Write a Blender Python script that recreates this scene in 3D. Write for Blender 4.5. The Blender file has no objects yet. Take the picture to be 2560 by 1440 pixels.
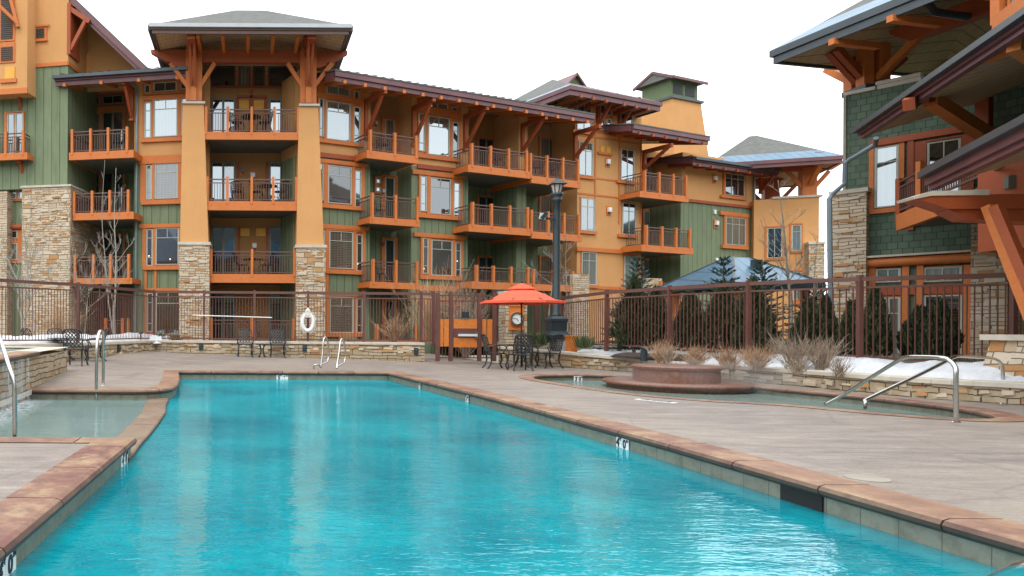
import bpy, bmesh, math, random
from mathutils import Vector, Matrix
from mathutils.geometry import delaunay_2d_cdt
R = math.radians
random.seed(7)
S = bpy.context.scene
C = S.collection

# ------------------------------------------------------------------ camera, sky, sun, exposure
CAMZ, FPX, CX, HY, ROLL = 1.2, 1750.0, 620.0, 818.0, 0.006
cd = bpy.data.cameras.new('camera'); cam = bpy.data.objects.new('camera', cd); C.objects.link(cam)
cam.matrix_world = Matrix.Translation((0, 0, CAMZ)) @ Matrix.Rotation(R(90), 4, 'X') @ Matrix.Rotation(ROLL, 4, 'Z')
cd.sensor_width = 36; cd.lens = 36 * FPX / 2560
cd.shift_x = (1280 - CX) / 2560; cd.shift_y = (HY - 720) / 2560
cd.clip_start = 0.05; cd.clip_end = 3000
S.camera = cam
SUN_EL, SUN_AZ = 58, 205
w = bpy.data.worlds.new('World'); S.world = w; w.use_nodes = True
nt = w.node_tree; bg = nt.nodes['Background']
sky = nt.nodes.new('ShaderNodeTexSky'); sky.sky_type = 'NISHITA'; sky.sun_disc = False
sky.sun_elevation = R(SUN_EL); sky.sun_rotation = R(SUN_AZ)
hs = nt.nodes.new('ShaderNodeHueSaturation'); hs.inputs['Saturation'].default_value = 0.25
mx = nt.nodes.new('ShaderNodeMix'); mx.data_type = 'RGBA'; mx.inputs[0].default_value = 0.85
mx.inputs[7].default_value = (10.4, 10.7, 11.0, 1)
nt.links.new(sky.outputs[0], hs.inputs['Color']); nt.links.new(hs.outputs[0], mx.inputs[6])
nt.links.new(mx.outputs[2], bg.inputs['Color']); bg.inputs['Strength'].default_value = 0.15
sl = bpy.data.lights.new('sun', 'SUN'); so = bpy.data.objects.new('sun', sl); C.objects.link(so)
sl.energy = .8; sl.angle = R(20); sl.color = (1, 0.95, 0.87)
so.rotation_euler = (R(90 - SUN_EL), 0, R(-28))
S.view_settings.view_transform = 'Standard'; S.view_settings.look = 'None'
S.view_settings.exposure = 0.64; S.view_settings.gamma = 1
S.render.engine = 'CYCLES'
S.cycles.max_bounces = 6; S.cycles.transparent_max_bounces = 12

# ------------------------------------------------------------------ placing: a pixel of the photograph seen on a known plane of the place
def ray(x, y):
    dx, dy = x - CX, y - HY
    a = dx * math.cos(ROLL) + dy * math.sin(ROLL); b = -dx * math.sin(ROLL) + dy * math.cos(ROLL)
    return a / FPX, -b / FPX
def at(x, y, Y):
    rx, rz = ray(x, y); return Vector((rx * Y, Y, CAMZ + rz * Y))
def gnd(x, y, z=0.0):
    rx, rz = ray(x, y); t = (z - CAMZ) / rz; return Vector((rx * t, t, z))
class Fr:
    """vertical plane of a facade: s runs along it, d out of it, z up"""
    def __init__(s, x, y, deg):
        s.p = Vector((x, y)); a = R(deg); s.u = Vector((math.cos(a), math.sin(a))); s.n = Vector((math.sin(a), -math.cos(a)))
    def hit(s, x, y, d=0):
        rx, rz = ray(x, y); r = Vector((rx, 1)); t = (s.p + s.n * d).dot(s.n) / r.dot(s.n)
        return (r * t - s.p).dot(s.u), CAMZ + rz * t
    def S(s, x, d=0, y=500): return s.hit(x, y, d)[0]
    def Z(s, x, y, d=0): return s.hit(x, y, d)[1]
    def P(s, a, d, z):
        q = s.p + s.u * a + s.n * d; return Vector((q.x, q.y, z))
    def rect(s, x0, y0, x1, y1, d=0):
        ym = (y0 + y1) / 2; xm = (x0 + x1) / 2
        return s.hit(x0, ym, d)[0], s.hit(x1, ym, d)[0], s.hit(xm, y1, d)[1], s.hit(xm, y0, d)[1]

# ------------------------------------------------------------------ materials
def nod(m): return m.node_tree.nodes, m.node_tree.links
class G:
    """tiny node graph helper"""
    def __init__(s, name):
        s.m = bpy.data.materials.new(name); s.m.use_nodes = True
        s.N, s.L = nod(s.m); s.b = s.N['Principled BSDF']; s.out = s.N['Material Output']
        s.tc = s.N.new('ShaderNodeTexCoord')
    def n(s, t, **k):
        q = s.N.new(t)
        for a, v in k.items():
            if hasattr(q, a) and not a.startswith('i_'): setattr(q, a, v)
            else: q.inputs[a[2:].replace('_', ' ')].default_value = v
        return q
    def l(s, a, b): s.L.new(a, b)
    def uv(s, sc=(1, 1, 1), coord='UV', rot=0):
        mp = s.n('ShaderNodeMapping'); mp.inputs['Scale'].default_value = sc; mp.inputs['Rotation'].default_value = (0, 0, rot)
        s.l(s.tc.outputs[coord], mp.inputs[0]); return mp.outputs[0]
    def noise(s, vec, scale=5, detail=4, rough=.55):
        q = s.n('ShaderNodeTexNoise'); q.inputs['Scale'].default_value = scale; q.inputs['Detail'].default_value = detail
        q.inputs['Roughness'].default_value = rough; s.l(vec, q.inputs['Vector']); return q.outputs[0]
    def ramp(s, fac, stops, interp='LINEAR'):
        q = s.n('ShaderNodeValToRGB'); cr = q.color_ramp; cr.interpolation = interp
        while len(cr.elements) < len(stops): cr.elements.new(.5)
        for e, (p, c) in zip(cr.elements, stops):
            e.position = p; e.color = (*c, 1) if len(c) == 3 else c
        s.l(fac, q.inputs[0]); return q.outputs[0]
    def mix(s, f, a, b, mode='MIX'):
        q = s.n('ShaderNodeMix'); q.data_type = 'RGBA'; q.blend_type = mode
        for v, i in ((f, 0), (a, 6), (b, 7)):
            if isinstance(v, (int, float)): q.inputs[i].default_value = v
            elif isinstance(v, tuple): q.inputs[i].default_value = (*v, 1) if len(v) == 3 else v
            else: s.l(v, q.inputs[i])
        return q.outputs[2]
    def math(s, op, a, b=None, c=None):
        q = s.n('ShaderNodeMath'); q.operation = op
        for i, v in enumerate((a, b, c)):
            if v is None: continue
            if isinstance(v, (int, float)): q.inputs[i].default_value = v
            else: s.l(v, q.inputs[i])
        return q.outputs[0]
    def bump(s, h, st=.3, dist=.02):
        q = s.n('ShaderNodeBump'); q.inputs['Strength'].default_value = st; q.inputs['Distance'].default_value = dist
        s.l(h, q.inputs['Height']); s.l(q.outputs[0], s.b.inputs['Normal']); return q.outputs[0]
    def done(s, col=None, rough=.7, metal=0, spec=None):
        if col is not None:
            if isinstance(col, tuple): s.b.inputs['Base Color'].default_value = (*col, 1)
            else: s.l(col, s.b.inputs['Base Color'])
        if isinstance(rough, (int, float)): s.b.inputs['Roughness'].default_value = rough
        else: s.l(rough, s.b.inputs['Roughness'])
        s.b.inputs['Metallic'].default_value = metal
        if spec is not None: s.b.inputs['Specular IOR Level'].default_value = spec
        return s.m
def sc3(c, k): return tuple(min(1, v * k) for v in c)
def plain(name, c, rough=.6, var=.15, scale=3, metal=0, bump=0, stretch=(1, 1, 1), spec=None):
    g = G(name); v = g.uv(stretch); nz = g.noise(v, scale, 5, .6)
    col = g.ramp(nz, [(.3, sc3(c, 1 - var)), (.7, sc3(c, 1 + var))])
    if bump: g.bump(g.noise(v, scale * 9, 3), bump, .01)
    return g.done(col, rough, metal, spec)
M = {}
def stucco(name, c):
    g = G(name); v = g.uv()
    big = g.noise(v, .5, 5, .65); fine = g.noise(v, 35, 3, .7)
    st = g.noise(g.uv((2.2, .25, 1)), 1.2, 4, .7)
    col = g.ramp(big, [(.3, sc3(c, .86)), (.7, sc3(c, 1.12))])
    col = g.mix(g.math('MULTIPLY', st, .6), col, sc3(c, .70))
    col = g.mix(.35, col, g.ramp(fine, [(.3, sc3(c, .8)), (.7, sc3(c, 1.2))]))
    g.bump(fine, .35, .012); return g.done(col, .9, 0, .2)
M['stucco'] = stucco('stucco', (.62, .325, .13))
M['stucco_shade'] = stucco('stucco_shaded', (.42, .215, .085))  # same stucco darkened for recess walls, their shade put into the colour
def timber(name, c, c2):
    g = G(name); v = g.uv(); 
    grain = g.noise(g.uv((3, 3, 1)), 2.5, 6, .7); blot = g.noise(v, 1.3, 4, .6)
    col = g.mix(blot, c, c2); col = g.mix(g.ramp(grain, [(.35, (.0,) * 3), (.75, (.55,) * 3)]), col, sc3(c, .55))
    kn = g.n('ShaderNodeTexVoronoi'); kn.inputs['Scale'].default_value = 3.2; g.l(v, kn.inputs['Vector'])
    col = g.mix(g.ramp(kn.outputs['Distance'], [(.03, (.7,) * 3), (.09, (0,) * 3)]), col, sc3(c, .3))
    g.bump(grain, .25, .01); return g.done(col, .62)
M['timber'] = timber('cedar timber', (.66, .2, .042), (.52, .135, .026))
M['timber_red'] = timber('dark cedar timber', (.40, .085, .022), (.31, .06, .016))
M['timber_light'] = timber('gate boards', (.62, .17, .025), (.68, .23, .04))
g = G('green board siding'); v = g.uv()
sep = g.n('ShaderNodeSeparateXYZ'); g.l(g.tc.outputs['UV'], sep.inputs[0])
fr = g.math('FRACT', g.math('MULTIPLY', sep.outputs[0], 2.5))
bat = g.math('GREATER_THAN', fr, .86); edge = g.math('GREATER_THAN', g.math('ABSOLUTE', g.math('SUBTRACT', fr, .86)), .03)
nz = g.noise(g.uv((3, .4, 1)), 2, 5, .65)
col = g.ramp(nz, [(.3, (.125, .165, .088)), (.7, (.185, .23, .13))])
wn = g.n('ShaderNodeTexWhiteNoise'); wn.noise_dimensions = '1D'; g.l(g.math('FLOOR', g.math('MULTIPLY', sep.outputs[0], 2.5)), wn.inputs['W'])
col = g.mix(g.math('MULTIPLY', wn.outputs[0], .22), col, (.25, .30, .18))
col = g.mix(edge, (.035, .05, .028), col); g.bump(bat, .8, .03)
M['siding'] = g.done(col, .75)
M['siding_plain'] = plain('green paint', (.12, .165, .08), .75, .12, 4)
g = G('green shingles'); v = g.uv()
def brick(g, vec, w_, h_, mortar=.01, off=.5, c1=(0, 0, 0), c2=(1, 1, 1), cm=(.5, .5, .5), bias=0, smooth=.1, freq=2, sq=1, sqf=2):
    q = g.n('ShaderNodeTexBrick'); q.offset = off; q.offset_frequency = freq; q.squash = sq; q.squash_frequency = sqf
    q.inputs['Color1'].default_value = (*c1, 1); q.inputs['Color2'].default_value = (*c2, 1); q.inputs['Mortar'].default_value = (*cm, 1)
    q.inputs['Scale'].default_value = 1; q.inputs['Mortar Size'].default_value = mortar; q.inputs['Mortar Smooth'].default_value = smooth
    q.inputs['Bias'].default_value = bias; q.inputs['Brick Width'].default_value = w_; q.inputs['Row Height'].default_value = h_
    g.l(vec, q.inputs['Vector']); return q
b = brick(g, v, .24, .2, .008, .43)
col = g.ramp(b.outputs[0], [(0, (.065, .105, .07)), (1, (.105, .155, .105))]); col = g.mix(b.outputs['Fac'], col, (.018, .03, .02))
col = g.mix(g.math('MULTIPLY', g.noise(v, 2), .3), col, (.1, .14, .1)); g.bump(g.math('SUBTRACT', 1, b.outputs['Fac']), .6, .015)
M['shingle_wall'] = g.done(col, .8)
def stone(name, base_cols, w_=.42, h_=.105, dist=.05, mort=(.10, .08, .06)):
    g = G(name); v = g.uv()
    nzc = g.n('ShaderNodeTexNoise'); nzc.inputs['Scale'].default_value = 2.6; nzc.inputs['Detail'].default_value = 3; g.l(v, nzc.inputs['Vector'])
    sub = g.n('ShaderNodeVectorMath'); sub.operation = 'SUBTRACT'; sub.inputs[1].default_value = (.5, .5, .5); g.l(nzc.outputs['Color'], sub.inputs[0])
    sc = g.n('ShaderNodeVectorMath'); sc.operation = 'SCALE'; sc.inputs['Scale'].default_value = dist * 2; g.l(sub.outputs[0], sc.inputs[0])
    ad = g.n('ShaderNodeVectorMath'); ad.operation = 'ADD'; g.l(v, ad.inputs[0]); g.l(sc.outputs[0], ad.inputs[1])
    b1 = brick(g, ad.outputs[0], w_, h_, .011, .37, smooth=.3, sq=.6, sqf=3)
    b2 = brick(g, ad.outputs[0], w_ * 1.5, h_ * 2, .013, .61, smooth=.3, sq=.7, sqf=2)
    pick = g.math('GREATER_THAN', g.noise(v, 1.1, 1), .56)
    val = g.mix(pick, b1.outputs[0], b2.outputs[0]); fac = g.mix(pick, b1.outputs['Fac'], b2.outputs['Fac'])
    col = g.ramp(val, base_cols)
    col = g.mix(g.math('MULTIPLY', g.noise(v, 9, 5, .7), .45), col, sc3(base_cols[0][1], .62))
    col = g.mix(fac, col, mort)
    h = g.math('ADD', g.math('MULTIPLY', g.math('SUBTRACT', 1, fac), 1.2), g.math('ADD', g.math('MULTIPLY', val, .9), g.math('MULTIPLY', g.noise(v, 14, 4), .5)))
    g.bump(h, .9, .035); return g.done(col, .88, 0, .25)
M['stone'] = stone('ledge stone', [(0, (.50, .37, .24)), (.3, (.60, .49, .36)), (.62, (.66, .57, .45)), (.84, (.56, .45, .32)), (.91, (.46, .20, .06)), (1, (.50, .30, .13))], mort=(.2, .15, .1))
M['stone_wall'] = stone('wall stone', [(0, (.36, .27, .16)), (.35, (.45, .36, .25)), (.7, (.52, .44, .33)), (.88, (.4, .29, .17)), (1, (.42, .19, .06))], .5, .11, .05, (.11, .08, .05))
M['cap'] = plain('cap stone', (.52, .47, .39), .8, .14, 3, bump=.2)
g = G('maroon metal'); v = g.uv(); M['maroon'] = g.done(g.ramp(g.noise(v, 1.2, 4), [(.3, (.115, .042, .048)), (.7, (.17, .068, .072))]), .45)
M['gutter'] = plain('dark gutter', (.06, .075, .085), .4, .15, 2, metal=.3)
M['pipe'] = plain('downspout metal', (.19, .24, .27), .4, .1, 2, metal=.3)
M['flash'] = plain('pale flashing', (.42, .45, .47), .5, .06, 2)
g = G('roof shingles'); v = g.uv(); b = brick(g, v, .3, .14, .006)
M['roof'] = g.done(g.mix(g.noise(v, 6, 5, .7), g.ramp(b.outputs[0], [(0, (.055, .06, .06)), (1, (.12, .125, .12))]), (.15, .155, .14)), .9)
g = G('standing seam roof'); sep = g.n('ShaderNodeSeparateXYZ'); g.l(g.tc.outputs['UV'], sep.inputs[0])
fr = g.math('FRACT', g.math('MULTIPLY', sep.outputs[0], 2.2)); sm = g.math('GREATER_THAN', fr, .92)
g.bump(sm, 1, .04); M['metalroof'] = g.done(g.mix(sm, g.ramp(g.noise(g.uv(), 1.2, 4), [(.3, (.075, .155, .24)), (.7, (.11, .22, .31))]), (.05, .08, .12)), .35, .4)
g = G('soffit boards'); sep = g.n('ShaderNodeSeparateXYZ'); g.l(g.tc.outputs['UV'], sep.inputs[0])
fr = g.math('FRACT', g.math('MULTIPLY', sep.outputs[1], 3)); M['soffit'] = g.done(g.mix(g.math('GREATER_THAN', fr, .95), g.ramp(g.noise(g.uv((6, 1, 1)), 2), [(.3, (.42, .28, .15)), (.7, (.55, .39, .23))]), (.06, .035, .02)), .8)
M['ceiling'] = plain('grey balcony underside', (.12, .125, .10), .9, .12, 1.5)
M['slab'] = plain('balcony slab edge', (.30, .27, .22), .85, .15, 3)
M['frame'] = plain('window frame', (.42, .43, .36), .5, .06, 3)
M['frame_dk'] = plain('door frame', (.20, .19, .15), .5, .06, 3)
def glass(name, base, refl, blinds=False, tint=(.80, .90, .95)):
    g = G(name); v = g.uv()
    df = g.n('ShaderNodeBsdfDiffuse'); gl = g.n('ShaderNodeBsdfGlossy'); gl.inputs['Color'].default_value = (*tint, 1); gl.inputs['Roughness'].default_value = .03
    sep = g.n('ShaderNodeSeparateXYZ'); g.l(g.tc.outputs['UV'], sep.inputs[0])
    col = g.ramp(g.noise(v, .8, 3), [(.35, sc3(base, .5)), (.65, sc3(base, 1.6))])
    oi = g.n('ShaderNodeObjectInfo'); fold = g.math('FRACT', g.math('MULTIPLY', sep.outputs[0], 6.5)); cur = g.mix(fold, (.10, .095, .075), (.24, .22, .18))
    col = g.mix(g.math('MULTIPLY', g.math('GREATER_THAN', oi.outputs['Random'], .62), .8), col, cur)
    if blinds:
        fr = g.math('FRACT', g.math('MULTIPLY', sep.outputs[1], 13)); col = g.mix(g.math('GREATER_THAN', fr, .55), col, (.085, .05, .03))
    g.l(col, df.inputs['Color'])
    bp = g.n('ShaderNodeBump'); bp.inputs['Strength'].default_value = .08; bp.inputs['Distance'].default_value = .02; g.l(g.noise(v, .9, 2), bp.inputs['Height']); g.l(bp.outputs[0], gl.inputs['Normal'])
    lw = g.n('ShaderNodeFresnel'); lw.inputs['IOR'].default_value = 1.5
    fac = g.math('MULTIPLY', g.math('ADD', g.math('MULTIPLY', lw.outputs[0], .8), refl), g.math('ADD', .75, g.math('MULTIPLY', g.math('FRACT', g.math('MULTIPLY', oi.outputs['Random'], 7.3)), .5)))
    ms = g.n('ShaderNodeMixShader'); g.l(fac, ms.inputs[0]); g.l(df.outputs[0], ms.inputs[1]); g.l(gl.outputs[0], ms.inputs[2]); g.l(ms.outputs[0], g.out.inputs[0])
    return g.m
M['glass'] = glass('window glass', (.02, .022, .022), .27)
M['glass_blind'] = glass('window glass over blinds', (.03, .02, .015), .16, True)
M['glass_dark'] = glass('dark door glass', (.012, .016, .018), .12)
M['glass_lit'] = glass('curtained glass', (.12, .16, .14), .2)
M['rail'] = plain('brown rail metal', (.115, .058, .045), .45, .12, 2)
M['fence'] = plain('brown fence metal', (.125, .05, .04), .5, .15, 2)
M['yellow'] = plain('yellow panel', (.75, .38, .06), .7, .1, 2)
M['louver'] = plain('dark louver', (.04, .05, .045), .6, .1, 2)
# deck, pool
g = G('stamped concrete'); v = g.uv(coord='Object')
a = g.noise(g.uv((.8, 2.4, 1), 'Object', .22), 1.3, 10, .78); b_ = g.noise(v, .35, 4, .6); c_ = g.noise(g.uv((.55, 3.4, 1), 'Object', -.1), 2.2, 8, .8); f_ = g.noise(v, 38, 4, .75); l_ = g.noise(v, 2.1, 7, .75)
col = g.ramp(a, [(.32, (.075, .058, .055)), (.44, (.165, .132, .115)), (.55, (.235, .195, .165)), (.68, (.36, .315, .27))])
col = g.mix(g.ramp(b_, [(.42, (0,) * 3), (.62, (.6,) * 3)]), col, (.33, .275, .215))
col = g.mix(g.ramp(c_, [(.5, (0,) * 3), (.66, (.6,) * 3)]), col, (.15, .125, .13))
col = g.mix(g.ramp(l_, [(.56, (0,) * 3), (.7, (.6,) * 3)]), col, (.33, .29, .245))
col = g.mix(.3, col, g.ramp(f_, [(.3, (.07, .06, .06)), (.7, (.4, .355, .31))]))
mu = g.n('ShaderNodeTexVoronoi'); mu.feature = 'DISTANCE_TO_EDGE'; mu.inputs['Scale'].default_value = .42; g.l(g.uv(coord='Object', rot=.3), mu.inputs['Vector'])
col = g.mix(g.ramp(mu.outputs['Distance'], [(.0, (.28,) * 3), (.008, (0,) * 3)]), col, (.07, .06, .065))
jt = g.n('ShaderNodeSeparateXYZ'); g.l(g.uv(coord='Object', rot=.0), jt.inputs[0]); jf = g.math('FRACT', g.math('MULTIPLY', jt.outputs[1], .29))
col = g.mix(g.math('MULTIPLY', g.math('LESS_THAN', jf, .004), .7), col, (.05, .045, .045))
g.bump(g.math('ADD', a, g.math('MULTIPLY', f_, .25)), .5, .015)
M['deck'] = g.done(col, g.ramp(c_, [(.3, (.42,) * 3), (.7, (.8,) * 3)]))
def coping_mat(name, a, b, c):
    jit = True
    g = G(name); v = g.uv(coord='Object'); n1 = g.noise(v, 1.9, 6, .7); n2 = g.noise(v, 5, 7, .8)
    col = g.ramp(n1, [(.38, a), (.52, b), (.62, c)]); col = g.mix(g.ramp(n2, [(.45, (0,) * 3), (.65, (.6,) * 3)]), col, sc3(a, .4)); n3 = g.noise(v, 3.1, 6, .7); col = g.mix(g.ramp(n3, [(.5, (0,) * 3), (.7, (.6,) * 3)]), col, sc3(c, 1.25))
    ge = g.n('ShaderNodeNewGeometry'); col = g.mix(g.math('MULTIPLY', ge.outputs['Random Per Island'], .5), col, c)
    sp = g.n('ShaderNodeSeparateXYZ'); g.l(ge.outputs['Normal'], sp.inputs[0]); dirt = g.ramp(g.math('ADD', sp.outputs[2], g.math('MULTIPLY', g.math('SUBTRACT', n2, .5), 1.2)), [(.35, (.8,) * 3), (.85, (0,) * 3)]); col = g.mix(dirt, col, (.035, .025, .02))
    g.bump(n2, .3, .01); return g.done(col, .6)
M['coping'] = coping_mat('red coping stone', (.15, .05, .042), (.215, .105, .07), (.33, .215, .125))
M['coping_tan'] = coping_mat('tan ledge stone', (.15, .09, .06), (.20, .13, .085), (.22, .16, .11))
g = G('waterline tile'); v = g.uv(); b = brick(g, v, .3, .3, .004, 0, cm=(.2, .2, .2))
vo = g.n('ShaderNodeTexVoronoi'); vo.inputs['Scale'].default_value = 2.0; g.l(v, vo.inputs['Vector'])
col = g.ramp(g.noise(v, 6, 5, .7), [(.3, (.13, .12, .08)), (.55, (.22, .21, .16)), (.75, (.17, .2, .17))]); col = g.mix(b.outputs['Fac'], col, (.09, .08, .06))
col = g.mix(g.ramp(vo.outputs['Distance'], [(.04, (.8,) * 3), (.1, (0,) * 3)]), col, (.12, .06, .03))
M['tile'] = g.done(col, .35)
M['plaster'] = plain('pool plaster', (.03, .42, .50), .7, .12, .8)
M['plaster_pale'] = plain('pale basin plaster', (.30, .36, .32), .7, .15, 1)
def water(name, body_a, body_b, clear, refl, bscale=1.0, bst=.3, stretch=(.55, 1.25, 1), tint=(.8, .95, 1)):
    g = G(name); v = g.uv(stretch, 'Object')
    n1 = g.noise(v, 2.2 * bscale, 4, .6); n2 = g.noise(v, 9 * bscale, 3, .6); big = g.noise(g.uv(coord='Object'), .55, 5, .65)
    df = g.n('ShaderNodeBsdfDiffuse'); g.l(g.ramp(g.math('ADD', g.math('MULTIPLY', big, .75), g.math('MULTIPLY', n2, .25)), [(.36, body_a), (.64, body_b)]), df.inputs['Color'])
    tr = g.n('ShaderNodeBsdfTransparent'); tr.inputs['Color'].default_value = (.7, .95, .97, 1)
    m1 = g.n('ShaderNodeMixShader'); m1.inputs[0].default_value = clear; g.l(df.outputs[0], m1.inputs[1]); g.l(tr.outputs[0], m1.inputs[2])
    gl = g.n('ShaderNodeBsdfGlossy'); gl.inputs['Roughness'].default_value = .04; gl.inputs['Color'].default_value = (*tint, 1)
    bp = g.n('ShaderNodeBump'); bp.inputs['Strength'].default_value = bst; bp.inputs['Distance'].default_value = .03
    g.l(g.math('ADD', n1, g.math('MULTIPLY', n2, .35)), bp.inputs['Height']); g.l(bp.outputs[0], gl.inputs['Normal'])
    fn = g.n('ShaderNodeFresnel'); fn.inputs['IOR'].default_value = 1.33; g.l(bp.outputs[0], fn.inputs['Normal'])
    fac = g.math('MINIMUM', g.math('MULTIPLY', fn.outputs[0], refl), .40)
    m2 = g.n('ShaderNodeMixShader'); g.l(fac, m2.inputs[0]); g.l(m1.outputs[0], m2.inputs[1]); g.l(gl.outputs[0], m2.inputs[2]); g.l(m2.outputs[0], g.out.inputs[0])
    return g.m
M['water'] = water('pool water', (.0, .20, .265), (.003, .39, .45), .2, 1.4, 1.1, .42)
M['water_pale'] = water('shallow water', (.19, .27, .25), (.26, .35, .33), .3, .8)
M['water_tub'] = water('hot tub water', (.17, .24, .21), (.25, .31, .28), .25, .9, 1.4)
g = G('white foam'); v = g.uv(coord='Object'); sep = g.n('ShaderNodeSeparateXYZ'); g.l(g.tc.outputs['UV'], sep.inputs[0])
tr = g.n('ShaderNodeBsdfTransparent'); df = g.n('ShaderNodeBsdfDiffuse'); df.inputs['Color'].default_value = (.8, .85, .88, 1); ms = g.n('ShaderNodeMixShader')
at_ = g.n('ShaderNodeAttribute'); at_.attribute_name = 'fade'
g.l(g.math('MULTIPLY', g.ramp(g.noise(g.uv((3, 2.2, 1), 'Object'), 4, 6, .75), [(.38, (0,) * 3), (.62, (1,) * 3)]), at_.outputs['Fac']), ms.inputs[0]); g.l(tr.outputs[0], ms.inputs[1]); g.l(df.outputs[0], ms.inputs[2]); g.l(ms.outputs[0], g.out.inputs[0]); M['foam'] = g.m
g = G('falling water'); tr = g.n('ShaderNodeBsdfTransparent'); df = g.n('ShaderNodeBsdfDiffuse'); df.inputs['Color'].default_value = (.75, .8, .85, 1)
ms = g.n('ShaderNodeMixShader'); g.l(g.ramp(g.noise(g.uv((7, .5, 1)), 2, 4), [(.4, (.05,) * 3), (.75, (.6,) * 3)]), ms.inputs[0]); g.l(tr.outputs[0], ms.inputs[1]); g.l(df.outputs[0], ms.inputs[2]); g.l(ms.outputs[0], g.out.inputs[0]); M['fall'] = g.m
g = G('red granite'); v = g.uv(coord='Object'); n1 = g.noise(v, 14, 5, .8); n2 = g.noise(v, 2.5, 4, .6)
col = g.ramp(n1, [(.3, (.10, .045, .03)), (.5, (.2, .085, .055)), (.62, (.27, .13, .085)), (.74, (.42, .28, .2))]); M['fountain'] = g.done(g.mix(g.math('MULTIPLY', n2, .5), col, (.13, .065, .04)), .4)
g = G('steel'); M['steel'] = g.done((.55, .55, .53), .22, 1)
M['iron'] = plain('black cast iron', (.018, .022, .024), .42, .2, 5)
M['lamp_black'] = plain('lamp post black', (.016, .03, .036), .45, .2, 3)
M['concrete'] = plain('grey concrete', (.38, .38, .36), .85, .12, 3, bump=.2)
g = G('snow'); v = g.uv(coord='Object'); g.bump(g.noise(v, 5, 8, .7), .9, .07); M['snow'] = g.done(g.ramp(g.noise(v, 2, 3), [(.3, (.56, .60, .65)), (.6, (.70, .72, .75))]), .7)
g = G('mulch'); v = g.uv(coord='Object'); nz = g.noise(v, 14, 6, .8); g.bump(nz, .8, .04); M['mulch'] = g.done(g.ramp(nz, [(.35, (.025, .018, .015)), (.7, (.09, .06, .05))]), .95)
g = G('garden soil'); v = g.uv(coord='Object'); nz = g.noise(v, 3, 8, .75); M['soil'] = g.done(g.ramp(nz, [(.35, (.05, .045, .035)), (.5, (.12, .1, .07)), (.62, (.2, .17, .12)), (.7, (.6, .6, .6))]), .95)
g = G('pale bark'); v = g.uv((1, 3, 1)); nz = g.noise(v, 9, 4, .7); M['bark'] = g.done(g.ramp(nz, [(.36, (.08, .07, .055)), (.48, (.30, .28, .23)), (.8, (.46, .44, .38))]), .8)
M['bark_dk'] = plain('grey bark', (.13, .10, .08), .9, .3, 8)
def leafy(name, a, b, c):
    g = G(name); oi = g.n('ShaderNodeNewGeometry'); col = g.ramp(oi.outputs['Random Per Island'], [(0, a), (.6, b), (1, c)]); return g.done(col, .75, 0, .25)
M['arbor'] = leafy('arborvitae leaves', (.014, .024, .012), (.04, .06, .03), (.12, .12, .055))
M['spruce'] = leafy('blue spruce needles', (.02, .05, .045), (.045, .095, .085), (.09, .16, .145))
M['twig'] = leafy('dry tan twigs', (.32, .19, .1), (.46, .3, .18), (.55, .4, .26))
M['twig_grey'] = leafy('dry grey twigs', (.22, .165, .125), (.36, .28, .21), (.48, .4, .31))
M['grassy'] = leafy('green blades', (.04, .07, .03), (.09, .13, .05), (.2, .2, .1))
M['umbrella'] = plain('coral canvas', (.74, .105, .05), .85, .06, 2)
M['white'] = plain('white plastic', (.78, .79, .78), .5, .04, 3)
M['ink'] = plain('black numerals', (.012, .014, .02), .6, .1, 3)
M['rope'] = plain('white rope', (.7, .68, .62), .9, .1, 10)
M['hill'] = plain('dark forest slope', (.035, .05, .045), .95, .4, .03)
g = G('lit lamp'); g.b.inputs['Emission Color'].default_value = (1, .62, .25, 1); g.b.inputs['Emission Strength'].default_value = 1.6; M['lit'] = g.done((.9, .7, .4), .5)
M['lantern'] = plain('frosted lantern glass', (.55, .48, .43), .4, .1, 5)
M['lens'] = plain('pale lens', (.62, .68, .7), .3, .05, 4)

g = G('proud stones'); oi = g.n('ShaderNodeNewGeometry'); v = g.uv(); col = g.ramp(oi.outputs['Random Per Island'], [(0, (.62, .53, .41)), (.3, (.56, .46, .33)), (.5, (.66, .59, .48)), (.7, (.46, .35, .22)), (.82, (.50, .24, .08)), (1, (.42, .2, .09))])
nz = g.noise(v, 11, 5, .7); g.bump(nz, .6, .02); M['rock'] = g.done(g.mix(g.math('MULTIPLY', nz, .5), col, (.3, .22, .14)), .9, 0, .2)
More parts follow.
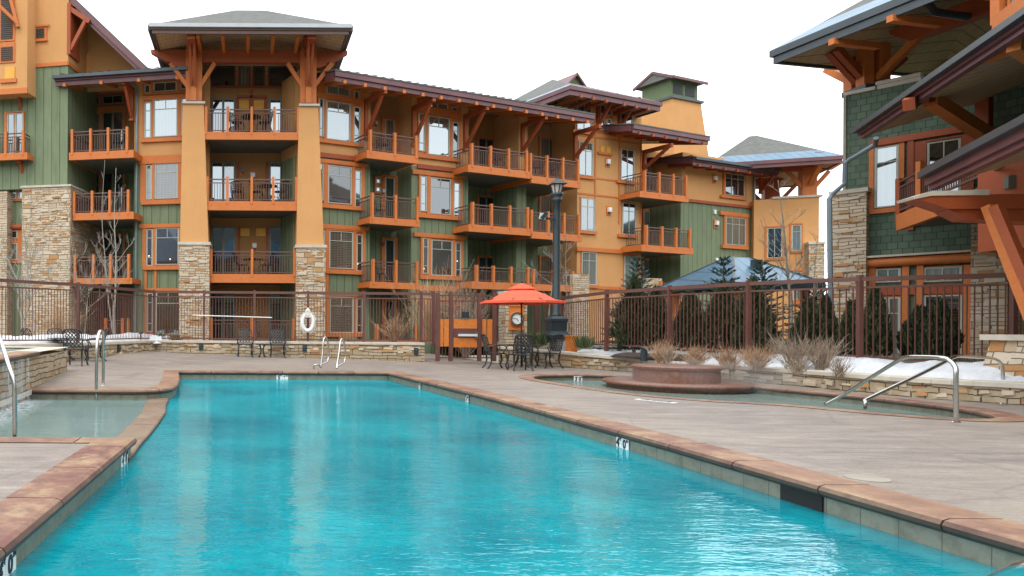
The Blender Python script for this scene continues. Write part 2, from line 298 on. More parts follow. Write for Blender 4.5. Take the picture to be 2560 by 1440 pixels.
# ------------------------------------------------------------------ mesh helpers
class MB:
    def __init__(s): s.v = []; s.f = []
    def add(s, vs, fs):
        k = len(s.v); s.v += [Vector(p) for p in vs]; s.f += [tuple(i + k for i in f) for f in fs]
    def hexa(s, p):  # 8 points: bottom 4 ccw, top 4 ccw
        s.add(p, [(3, 2, 1, 0), (4, 5, 6, 7), (0, 1, 5, 4), (1, 2, 6, 5), (2, 3, 7, 6), (3, 0, 4, 7)])
    def box(s, x0, x1, y0, y1, z0, z1):
        s.hexa([(x0, y0, z0), (x1, y0, z0), (x1, y1, z0), (x0, y1, z0), (x0, y0, z1), (x1, y0, z1), (x1, y1, z1), (x0, y1, z1)])
    def fbox(s, F, s0, s1, d0, d1, z0, z1):
        """box in a facade frame; d0 < d1, front face at d1"""
        s.hexa([F.P(s0, d1, z0), F.P(s1, d1, z0), F.P(s1, d0, z0), F.P(s0, d0, z0), F.P(s0, d1, z1), F.P(s1, d1, z1), F.P(s1, d0, z1), F.P(s0, d0, z1)])
    def pbox(s, F, x0, y0, x1, y1, d0, d1):
        a, b, z0, z1 = F.rect(x0, y0, x1, y1, d1); s.fbox(F, a, b, d0, d1, z0, z1)
    def bar(s, a, b, w, h=None, up=Vector((0, 0, 1))):
        a = Vector(a); b = Vector(b); h = h or w; t = (b - a).normalized()
        sd = t.cross(up)
        if sd.length < 1e-4: sd = t.cross(Vector((0, 1, 0)))
        sd.normalize(); u2 = sd.cross(t).normalized(); sd *= w / 2; u2 *= h / 2
        s.hexa([a - sd - u2, a + sd - u2, a + sd + u2, a - sd + u2, b - sd - u2, b + sd - u2, b + sd + u2, b - sd + u2])
    def tube(s, pts, r, n=8, cap=True):
        pts = [Vector(p) for p in pts]; rs = r if isinstance(r, (list, tuple)) else [r] * len(pts); k = len(s.v)
        t0 = (pts[1] - pts[0]).normalized(); ref = Vector((0, 0, 1)) if abs(t0.z) < .9 else Vector((1, 0, 0))
        x = t0.cross(ref).normalized()
        for i, p in enumerate(pts):
            t = ((pts[min(i + 1, len(pts) - 1)] - p).normalized() + (p - pts[max(i - 1, 0)]).normalized())
            t = t.normalized() if t.length > 1e-6 else t0
            x = (x - t * x.dot(t)); x = x.normalized() if x.length > 1e-6 else t.orthogonal().normalized(); y = t.cross(x)
            for j in range(n):
                a = 2 * math.pi * j / n; s.v.append(p + (x * math.cos(a) + y * math.sin(a)) * rs[i])
        for i in range(len(pts) - 1):
            for j in range(n):
                j2 = (j + 1) % n; s.f.append((k + i * n + j, k + i * n + j2, k + (i + 1) * n + j2, k + (i + 1) * n + j))
        if cap and n > 2:
            s.f.append(tuple(k + j for j in reversed(range(n)))); e = k + (len(pts) - 1) * n; s.f.append(tuple(e + j for j in range(n)))
    def lathe(s, prof, c=(0, 0, 0), n=24, rot=0, sx=1, sy=1):
        k = len(s.v); c = Vector(c)
        for r, z in prof:
            for j in range(n):
                a = 2 * math.pi * j / n + rot; s.v.append(c + Vector((r * sx * math.cos(a), r * sy * math.sin(a), z)))
        for i in range(len(prof) - 1):
            for j in range(n):
                j2 = (j + 1) % n; s.f.append((k + i * n + j, k + i * n + j2, k + (i + 1) * n + j2, k + (i + 1) * n + j))
        s.f.append(tuple(k + j for j in reversed(range(n)))); e = k + (len(prof) - 1) * n; s.f.append(tuple(e + j for j in range(n)))
    def prism(s, poly, z0, z1):
        n = len(poly); vs = [(p[0], p[1], z0) for p in poly] + [(p[0], p[1], z1) for p in poly]
        s.add(vs, [tuple(reversed(range(n))), tuple(range(n, 2 * n))] + [(i, (i + 1) % n, n + (i + 1) % n, n + i) for i in range(n)])
    def sheet(s, pts, th):
        """a polygon in space given a thickness along its normal"""
        pts = [Vector(p) for p in pts]; n = len(pts); nm = (pts[1] - pts[0]).cross(pts[2] - pts[0]).normalized() * th
        s.add(pts + [p + nm for p in pts], [tuple(reversed(range(n))), tuple(range(n, 2 * n))] + [(i, (i + 1) % n, n + (i + 1) % n, n + i) for i in range(n)])
    def sweep(s, path, prof, closed=False):
        """prof: (offset to the left of the path, z); path points (x,y[,z])"""
        path = [Vector((p[0], p[1], p[2] if len(p) > 2 else 0)) for p in path]; n = len(path); m = len(prof); k = len(s.v)
        for i, p in enumerate(path):
            a = path[i - 1] if (i > 0 or closed) else None; b = path[(i + 1) % n] if (i < n - 1 or closed) else None
            d1 = (p - a).to_2d().normalized() if a is not None else (b - p).to_2d().normalized()
            d2 = (b - p).to_2d().normalized() if b is not None else d1
            n1 = Vector((-d1.y, d1.x)); n2 = Vector((-d2.y, d2.x)); q = (n1 + n2); q = q / max(.4, q.length_squared) * 2 if q.length > 1e-5 else n1
            for o, z in prof: s.v.append(Vector((p.x + q.x * o, p.y + q.y * o, p.z + z)))
        for i in range(n if closed else n - 1):
            i2 = (i + 1) % n
            for j in range(m):
                j2 = (j + 1) % m; s.f.append((k + i * m + j, k + i2 * m + j, k + i2 * m + j2, k + i * m + j2))
        if not closed:
            s.f.append(tuple(k + j for j in range(m))); e = k + (n - 1) * m; s.f.append(tuple(e + j for j in reversed(range(m))))
    def build(s, name, mat, parent=None, smooth=False, origin=None, label=None, fix=True):
        me = bpy.data.meshes.new(name); off = Vector((0, 0, 0)) if origin is None else Vector(origin)
        if parent is not None: off = world_loc(parent)
        me.from_pydata([tuple(v - off) for v in s.v], [], s.f)
        if fix:
            bm = bmesh.new(); bm.from_mesh(me); bmesh.ops.recalc_face_normals(bm, faces=bm.faces); bm.to_mesh(me); bm.free()
        uv = me.uv_layers.new(name='UVMap'); vs = me.vertices
        for p in me.polygons:
            nn = p.normal; 
            if abs(nn.z) > .72: f = lambda c: (c.x, c.y)
            else:
                t = Vector((-nn.y, nn.x, 0)); t = t.normalized() if t.length > 1e-6 else Vector((1, 0, 0)); f = lambda c, t=t: (c.dot(t), c.z)
            for li in p.loop_indices: uv.data[li].uv = f(vs[me.loops[li].vertex_index].co + off)
        if smooth:
            for p in me.polygons: p.use_smooth = True
        me.materials.append(M[mat] if isinstance(mat, str) else mat)
        if getattr(s, 'cut', None) is not None:
            me.materials.append(M['rock'])
            for p in me.polygons:
                if p.index >= s.cut: p.material_index = 1
        o = bpy.data.objects.new(name, me); C.objects.link(o)
        if parent is not None: o.parent = parent
        elif origin is not None: o.location = off
        if label: o['label'] = label
        return o
def world_loc(o):
    l = Vector(o.location)
    while o.parent: o = o.parent; l += Vector(o.location)
    return l
def thing(name, label, cat, loc=(0, 0, 0), group=None):
    o = bpy.data.objects.new(name, None); C.objects.link(o); o.location = loc; o['label'] = label; o['category'] = cat
    if group: o['group'] = group
    o.empty_display_size = .3; return o
def tag(o, label, cat, group=None, kind=None):
    o['label'] = label; o['category'] = cat
    if group: o['group'] = group
    if kind: o['kind'] = kind
    return o
def struct(o): o['kind'] = 'structure'; return o
def copy_tree(o, label=None, loc=None, rz=None, scale=None, group=None, parent=None):
    c = o.copy(); C.objects.link(c); c.parent = parent
    if label: c['label'] = label
    if loc is not None: c.location = loc
    if rz is not None: c.rotation_euler = (0, 0, rz)
    if scale is not None: c.scale = (scale,) * 3 if isinstance(scale, (int, float)) else scale
    if group: c['group'] = group
    for ch in list(o.children): copy_tree(ch, parent=c)
    return c
def inpoly(x, y, P):
    r = False; n = len(P)
    for i in range(n):
        x1, y1 = P[i][:2]; x2, y2 = P[i - 1][:2]
        if (y1 > y) != (y2 > y) and x < (x2 - x1) * (y - y1) / (y2 - y1) + x1: r = not r
    return r
def field(outer, holes, zf, step):
    """a triangulated ground sheet with holes whose height follows zf"""
    pts = []; edges = []
    for loop in [outer] + holes:
        k = len(pts); q = []
        for i in range(len(loop)):
            a = Vector(loop[i][:2]); b = Vector(loop[(i + 1) % len(loop)][:2]); n = max(1, int((b - a).length / (step * 1.5)))
            q += [a.lerp(b, j / n) for j in range(n)]
        pts += q; edges += [(k + i, k + (i + 1) % len(q)) for i in range(len(q))]
    xs = [p.x for p in pts]; ys = [p.y for p in pts]; y = min(ys) + step
    while y < max(ys):
        x = min(xs) + step
        while x < max(xs):
            if inpoly(x, y, outer) and not any(inpoly(x, y, h) for h in holes): pts.append(Vector((x, y)))
            x += step
        y += step
    V, E, Fc, *_ = delaunay_2d_cdt(pts, edges, [], 0, 1e-4)
    mb = MB(); mb.v = [Vector((p.x, p.y, zf(p.x, p.y))) for p in V]
    for f in Fc:
        cx = sum(V[i].x for i in f) / 3; cy = sum(V[i].y for i in f) / 3
        if inpoly(cx, cy, outer) and not any(inpoly(cx, cy, h) for h in holes): mb.f.append(tuple(f))
    return mb
def sm(t): t = max(0, min(1, t)); return t * t * (3 - 2 * t)
def curve(P, n=6, closed=False):
    """Catmull-Rom through the points"""
    P = [Vector(p) for p in P]; out = []; N = len(P)
    for i in range(N if closed else N - 1):
        p0 = P[(i - 1) % N] if (closed or i > 0) else P[0]; p1 = P[i]; p2 = P[(i + 1) % N]; p3 = P[(i + 2) % N] if (closed or i < N - 2) else P[-1]
        for j in range(n):
            t = j / n; out.append(.5 * ((2 * p1) + (p2 - p0) * t + (2 * p0 - 5 * p1 + 4 * p2 - p3) * t * t + (3 * p1 - p0 - 3 * p2 + p3) * t ** 3))
    if not closed: out.append(P[-1])
    return out
def deckz(x, y):
    return .2 * sm((y - 19.6) / 6.4) * max(0, min(1, (6.5 - x) / 8)) + .12 * sm((-2.3 - x) / 2) * sm((y - 13.6) / 4)
exec_parts = []
# ------------------------------------------------------------------ ground, deck, pool
def offs(loop, o, closed=True):
    n = len(loop); out = []
    for i in range(n):
        p = Vector(loop[i][:2]); a = Vector(loop[i - 1][:2]) if (i > 0 or closed) else None; b = Vector(loop[(i + 1) % n][:2]) if (i < n - 1 or closed) else None
        d1 = (p - a).normalized() if a is not None else (b - p).normalized(); d2 = (b - p).normalized() if b is not None else d1
        q = Vector((-d1.y, d1.x)) + Vector((-d2.y, d2.x)); q = q / max(.4, q.length_squared) * 2
        out.append((p.x + q.x * o, p.y + q.y * o))
    return out
NL = [(-1.47, .6), (-1.35, 4), (-1.25, 7.5), (-3.9, 7.5)]                    # clockwise: deck lies to the left
UP = [(-4.3, 13.2), (-2.15, 13.2), (-1.88, 13.27), (-1.66, 13.45), (-1.53, 13.72), (-1.49, 14.3), (-1.6, 16), (-1.92, 18.9), (3.8, 18.9), (4.33, 12.1), (4.47, 7.5), (4.47, .6)]
HOLE1 = [(-1.47 - .2, .55), (-1.35 - .2, 4), (-1.25 - .2, 7.3), (-4.0, 7.3), (-4.2, 11.2), (-4.4, 13.4), (-1.85, 13.4), (-1.7, 14.3), (-1.8, 16), (-2.1, 19.1), (3.98, 19.1), (4.53, 12.1), (4.67, 7.5), (4.67, .55)]
TUB = [(6.63, 15), (6.95, 12.9), (7.62, 11.75), (8.5, 11.05), (9.0, 10.0), (9.6, 9.35), (10.4, 9.35), (11.05, 10.0), (11.5, 11.2), (11.5, 13), (11.15, 15), (10.95, 16.8), (10.3, 18.2), (8.8, 18.75), (7.3, 18.3), (6.6, 16.9)]
TUB = [tuple(p) for p in curve([Vector((x, y)) for x, y in TUB], 6, True)]
WR = [(8.6, 24.0, .60), (10.05, 21.7, .48), (11.2, 18.6, .37), (11.85, 15.0, .36), (12.05, 12.7, .36), (12.8, 11.2, .36), (13.6, 9, .36), (14.6, 4, .36), (15, -6, .36)]
WR = [tuple(p) for p in curve([Vector(p) for p in WR], 6)]
WL = [(-12, 16.5), (-9.2, 17.4), (-6.6, 19.4), (-4.9, 22.0), (-3.5, 26.5), (6.25, 24.75)]
outer = [(-14, -6), (15.2, -6)] + [(x + .15, y + .05) for x, y, z in reversed(WR)] + [(8.7, 34), (6.15, 34), (6.15, 24.9)] + [(x - .1, y + .15) for x, y in reversed(WL[:-1])] + [(-14, 16)]
d = struct(field(outer, [HOLE1, offs(TUB, .18)], deckz, .9).build('pool_deck', 'deck', smooth=True))
def seg_sweep(mb, path, prof, step, gap=.007, closed=False, lift=None):
    P = [Vector(p[:2]) for p in path]
    if closed: P.append(P[0])
    L = [0]
    for a, b in zip(P, P[1:]): L.append(L[-1] + (b - a).length)
    N = max(1, round(L[-1] / step))
    def pt(t):
        for i in range(len(P) - 1):
            if t <= L[i + 1] or i == len(P) - 2:
                k = (t - L[i]) / (L[i + 1] - L[i]); q = P[i].lerp(P[i + 1], k); return q
    for j in range(N):
        a, b = L[-1] * j / N + gap, L[-1] * (j + 1) / N - gap
        q = [pt(a)] + [P[i] for i in range(len(P)) if a + .02 < L[i] < b - .02] + [pt(b)]
        mb.sweep([(p.x, p.y, lift(p.x, p.y) if lift else 0) for p in q], prof)
pool = thing('swimming_pool', 'long turquoise swimming pool with rounded red stone coping', 'pool', (0, 10, 0))
CP = [(-.02, -.085), (-.05, -.06), (-.058, -.03), (-.04, -.002), (0, .010), (.345, .010), (.345, -.085)]
mb = MB(); seg_sweep(mb, NL, CP, 1.061); mb.build('coping', 'coping', pool); mb = MB(); seg_sweep(mb, UP[:7], CP, 2.4); mb.build('coping', 'coping', pool); mb = MB()
seg_sweep(mb, UP[6:], CP, .95); mb.build('coping', 'coping', pool)
TL = [(.0, -.08), (.0, -.33), (.12, -.33), (.12, -.08)]; BS = [(.0, -.33), (.0, -1.4), (.12, -1.4), (.12, -.33)]
mb = MB(); mb.sweep(NL, TL); mb.sweep(UP, TL); mb.build('waterline_tile', 'tile', pool)
mb = MB(); mb.sweep(NL, BS); mb.sweep(UP, BS)
POLY = list(reversed(NL)) + [(-4.0, 11.2), (-4.35, 13.2)] + UP[1:]
POLY = [(-1.3, .6), (-1.25, 4), (-1.15, 7.5), (-1.3, 10.5), (-1.5, 13.3)] + UP[5:]
mb.prism(POLY, -1.42, -1.4); mb.build('basin', 'plaster', pool)
wp = [(-1.55, .6), (-1.45, 4), (-1.3, 7.6), (-1.32, 9.5), (-1.42, 11.5), (-1.62, 13.3)] + [(x + (.08 if x > 0 else -.08), y + (.08 if y > 18 else 0)) for x, y in UP[5:]]
mb = MB(); mb.add([(x, y, -.208) for x, y in wp], [tuple(range(len(wp)))]); wt = struct(mb.build('pool_water', 'water', fix=False))
for p in wt.data.polygons:
    if p.normal.z < 0: wt.data.flip_normals(); break
# ledge between pool and shallow basin
LE = curve([Vector((*gnd(x, y, -.2)[:2],)) for x, y in ((335, 1140), (352, 1115), (384, 1078), (414, 1035))], 4)
LE = [(-1.23, 7.3)] + [tuple(p) for p in LE] + [(-1.43, 12.3), (-1.5, 13.35)]
mb = MB(); seg_sweep(mb, LE, [(0, -.6), (0, -.175), (.015, -.163), (.37, -.163), (.385, -.175), (.385, -.6)], 1.3, .004)
mb.build('divider_ledge', 'coping_tan', pool, label='tan stone ledge level with the water')
bp = [(-4.45, 7.3), (-1.4, 7.3)] + [(x - .2, y) for x, y in LE[1:]] + [(-1.6, 13.4), (-4.45, 13.4)]
mb = MB(); mb.add([(x, y, -.185) for x, y in bp], [tuple(range(len(bp)))]); wt = struct(mb.build('shallow_water', 'water_pale', fix=False))
if wt.data.polygons[0].normal.z < 0: wt.data.flip_normals()
mb = MB(); mb.prism(bp, -.72, -.62); mb.build('shallow_floor', 'plaster_pale', pool)
# weir mouths
mb = MB(); a = gnd(1968, 1212, -.09); b = gnd(2090, 1243, -.09)
mb.box(4.455, 4.476, b.y, a.y, -.215, -.085); mb.build('skimmer_mouth', plain('dark skimmer mouth', (.008, .008, .008), .8), pool)
# writing helper
def text(s, size, mat, parent, loc, rot, name='numeral', align='CENTER'):
    cu = bpy.data.curves.new(name, 'FONT'); cu.body = s; cu.size = size; cu.align_x = align; cu.align_y = 'CENTER'; cu.extrude = .0015; cu.offset = .004 * size / .1
    o = bpy.data.objects.new(name, cu); C.objects.link(o); dg = bpy.context.evaluated_depsgraph_get(); me = bpy.data.meshes.new_from_object(o.evaluated_get(dg))
    bpy.data.objects.remove(o); me.materials.clear(); me.materials.append(M[mat]); q = bpy.data.objects.new(name, me); C.objects.link(q)
    q.parent = parent; q.location = Vector(loc) - world_loc(parent) if parent else loc; q.rotation_euler = rot; return q
def marker(p, ang, feet, inch, label, small=True, w=.32, par=pool):
    """two white tiles on the pool wall; ang = direction the wall faces"""
    n = Vector((math.cos(ang), math.sin(ang), 0)); t = Vector((-n.y, n.x, 0)); mb = MB(); p = Vector(p)
    for k in (-1, 1):
        c = p + t * (k * w / 4) + n * .004; mb.bar(c - t * (w / 4 - .003), c + t * (w / 4 - .003), .007, .15)
    o = mb.build('depth_marker', 'white', par, label=label); e = (R(90), 0, ang + R(90))
    q = lambda k, z: p + n * .0095 + t * (k * w) + Vector((0, 0, z))
    text(feet, .14, 'ink', o, q(-.27, .0), e); text(inch, .14, 'ink', o, q(.2, .0), e)
    text('FT', .045, 'ink', o, q(-.1, .045), e, 'lettering'); text('IN', .045, 'ink', o, q(.4, .045), e, 'lettering')
g_ = lambda x, y: gnd(x, y, -.1)
marker((g_(705, 938).x, 18.9, -.155), R(-90), '5', '6', 'white depth tiles reading 5 FT 6 IN on the far end wall')
def xr(y): return 4.33 + (3.8 - 4.33) * (y - 12.1) / 6.8 if y > 12.1 else 4.47 - .14 * max(0, (y - 7.5) / 4.6)
for px, py, f_, i_, lb in ((1053, 962, '5', '6', 'white tiles reading 5 FT 6 IN near the far right corner'), (1188, 992, '5', '0', 'white tiles reading 5 FT 0 IN on the right wall'), (1603, 1100, '4', '0', 'white tiles reading 4 FT 0 IN, nearest on the right wall')):
    Y = gnd(px, py - 2, -.1).y; marker((xr(Y), Y, -.155), R(180) + (R(-4.4) if Y > 12.1 else R(-1.6)), f_, i_, lb)
marker((-1.258, 7.15, -.155), R(-1.6), '4', '0', 'white tiles reading 4 FT 0 IN below the left coping corner')
marker((-1.348, 3.9, -.155), R(-1.8), '4', '0', 'white tiles reading 0 IN at the lower left picture edge')
# deck marks
mb = MB(); c = gnd(2168, 1195, .004); mb.lathe([(.15, 0), (.15, .006), (.14, .009)], (c.x, c.y, .0), 32); lid = mb.build('skimmer_lid', 'slab', origin=(c.x, c.y, 0)); tag(lid, 'round pale skimmer lid set in the deck beside the pool', 'drain lid')
# hot tub
tub = thing('hot_tub', 'curved hot tub with thin red coping under the planter wall', 'hot tub', (9, 14, 0))
HC = [(0, .010), (.30, .010), (.34, -.004), (.352, -.03), (.34, -.06), (.30, -.075), (0, -.075)]
mb = MB(); seg_sweep(mb, TUB, HC, 1.0, .005, True); mb.build('coping', 'coping', tub)
mb = MB(); mb.sweep(TUB, [(.30, -.07), (.30, -.9), (.2, -.9), (.2, -.07)], True); mb.build('waterline_tile', 'tile', tub)
mb = MB(); mb.prism(offs(TUB, .25), -.95, -.85); mb.build('basin', 'plaster_pale', tub)
tp = offs(TUB, .25); mb = MB(); mb.add([(x, y, -.15) for x, y in tp], [tuple(range(len(tp)))]); struct(mb.build('hot_tub_water', 'water_tub', fix=False))
ft = thing('tub_fountain', 'round two tiered red granite fountain standing in the hot tub', 'fountain', (9.84, 16.1, -.8))
mb = MB(); mb.lathe([(1.42, -.8), (1.42, -.06), (1.5, -.045), (1.52, -.01), (1.5, .02), (.5, .02)], (9.84, 16.1, 0), 64); mb.build('lower_basin', 'fountain', ft, True)
mb = MB(); mb.lathe([(.87, .02), (.87, .30), (.91, .31), (.92, .36), (.88, .385), (.6, .38), (.1, .37)], (9.84, 16.1, 0), 64); mb.build('drum', 'fountain', ft)
m2 = gnd(1395, 941, -.11)
marker((g_(1385, 938).x, 18.28, -.1), R(-75), '3', '0', 'small white tiles reading 3 FT 0 IN inside the tub', par=tub, w=.26)
# pale warning strip by the tub
st_ = thing('warning_strip', 'thin white warning tiles let into the deck beside the hot tub', 'marking', gnd(1640, 1003, 0))
a = gnd(1592, 998, 0); b = gnd(1690, 1008, 0); dv = (b - a).normalized(); mb = MB(); mb.bar(a + Vector((0, 0, .004)), b + Vector((0, 0, .004)), .13, .006); mb.build('tile_strip', 'white', st_)
text('NO DIVING', .1, 'ink', st_, (a + b) / 2 + Vector((0, 0, .009)), (0, 0, math.atan2(dv.y, dv.x)), 'lettering')
# raised spa with the spill wall on the left
spa = thing('raised_spa', 'raised stone spa with pale cap and water spilling down its side', 'spa', (-6, 12, 0))
SP = [(-4.42, 17.15), (-9.5, 17.35), (-9.5, 7.0), (-3.75, 7.0), (-3.98, 11.2)]
mb = MB(); mb.prism(SP, -.6, .60); mb.build('stone_side', 'stone_wall', spa)
inner = [(-4.95, 16.5), (-9, 16.6), (-9, 7.6), (-4.3, 7.6), (-4.5, 11.2)]
so_ = offs(SP, -.05) 
mb = MB(); capring = so_[:]; mb2 = field(so_, [inner], lambda x, y: .69, 2)
vt = [Vector(v) for v in mb2.v]; mb.add(vt, mb2.f); mb.sweep(list(reversed(so_)), [(0, -.09), (0, 0), (.02, 0), (.02, -.09)], True)
mb.build('cap', 'cap', spa); mb = MB(); seg_sweep(mb, [(-3.69, 7.0), (-3.92, 11.2), (-4.2, 14.0)], [(-.02, -.085), (-.05, -.06), (-.05, -.02), (-.02, .006), (.42, .006), (.42, -.085)], 1.1, lift=lambda x, y: .69)
mb.build('spill_edge', 'coping', spa, label='reddish edge stone over the spill wall')
mb = MB(); mb.add([(x, y, .655) for x, y in inner], [tuple(range(5))]); mb.build('spa_water', 'water_tub', spa)
wf = MB()
for y0, y1 in ((8, 9.6), (9.8, 11.0), (11.1, 11.9), (12.0, 12.6), (12.75, 13.0)):
    for k in range(6):
        a = y0 + (y1 - y0) * k / 6; b = y0 + (y1 - y0) * (k + 1) / 6
        for zz in range(5):
            z0 = .62 - zz * .168; z1 = z0 - .168; f_ = lambda yy, z: (-3.98 - (yy - 11.2) * .075 + (.03 if yy > 11.2 else .0) + .03 + .02 * (0.62 - z), yy, z)
            wf.add([f_(a, z0), f_(b, z0), f_(b, z1), f_(a, z1)], [(0, 1, 2, 3)])
tag(wf.build('waterfall', 'fall'), 'thin sheets of water running down the spa wall', 'waterfall', kind='stuff')
mb = MB(); ys = [8 + .1 * i for i in range(52)]; fd = []
for y in ys:
    for j in range(7): mb.v.append(Vector((-3.98 - (y - 11.2) * .07 + .02 + j * .1, y, -.174 + .012 * math.exp(-j)))); fd.append(1.0 * (1 - j / 6) ** 1.2 * (1 if y < 12.6 else max(0, (13.1 - y) * 2)))
for i in range(len(ys) - 1):
    for j in range(6): mb.f.append((i * 7 + j, i * 7 + j + 1, i * 7 + 8 + j, i * 7 + 7 + j))
fo = mb.build('foam', 'foam', fix=False); at_ = fo.data.attributes.new('fade', 'FLOAT', 'POINT')
for i, v in enumerate(fd): at_.data[i].value = v
tag(fo, 'white foam where the falling water meets the shallow basin', 'foam', kind='stuff')
# planter walls
rk = random.Random(5)
def rocks(mb, F, s0, s1, z0, z1, d, n, hmax=.13):
    for i in range(n):
        w_ = rk.uniform(.14, .42); h = rk.uniform(.05, hmax); 
        if s1 - s0 < w_ + .02: w_ = (s1 - s0) * .8
        if z1 - z0 < h + .01: continue
        s = rk.uniform(s0, s1 - w_); z = rk.uniform(z0, z1 - h); p = rk.uniform(.012, .045); j = lambda q=.014: rk.uniform(-q, q)
        q = [F.P(s + j(), d + p, z + j()), F.P(s + w_ + j(), d + p, z + j()), F.P(s + w_ + j(), d - .04, z + j()), F.P(s + j(), d - .04, z + j()), F.P(s + .01 + j(), d + p * .8, z + h + j()), F.P(s + w_ - .01 + j(), d + p * .8, z + h + j()), F.P(s + w_ + j(), d - .04, z + h + j()), F.P(s + j(), d - .04, z + h + j())]
        mb.hexa(q)
def pier_rocks(mb, F, s0, s1, z0, z1, d, dens=5.5):
    mb.cut = len(mb.f); rocks(mb, F, s0 + .02, s1 - .02, z0, z1 - .03, d, int((s1 - s0) * (z1 - z0) * dens))
def wall(name, path, h0, label, wl, hts=None):
    t = thing(name, label, 'wall', (path[len(path) // 2][0], path[len(path) // 2][1], 0))
    P = [(p[0], p[1], p[2] if len(p) > 2 else h0) for p in path]
    mb = MB(); mb.sweep(P, [(0, -1.3), (0, -.085), (.36, -.085), (.36, -1.3)]); mb.cut = len(mb.f); smb = mb
    mb = MB(); L = [Vector(p) for p in P]; T = 0
    zf = lambda x, y: min(L, key=lambda q: (q.x - x) ** 2 + (q.y - y) ** 2).z
    if all(abs(q.z - L[0].z) < 1e-4 for q in L): seg_sweep(mb, P, [(-.045, -.085), (-.045, -.01), (-.035, 0), (.4, 0), (.4, -.085)], .62, .004, lift=lambda x, y: L[0].z)
    else:
        for a, b in zip(P, P[1:]): mb.sweep([a, tuple(Vector(a).lerp(Vector(b), .995))], [(-.045, -.085), (-.045, -.01), (-.035, 0), (.4, 0), (.4, -.085)])
    mb.build('cap', 'cap', t)
    mb = smb
    for a, b in zip(P, P[1:]):
        ln = math.hypot(b[0] - a[0], b[1] - a[1]); F_ = Fr(a[0], a[1], math.degrees(math.atan2(b[1] - a[1], b[0] - a[0]))); zc = min(a[2], b[2]) - .1
        rocks(mb, F_, .05, ln - .05, deckz(a[0], a[1]) + .02, zc, 0, int(ln * 5), .10)
    mb.build('stone_face', 'stone_wall', t)
    for x, y, pth in wl:
        a, b = Vector(pth[0]), Vector(pth[1]); dv = (b - a).normalized(); n = Vector((dv.y, -dv.x)); rx, rz = ray(x, y); t_ = a.dot(n) / Vector((rx, 1)).dot(n)
        c = Vector((rx * t_, t_, CAMZ + rz * t_)); dv3 = Vector((dv.x, dv.y, 0)); n3 = Vector((n.x, n.y, 0))
        mb = MB(); mb.bar(c - dv3 * .08 + n3 * .02, c + dv3 * .08 + n3 * .02, .05, .24); w_ = mb.build('wall_light', 'lamp_black', t); mb = MB(); mb.bar(c - dv3 * .06 + n3 * .05 + Vector((0, 0, .05)), c + dv3 * .06 + n3 * .05 + Vector((0, 0, .05)), .03, .06); mb.build('hood', 'gutter', w_)
    return t
BW = (WL[-2], WL[-1]); LW = (WL[-3], WL[-2])
wall('planter_wall', WL, .69, 'long straight ledgestone planter wall under the brown fence behind the pool', [(503, 867, BW), (762, 871, BW), (1040, 878, BW), (296, 871, LW)])
wall('curved_planter_wall', WR, .4, 'curved ledgestone planter wall with pale cap behind the hot tub', [])
# beds and ground beyond
FP = Vector((11.2, 18.6))
def bedR(x, y):
    dm = min(math.hypot(x - p[0], y - p[1]) for p in WR); zc = min(WR, key=lambda p: math.hypot(x - p[0], y - p[1]))[2]
    return (zc - .05) + (.60 - zc) * sm(dm / 3.0)
bl = [(x - .2, y + .25) for x, y in WL[:-1]] + [(6.25, 25.0), (6.25, 60), (-60, 60), (-60, 10), (-12, 16)]
struct(field(bl, [], lambda x, y: .62, 4).build('left_garden_bed', 'soil'))
br = [(x + .3, y + .1) for x, y, z in reversed(WR)] + [(8.9, 26), (8.9, 60), (70, 60), (70, -6)]
struct(field(br, [], bedR, 1.6).build('right_garden_bed', 'soil', smooth=True))
mb = MB(); mb.box(-900, 900, -900, 1500, -3.2, -3); struct(mb.build('ground', 'soil'))
# snow
def snow_patch(name, poly, base, thick, seed, step=.14, cut=.0, label='', edge=.35):
    from mathutils import noise
    xs = [p[0] for p in poly]; ys = [p[1] for p in poly]; mb = MB(); idx = {}
    nx = int((max(xs) - min(xs)) / step) + 2; ny = int((max(ys) - min(ys)) / step) + 2
    def ed(x, y):
        m = 9
        for i in range(len(poly)):
            a = Vector(poly[i]); b = Vector(poly[i - 1]); p = Vector((x, y)); ab = b - a; t = max(0, min(1, (p - a).dot(ab) / ab.length_squared)); m = min(m, (p - a - ab * t).length)
        return m
    def hgt(x, y):
        if not inpoly(x, y, poly): return -.05
        e = sm(ed(x, y) / edge); n = noise.noise(Vector((x * .9 + seed, y * .9, 0))) * .5 + noise.noise(Vector((x * 2.6, y * 2.6 + seed, 3))) * .28 + noise.noise(Vector((x * 7, y * 7, seed))) * .1
        return (thick * (.62 + n) + cut) * e - .03 * (1 - e)
    H = [[hgt(min(xs) + i * step, min(ys) + j * step) for j in range(ny)] for i in range(nx)]
    def vid(i, j):
        if (i, j) not in idx:
            x = min(xs) + i * step; y = min(ys) + j * step; idx[i, j] = len(mb.v); mb.v.append(Vector((x, y, base(x, y) + H[i][j])))
        return idx[i, j]
    for i in range(nx - 1):
        for j in range(ny - 1):
            if max(H[i][j], H[i + 1][j], H[i][j + 1], H[i + 1][j + 1]) > 0: mb.f.append((vid(i, j), vid(i + 1, j), vid(i + 1, j + 1), vid(i, j + 1)))
    o = mb.build(name, 'snow', smooth=True); tag(o, label, 'snow', kind='stuff'); return o
wr = [(x, y) for x, y, z in WR]
def strip(path, o0, o1): return offs(path, o0, False) + list(reversed(offs(path, o1, False)))
sr = [p for p in wr if 10.2 < p[1] < 20.4 ]
snow_patch('snow_bank', strip(sr, .34, 1.75), bedR, .30, 4.2, .1, -.005, 'bank of white snow along the curved planter wall', .25)
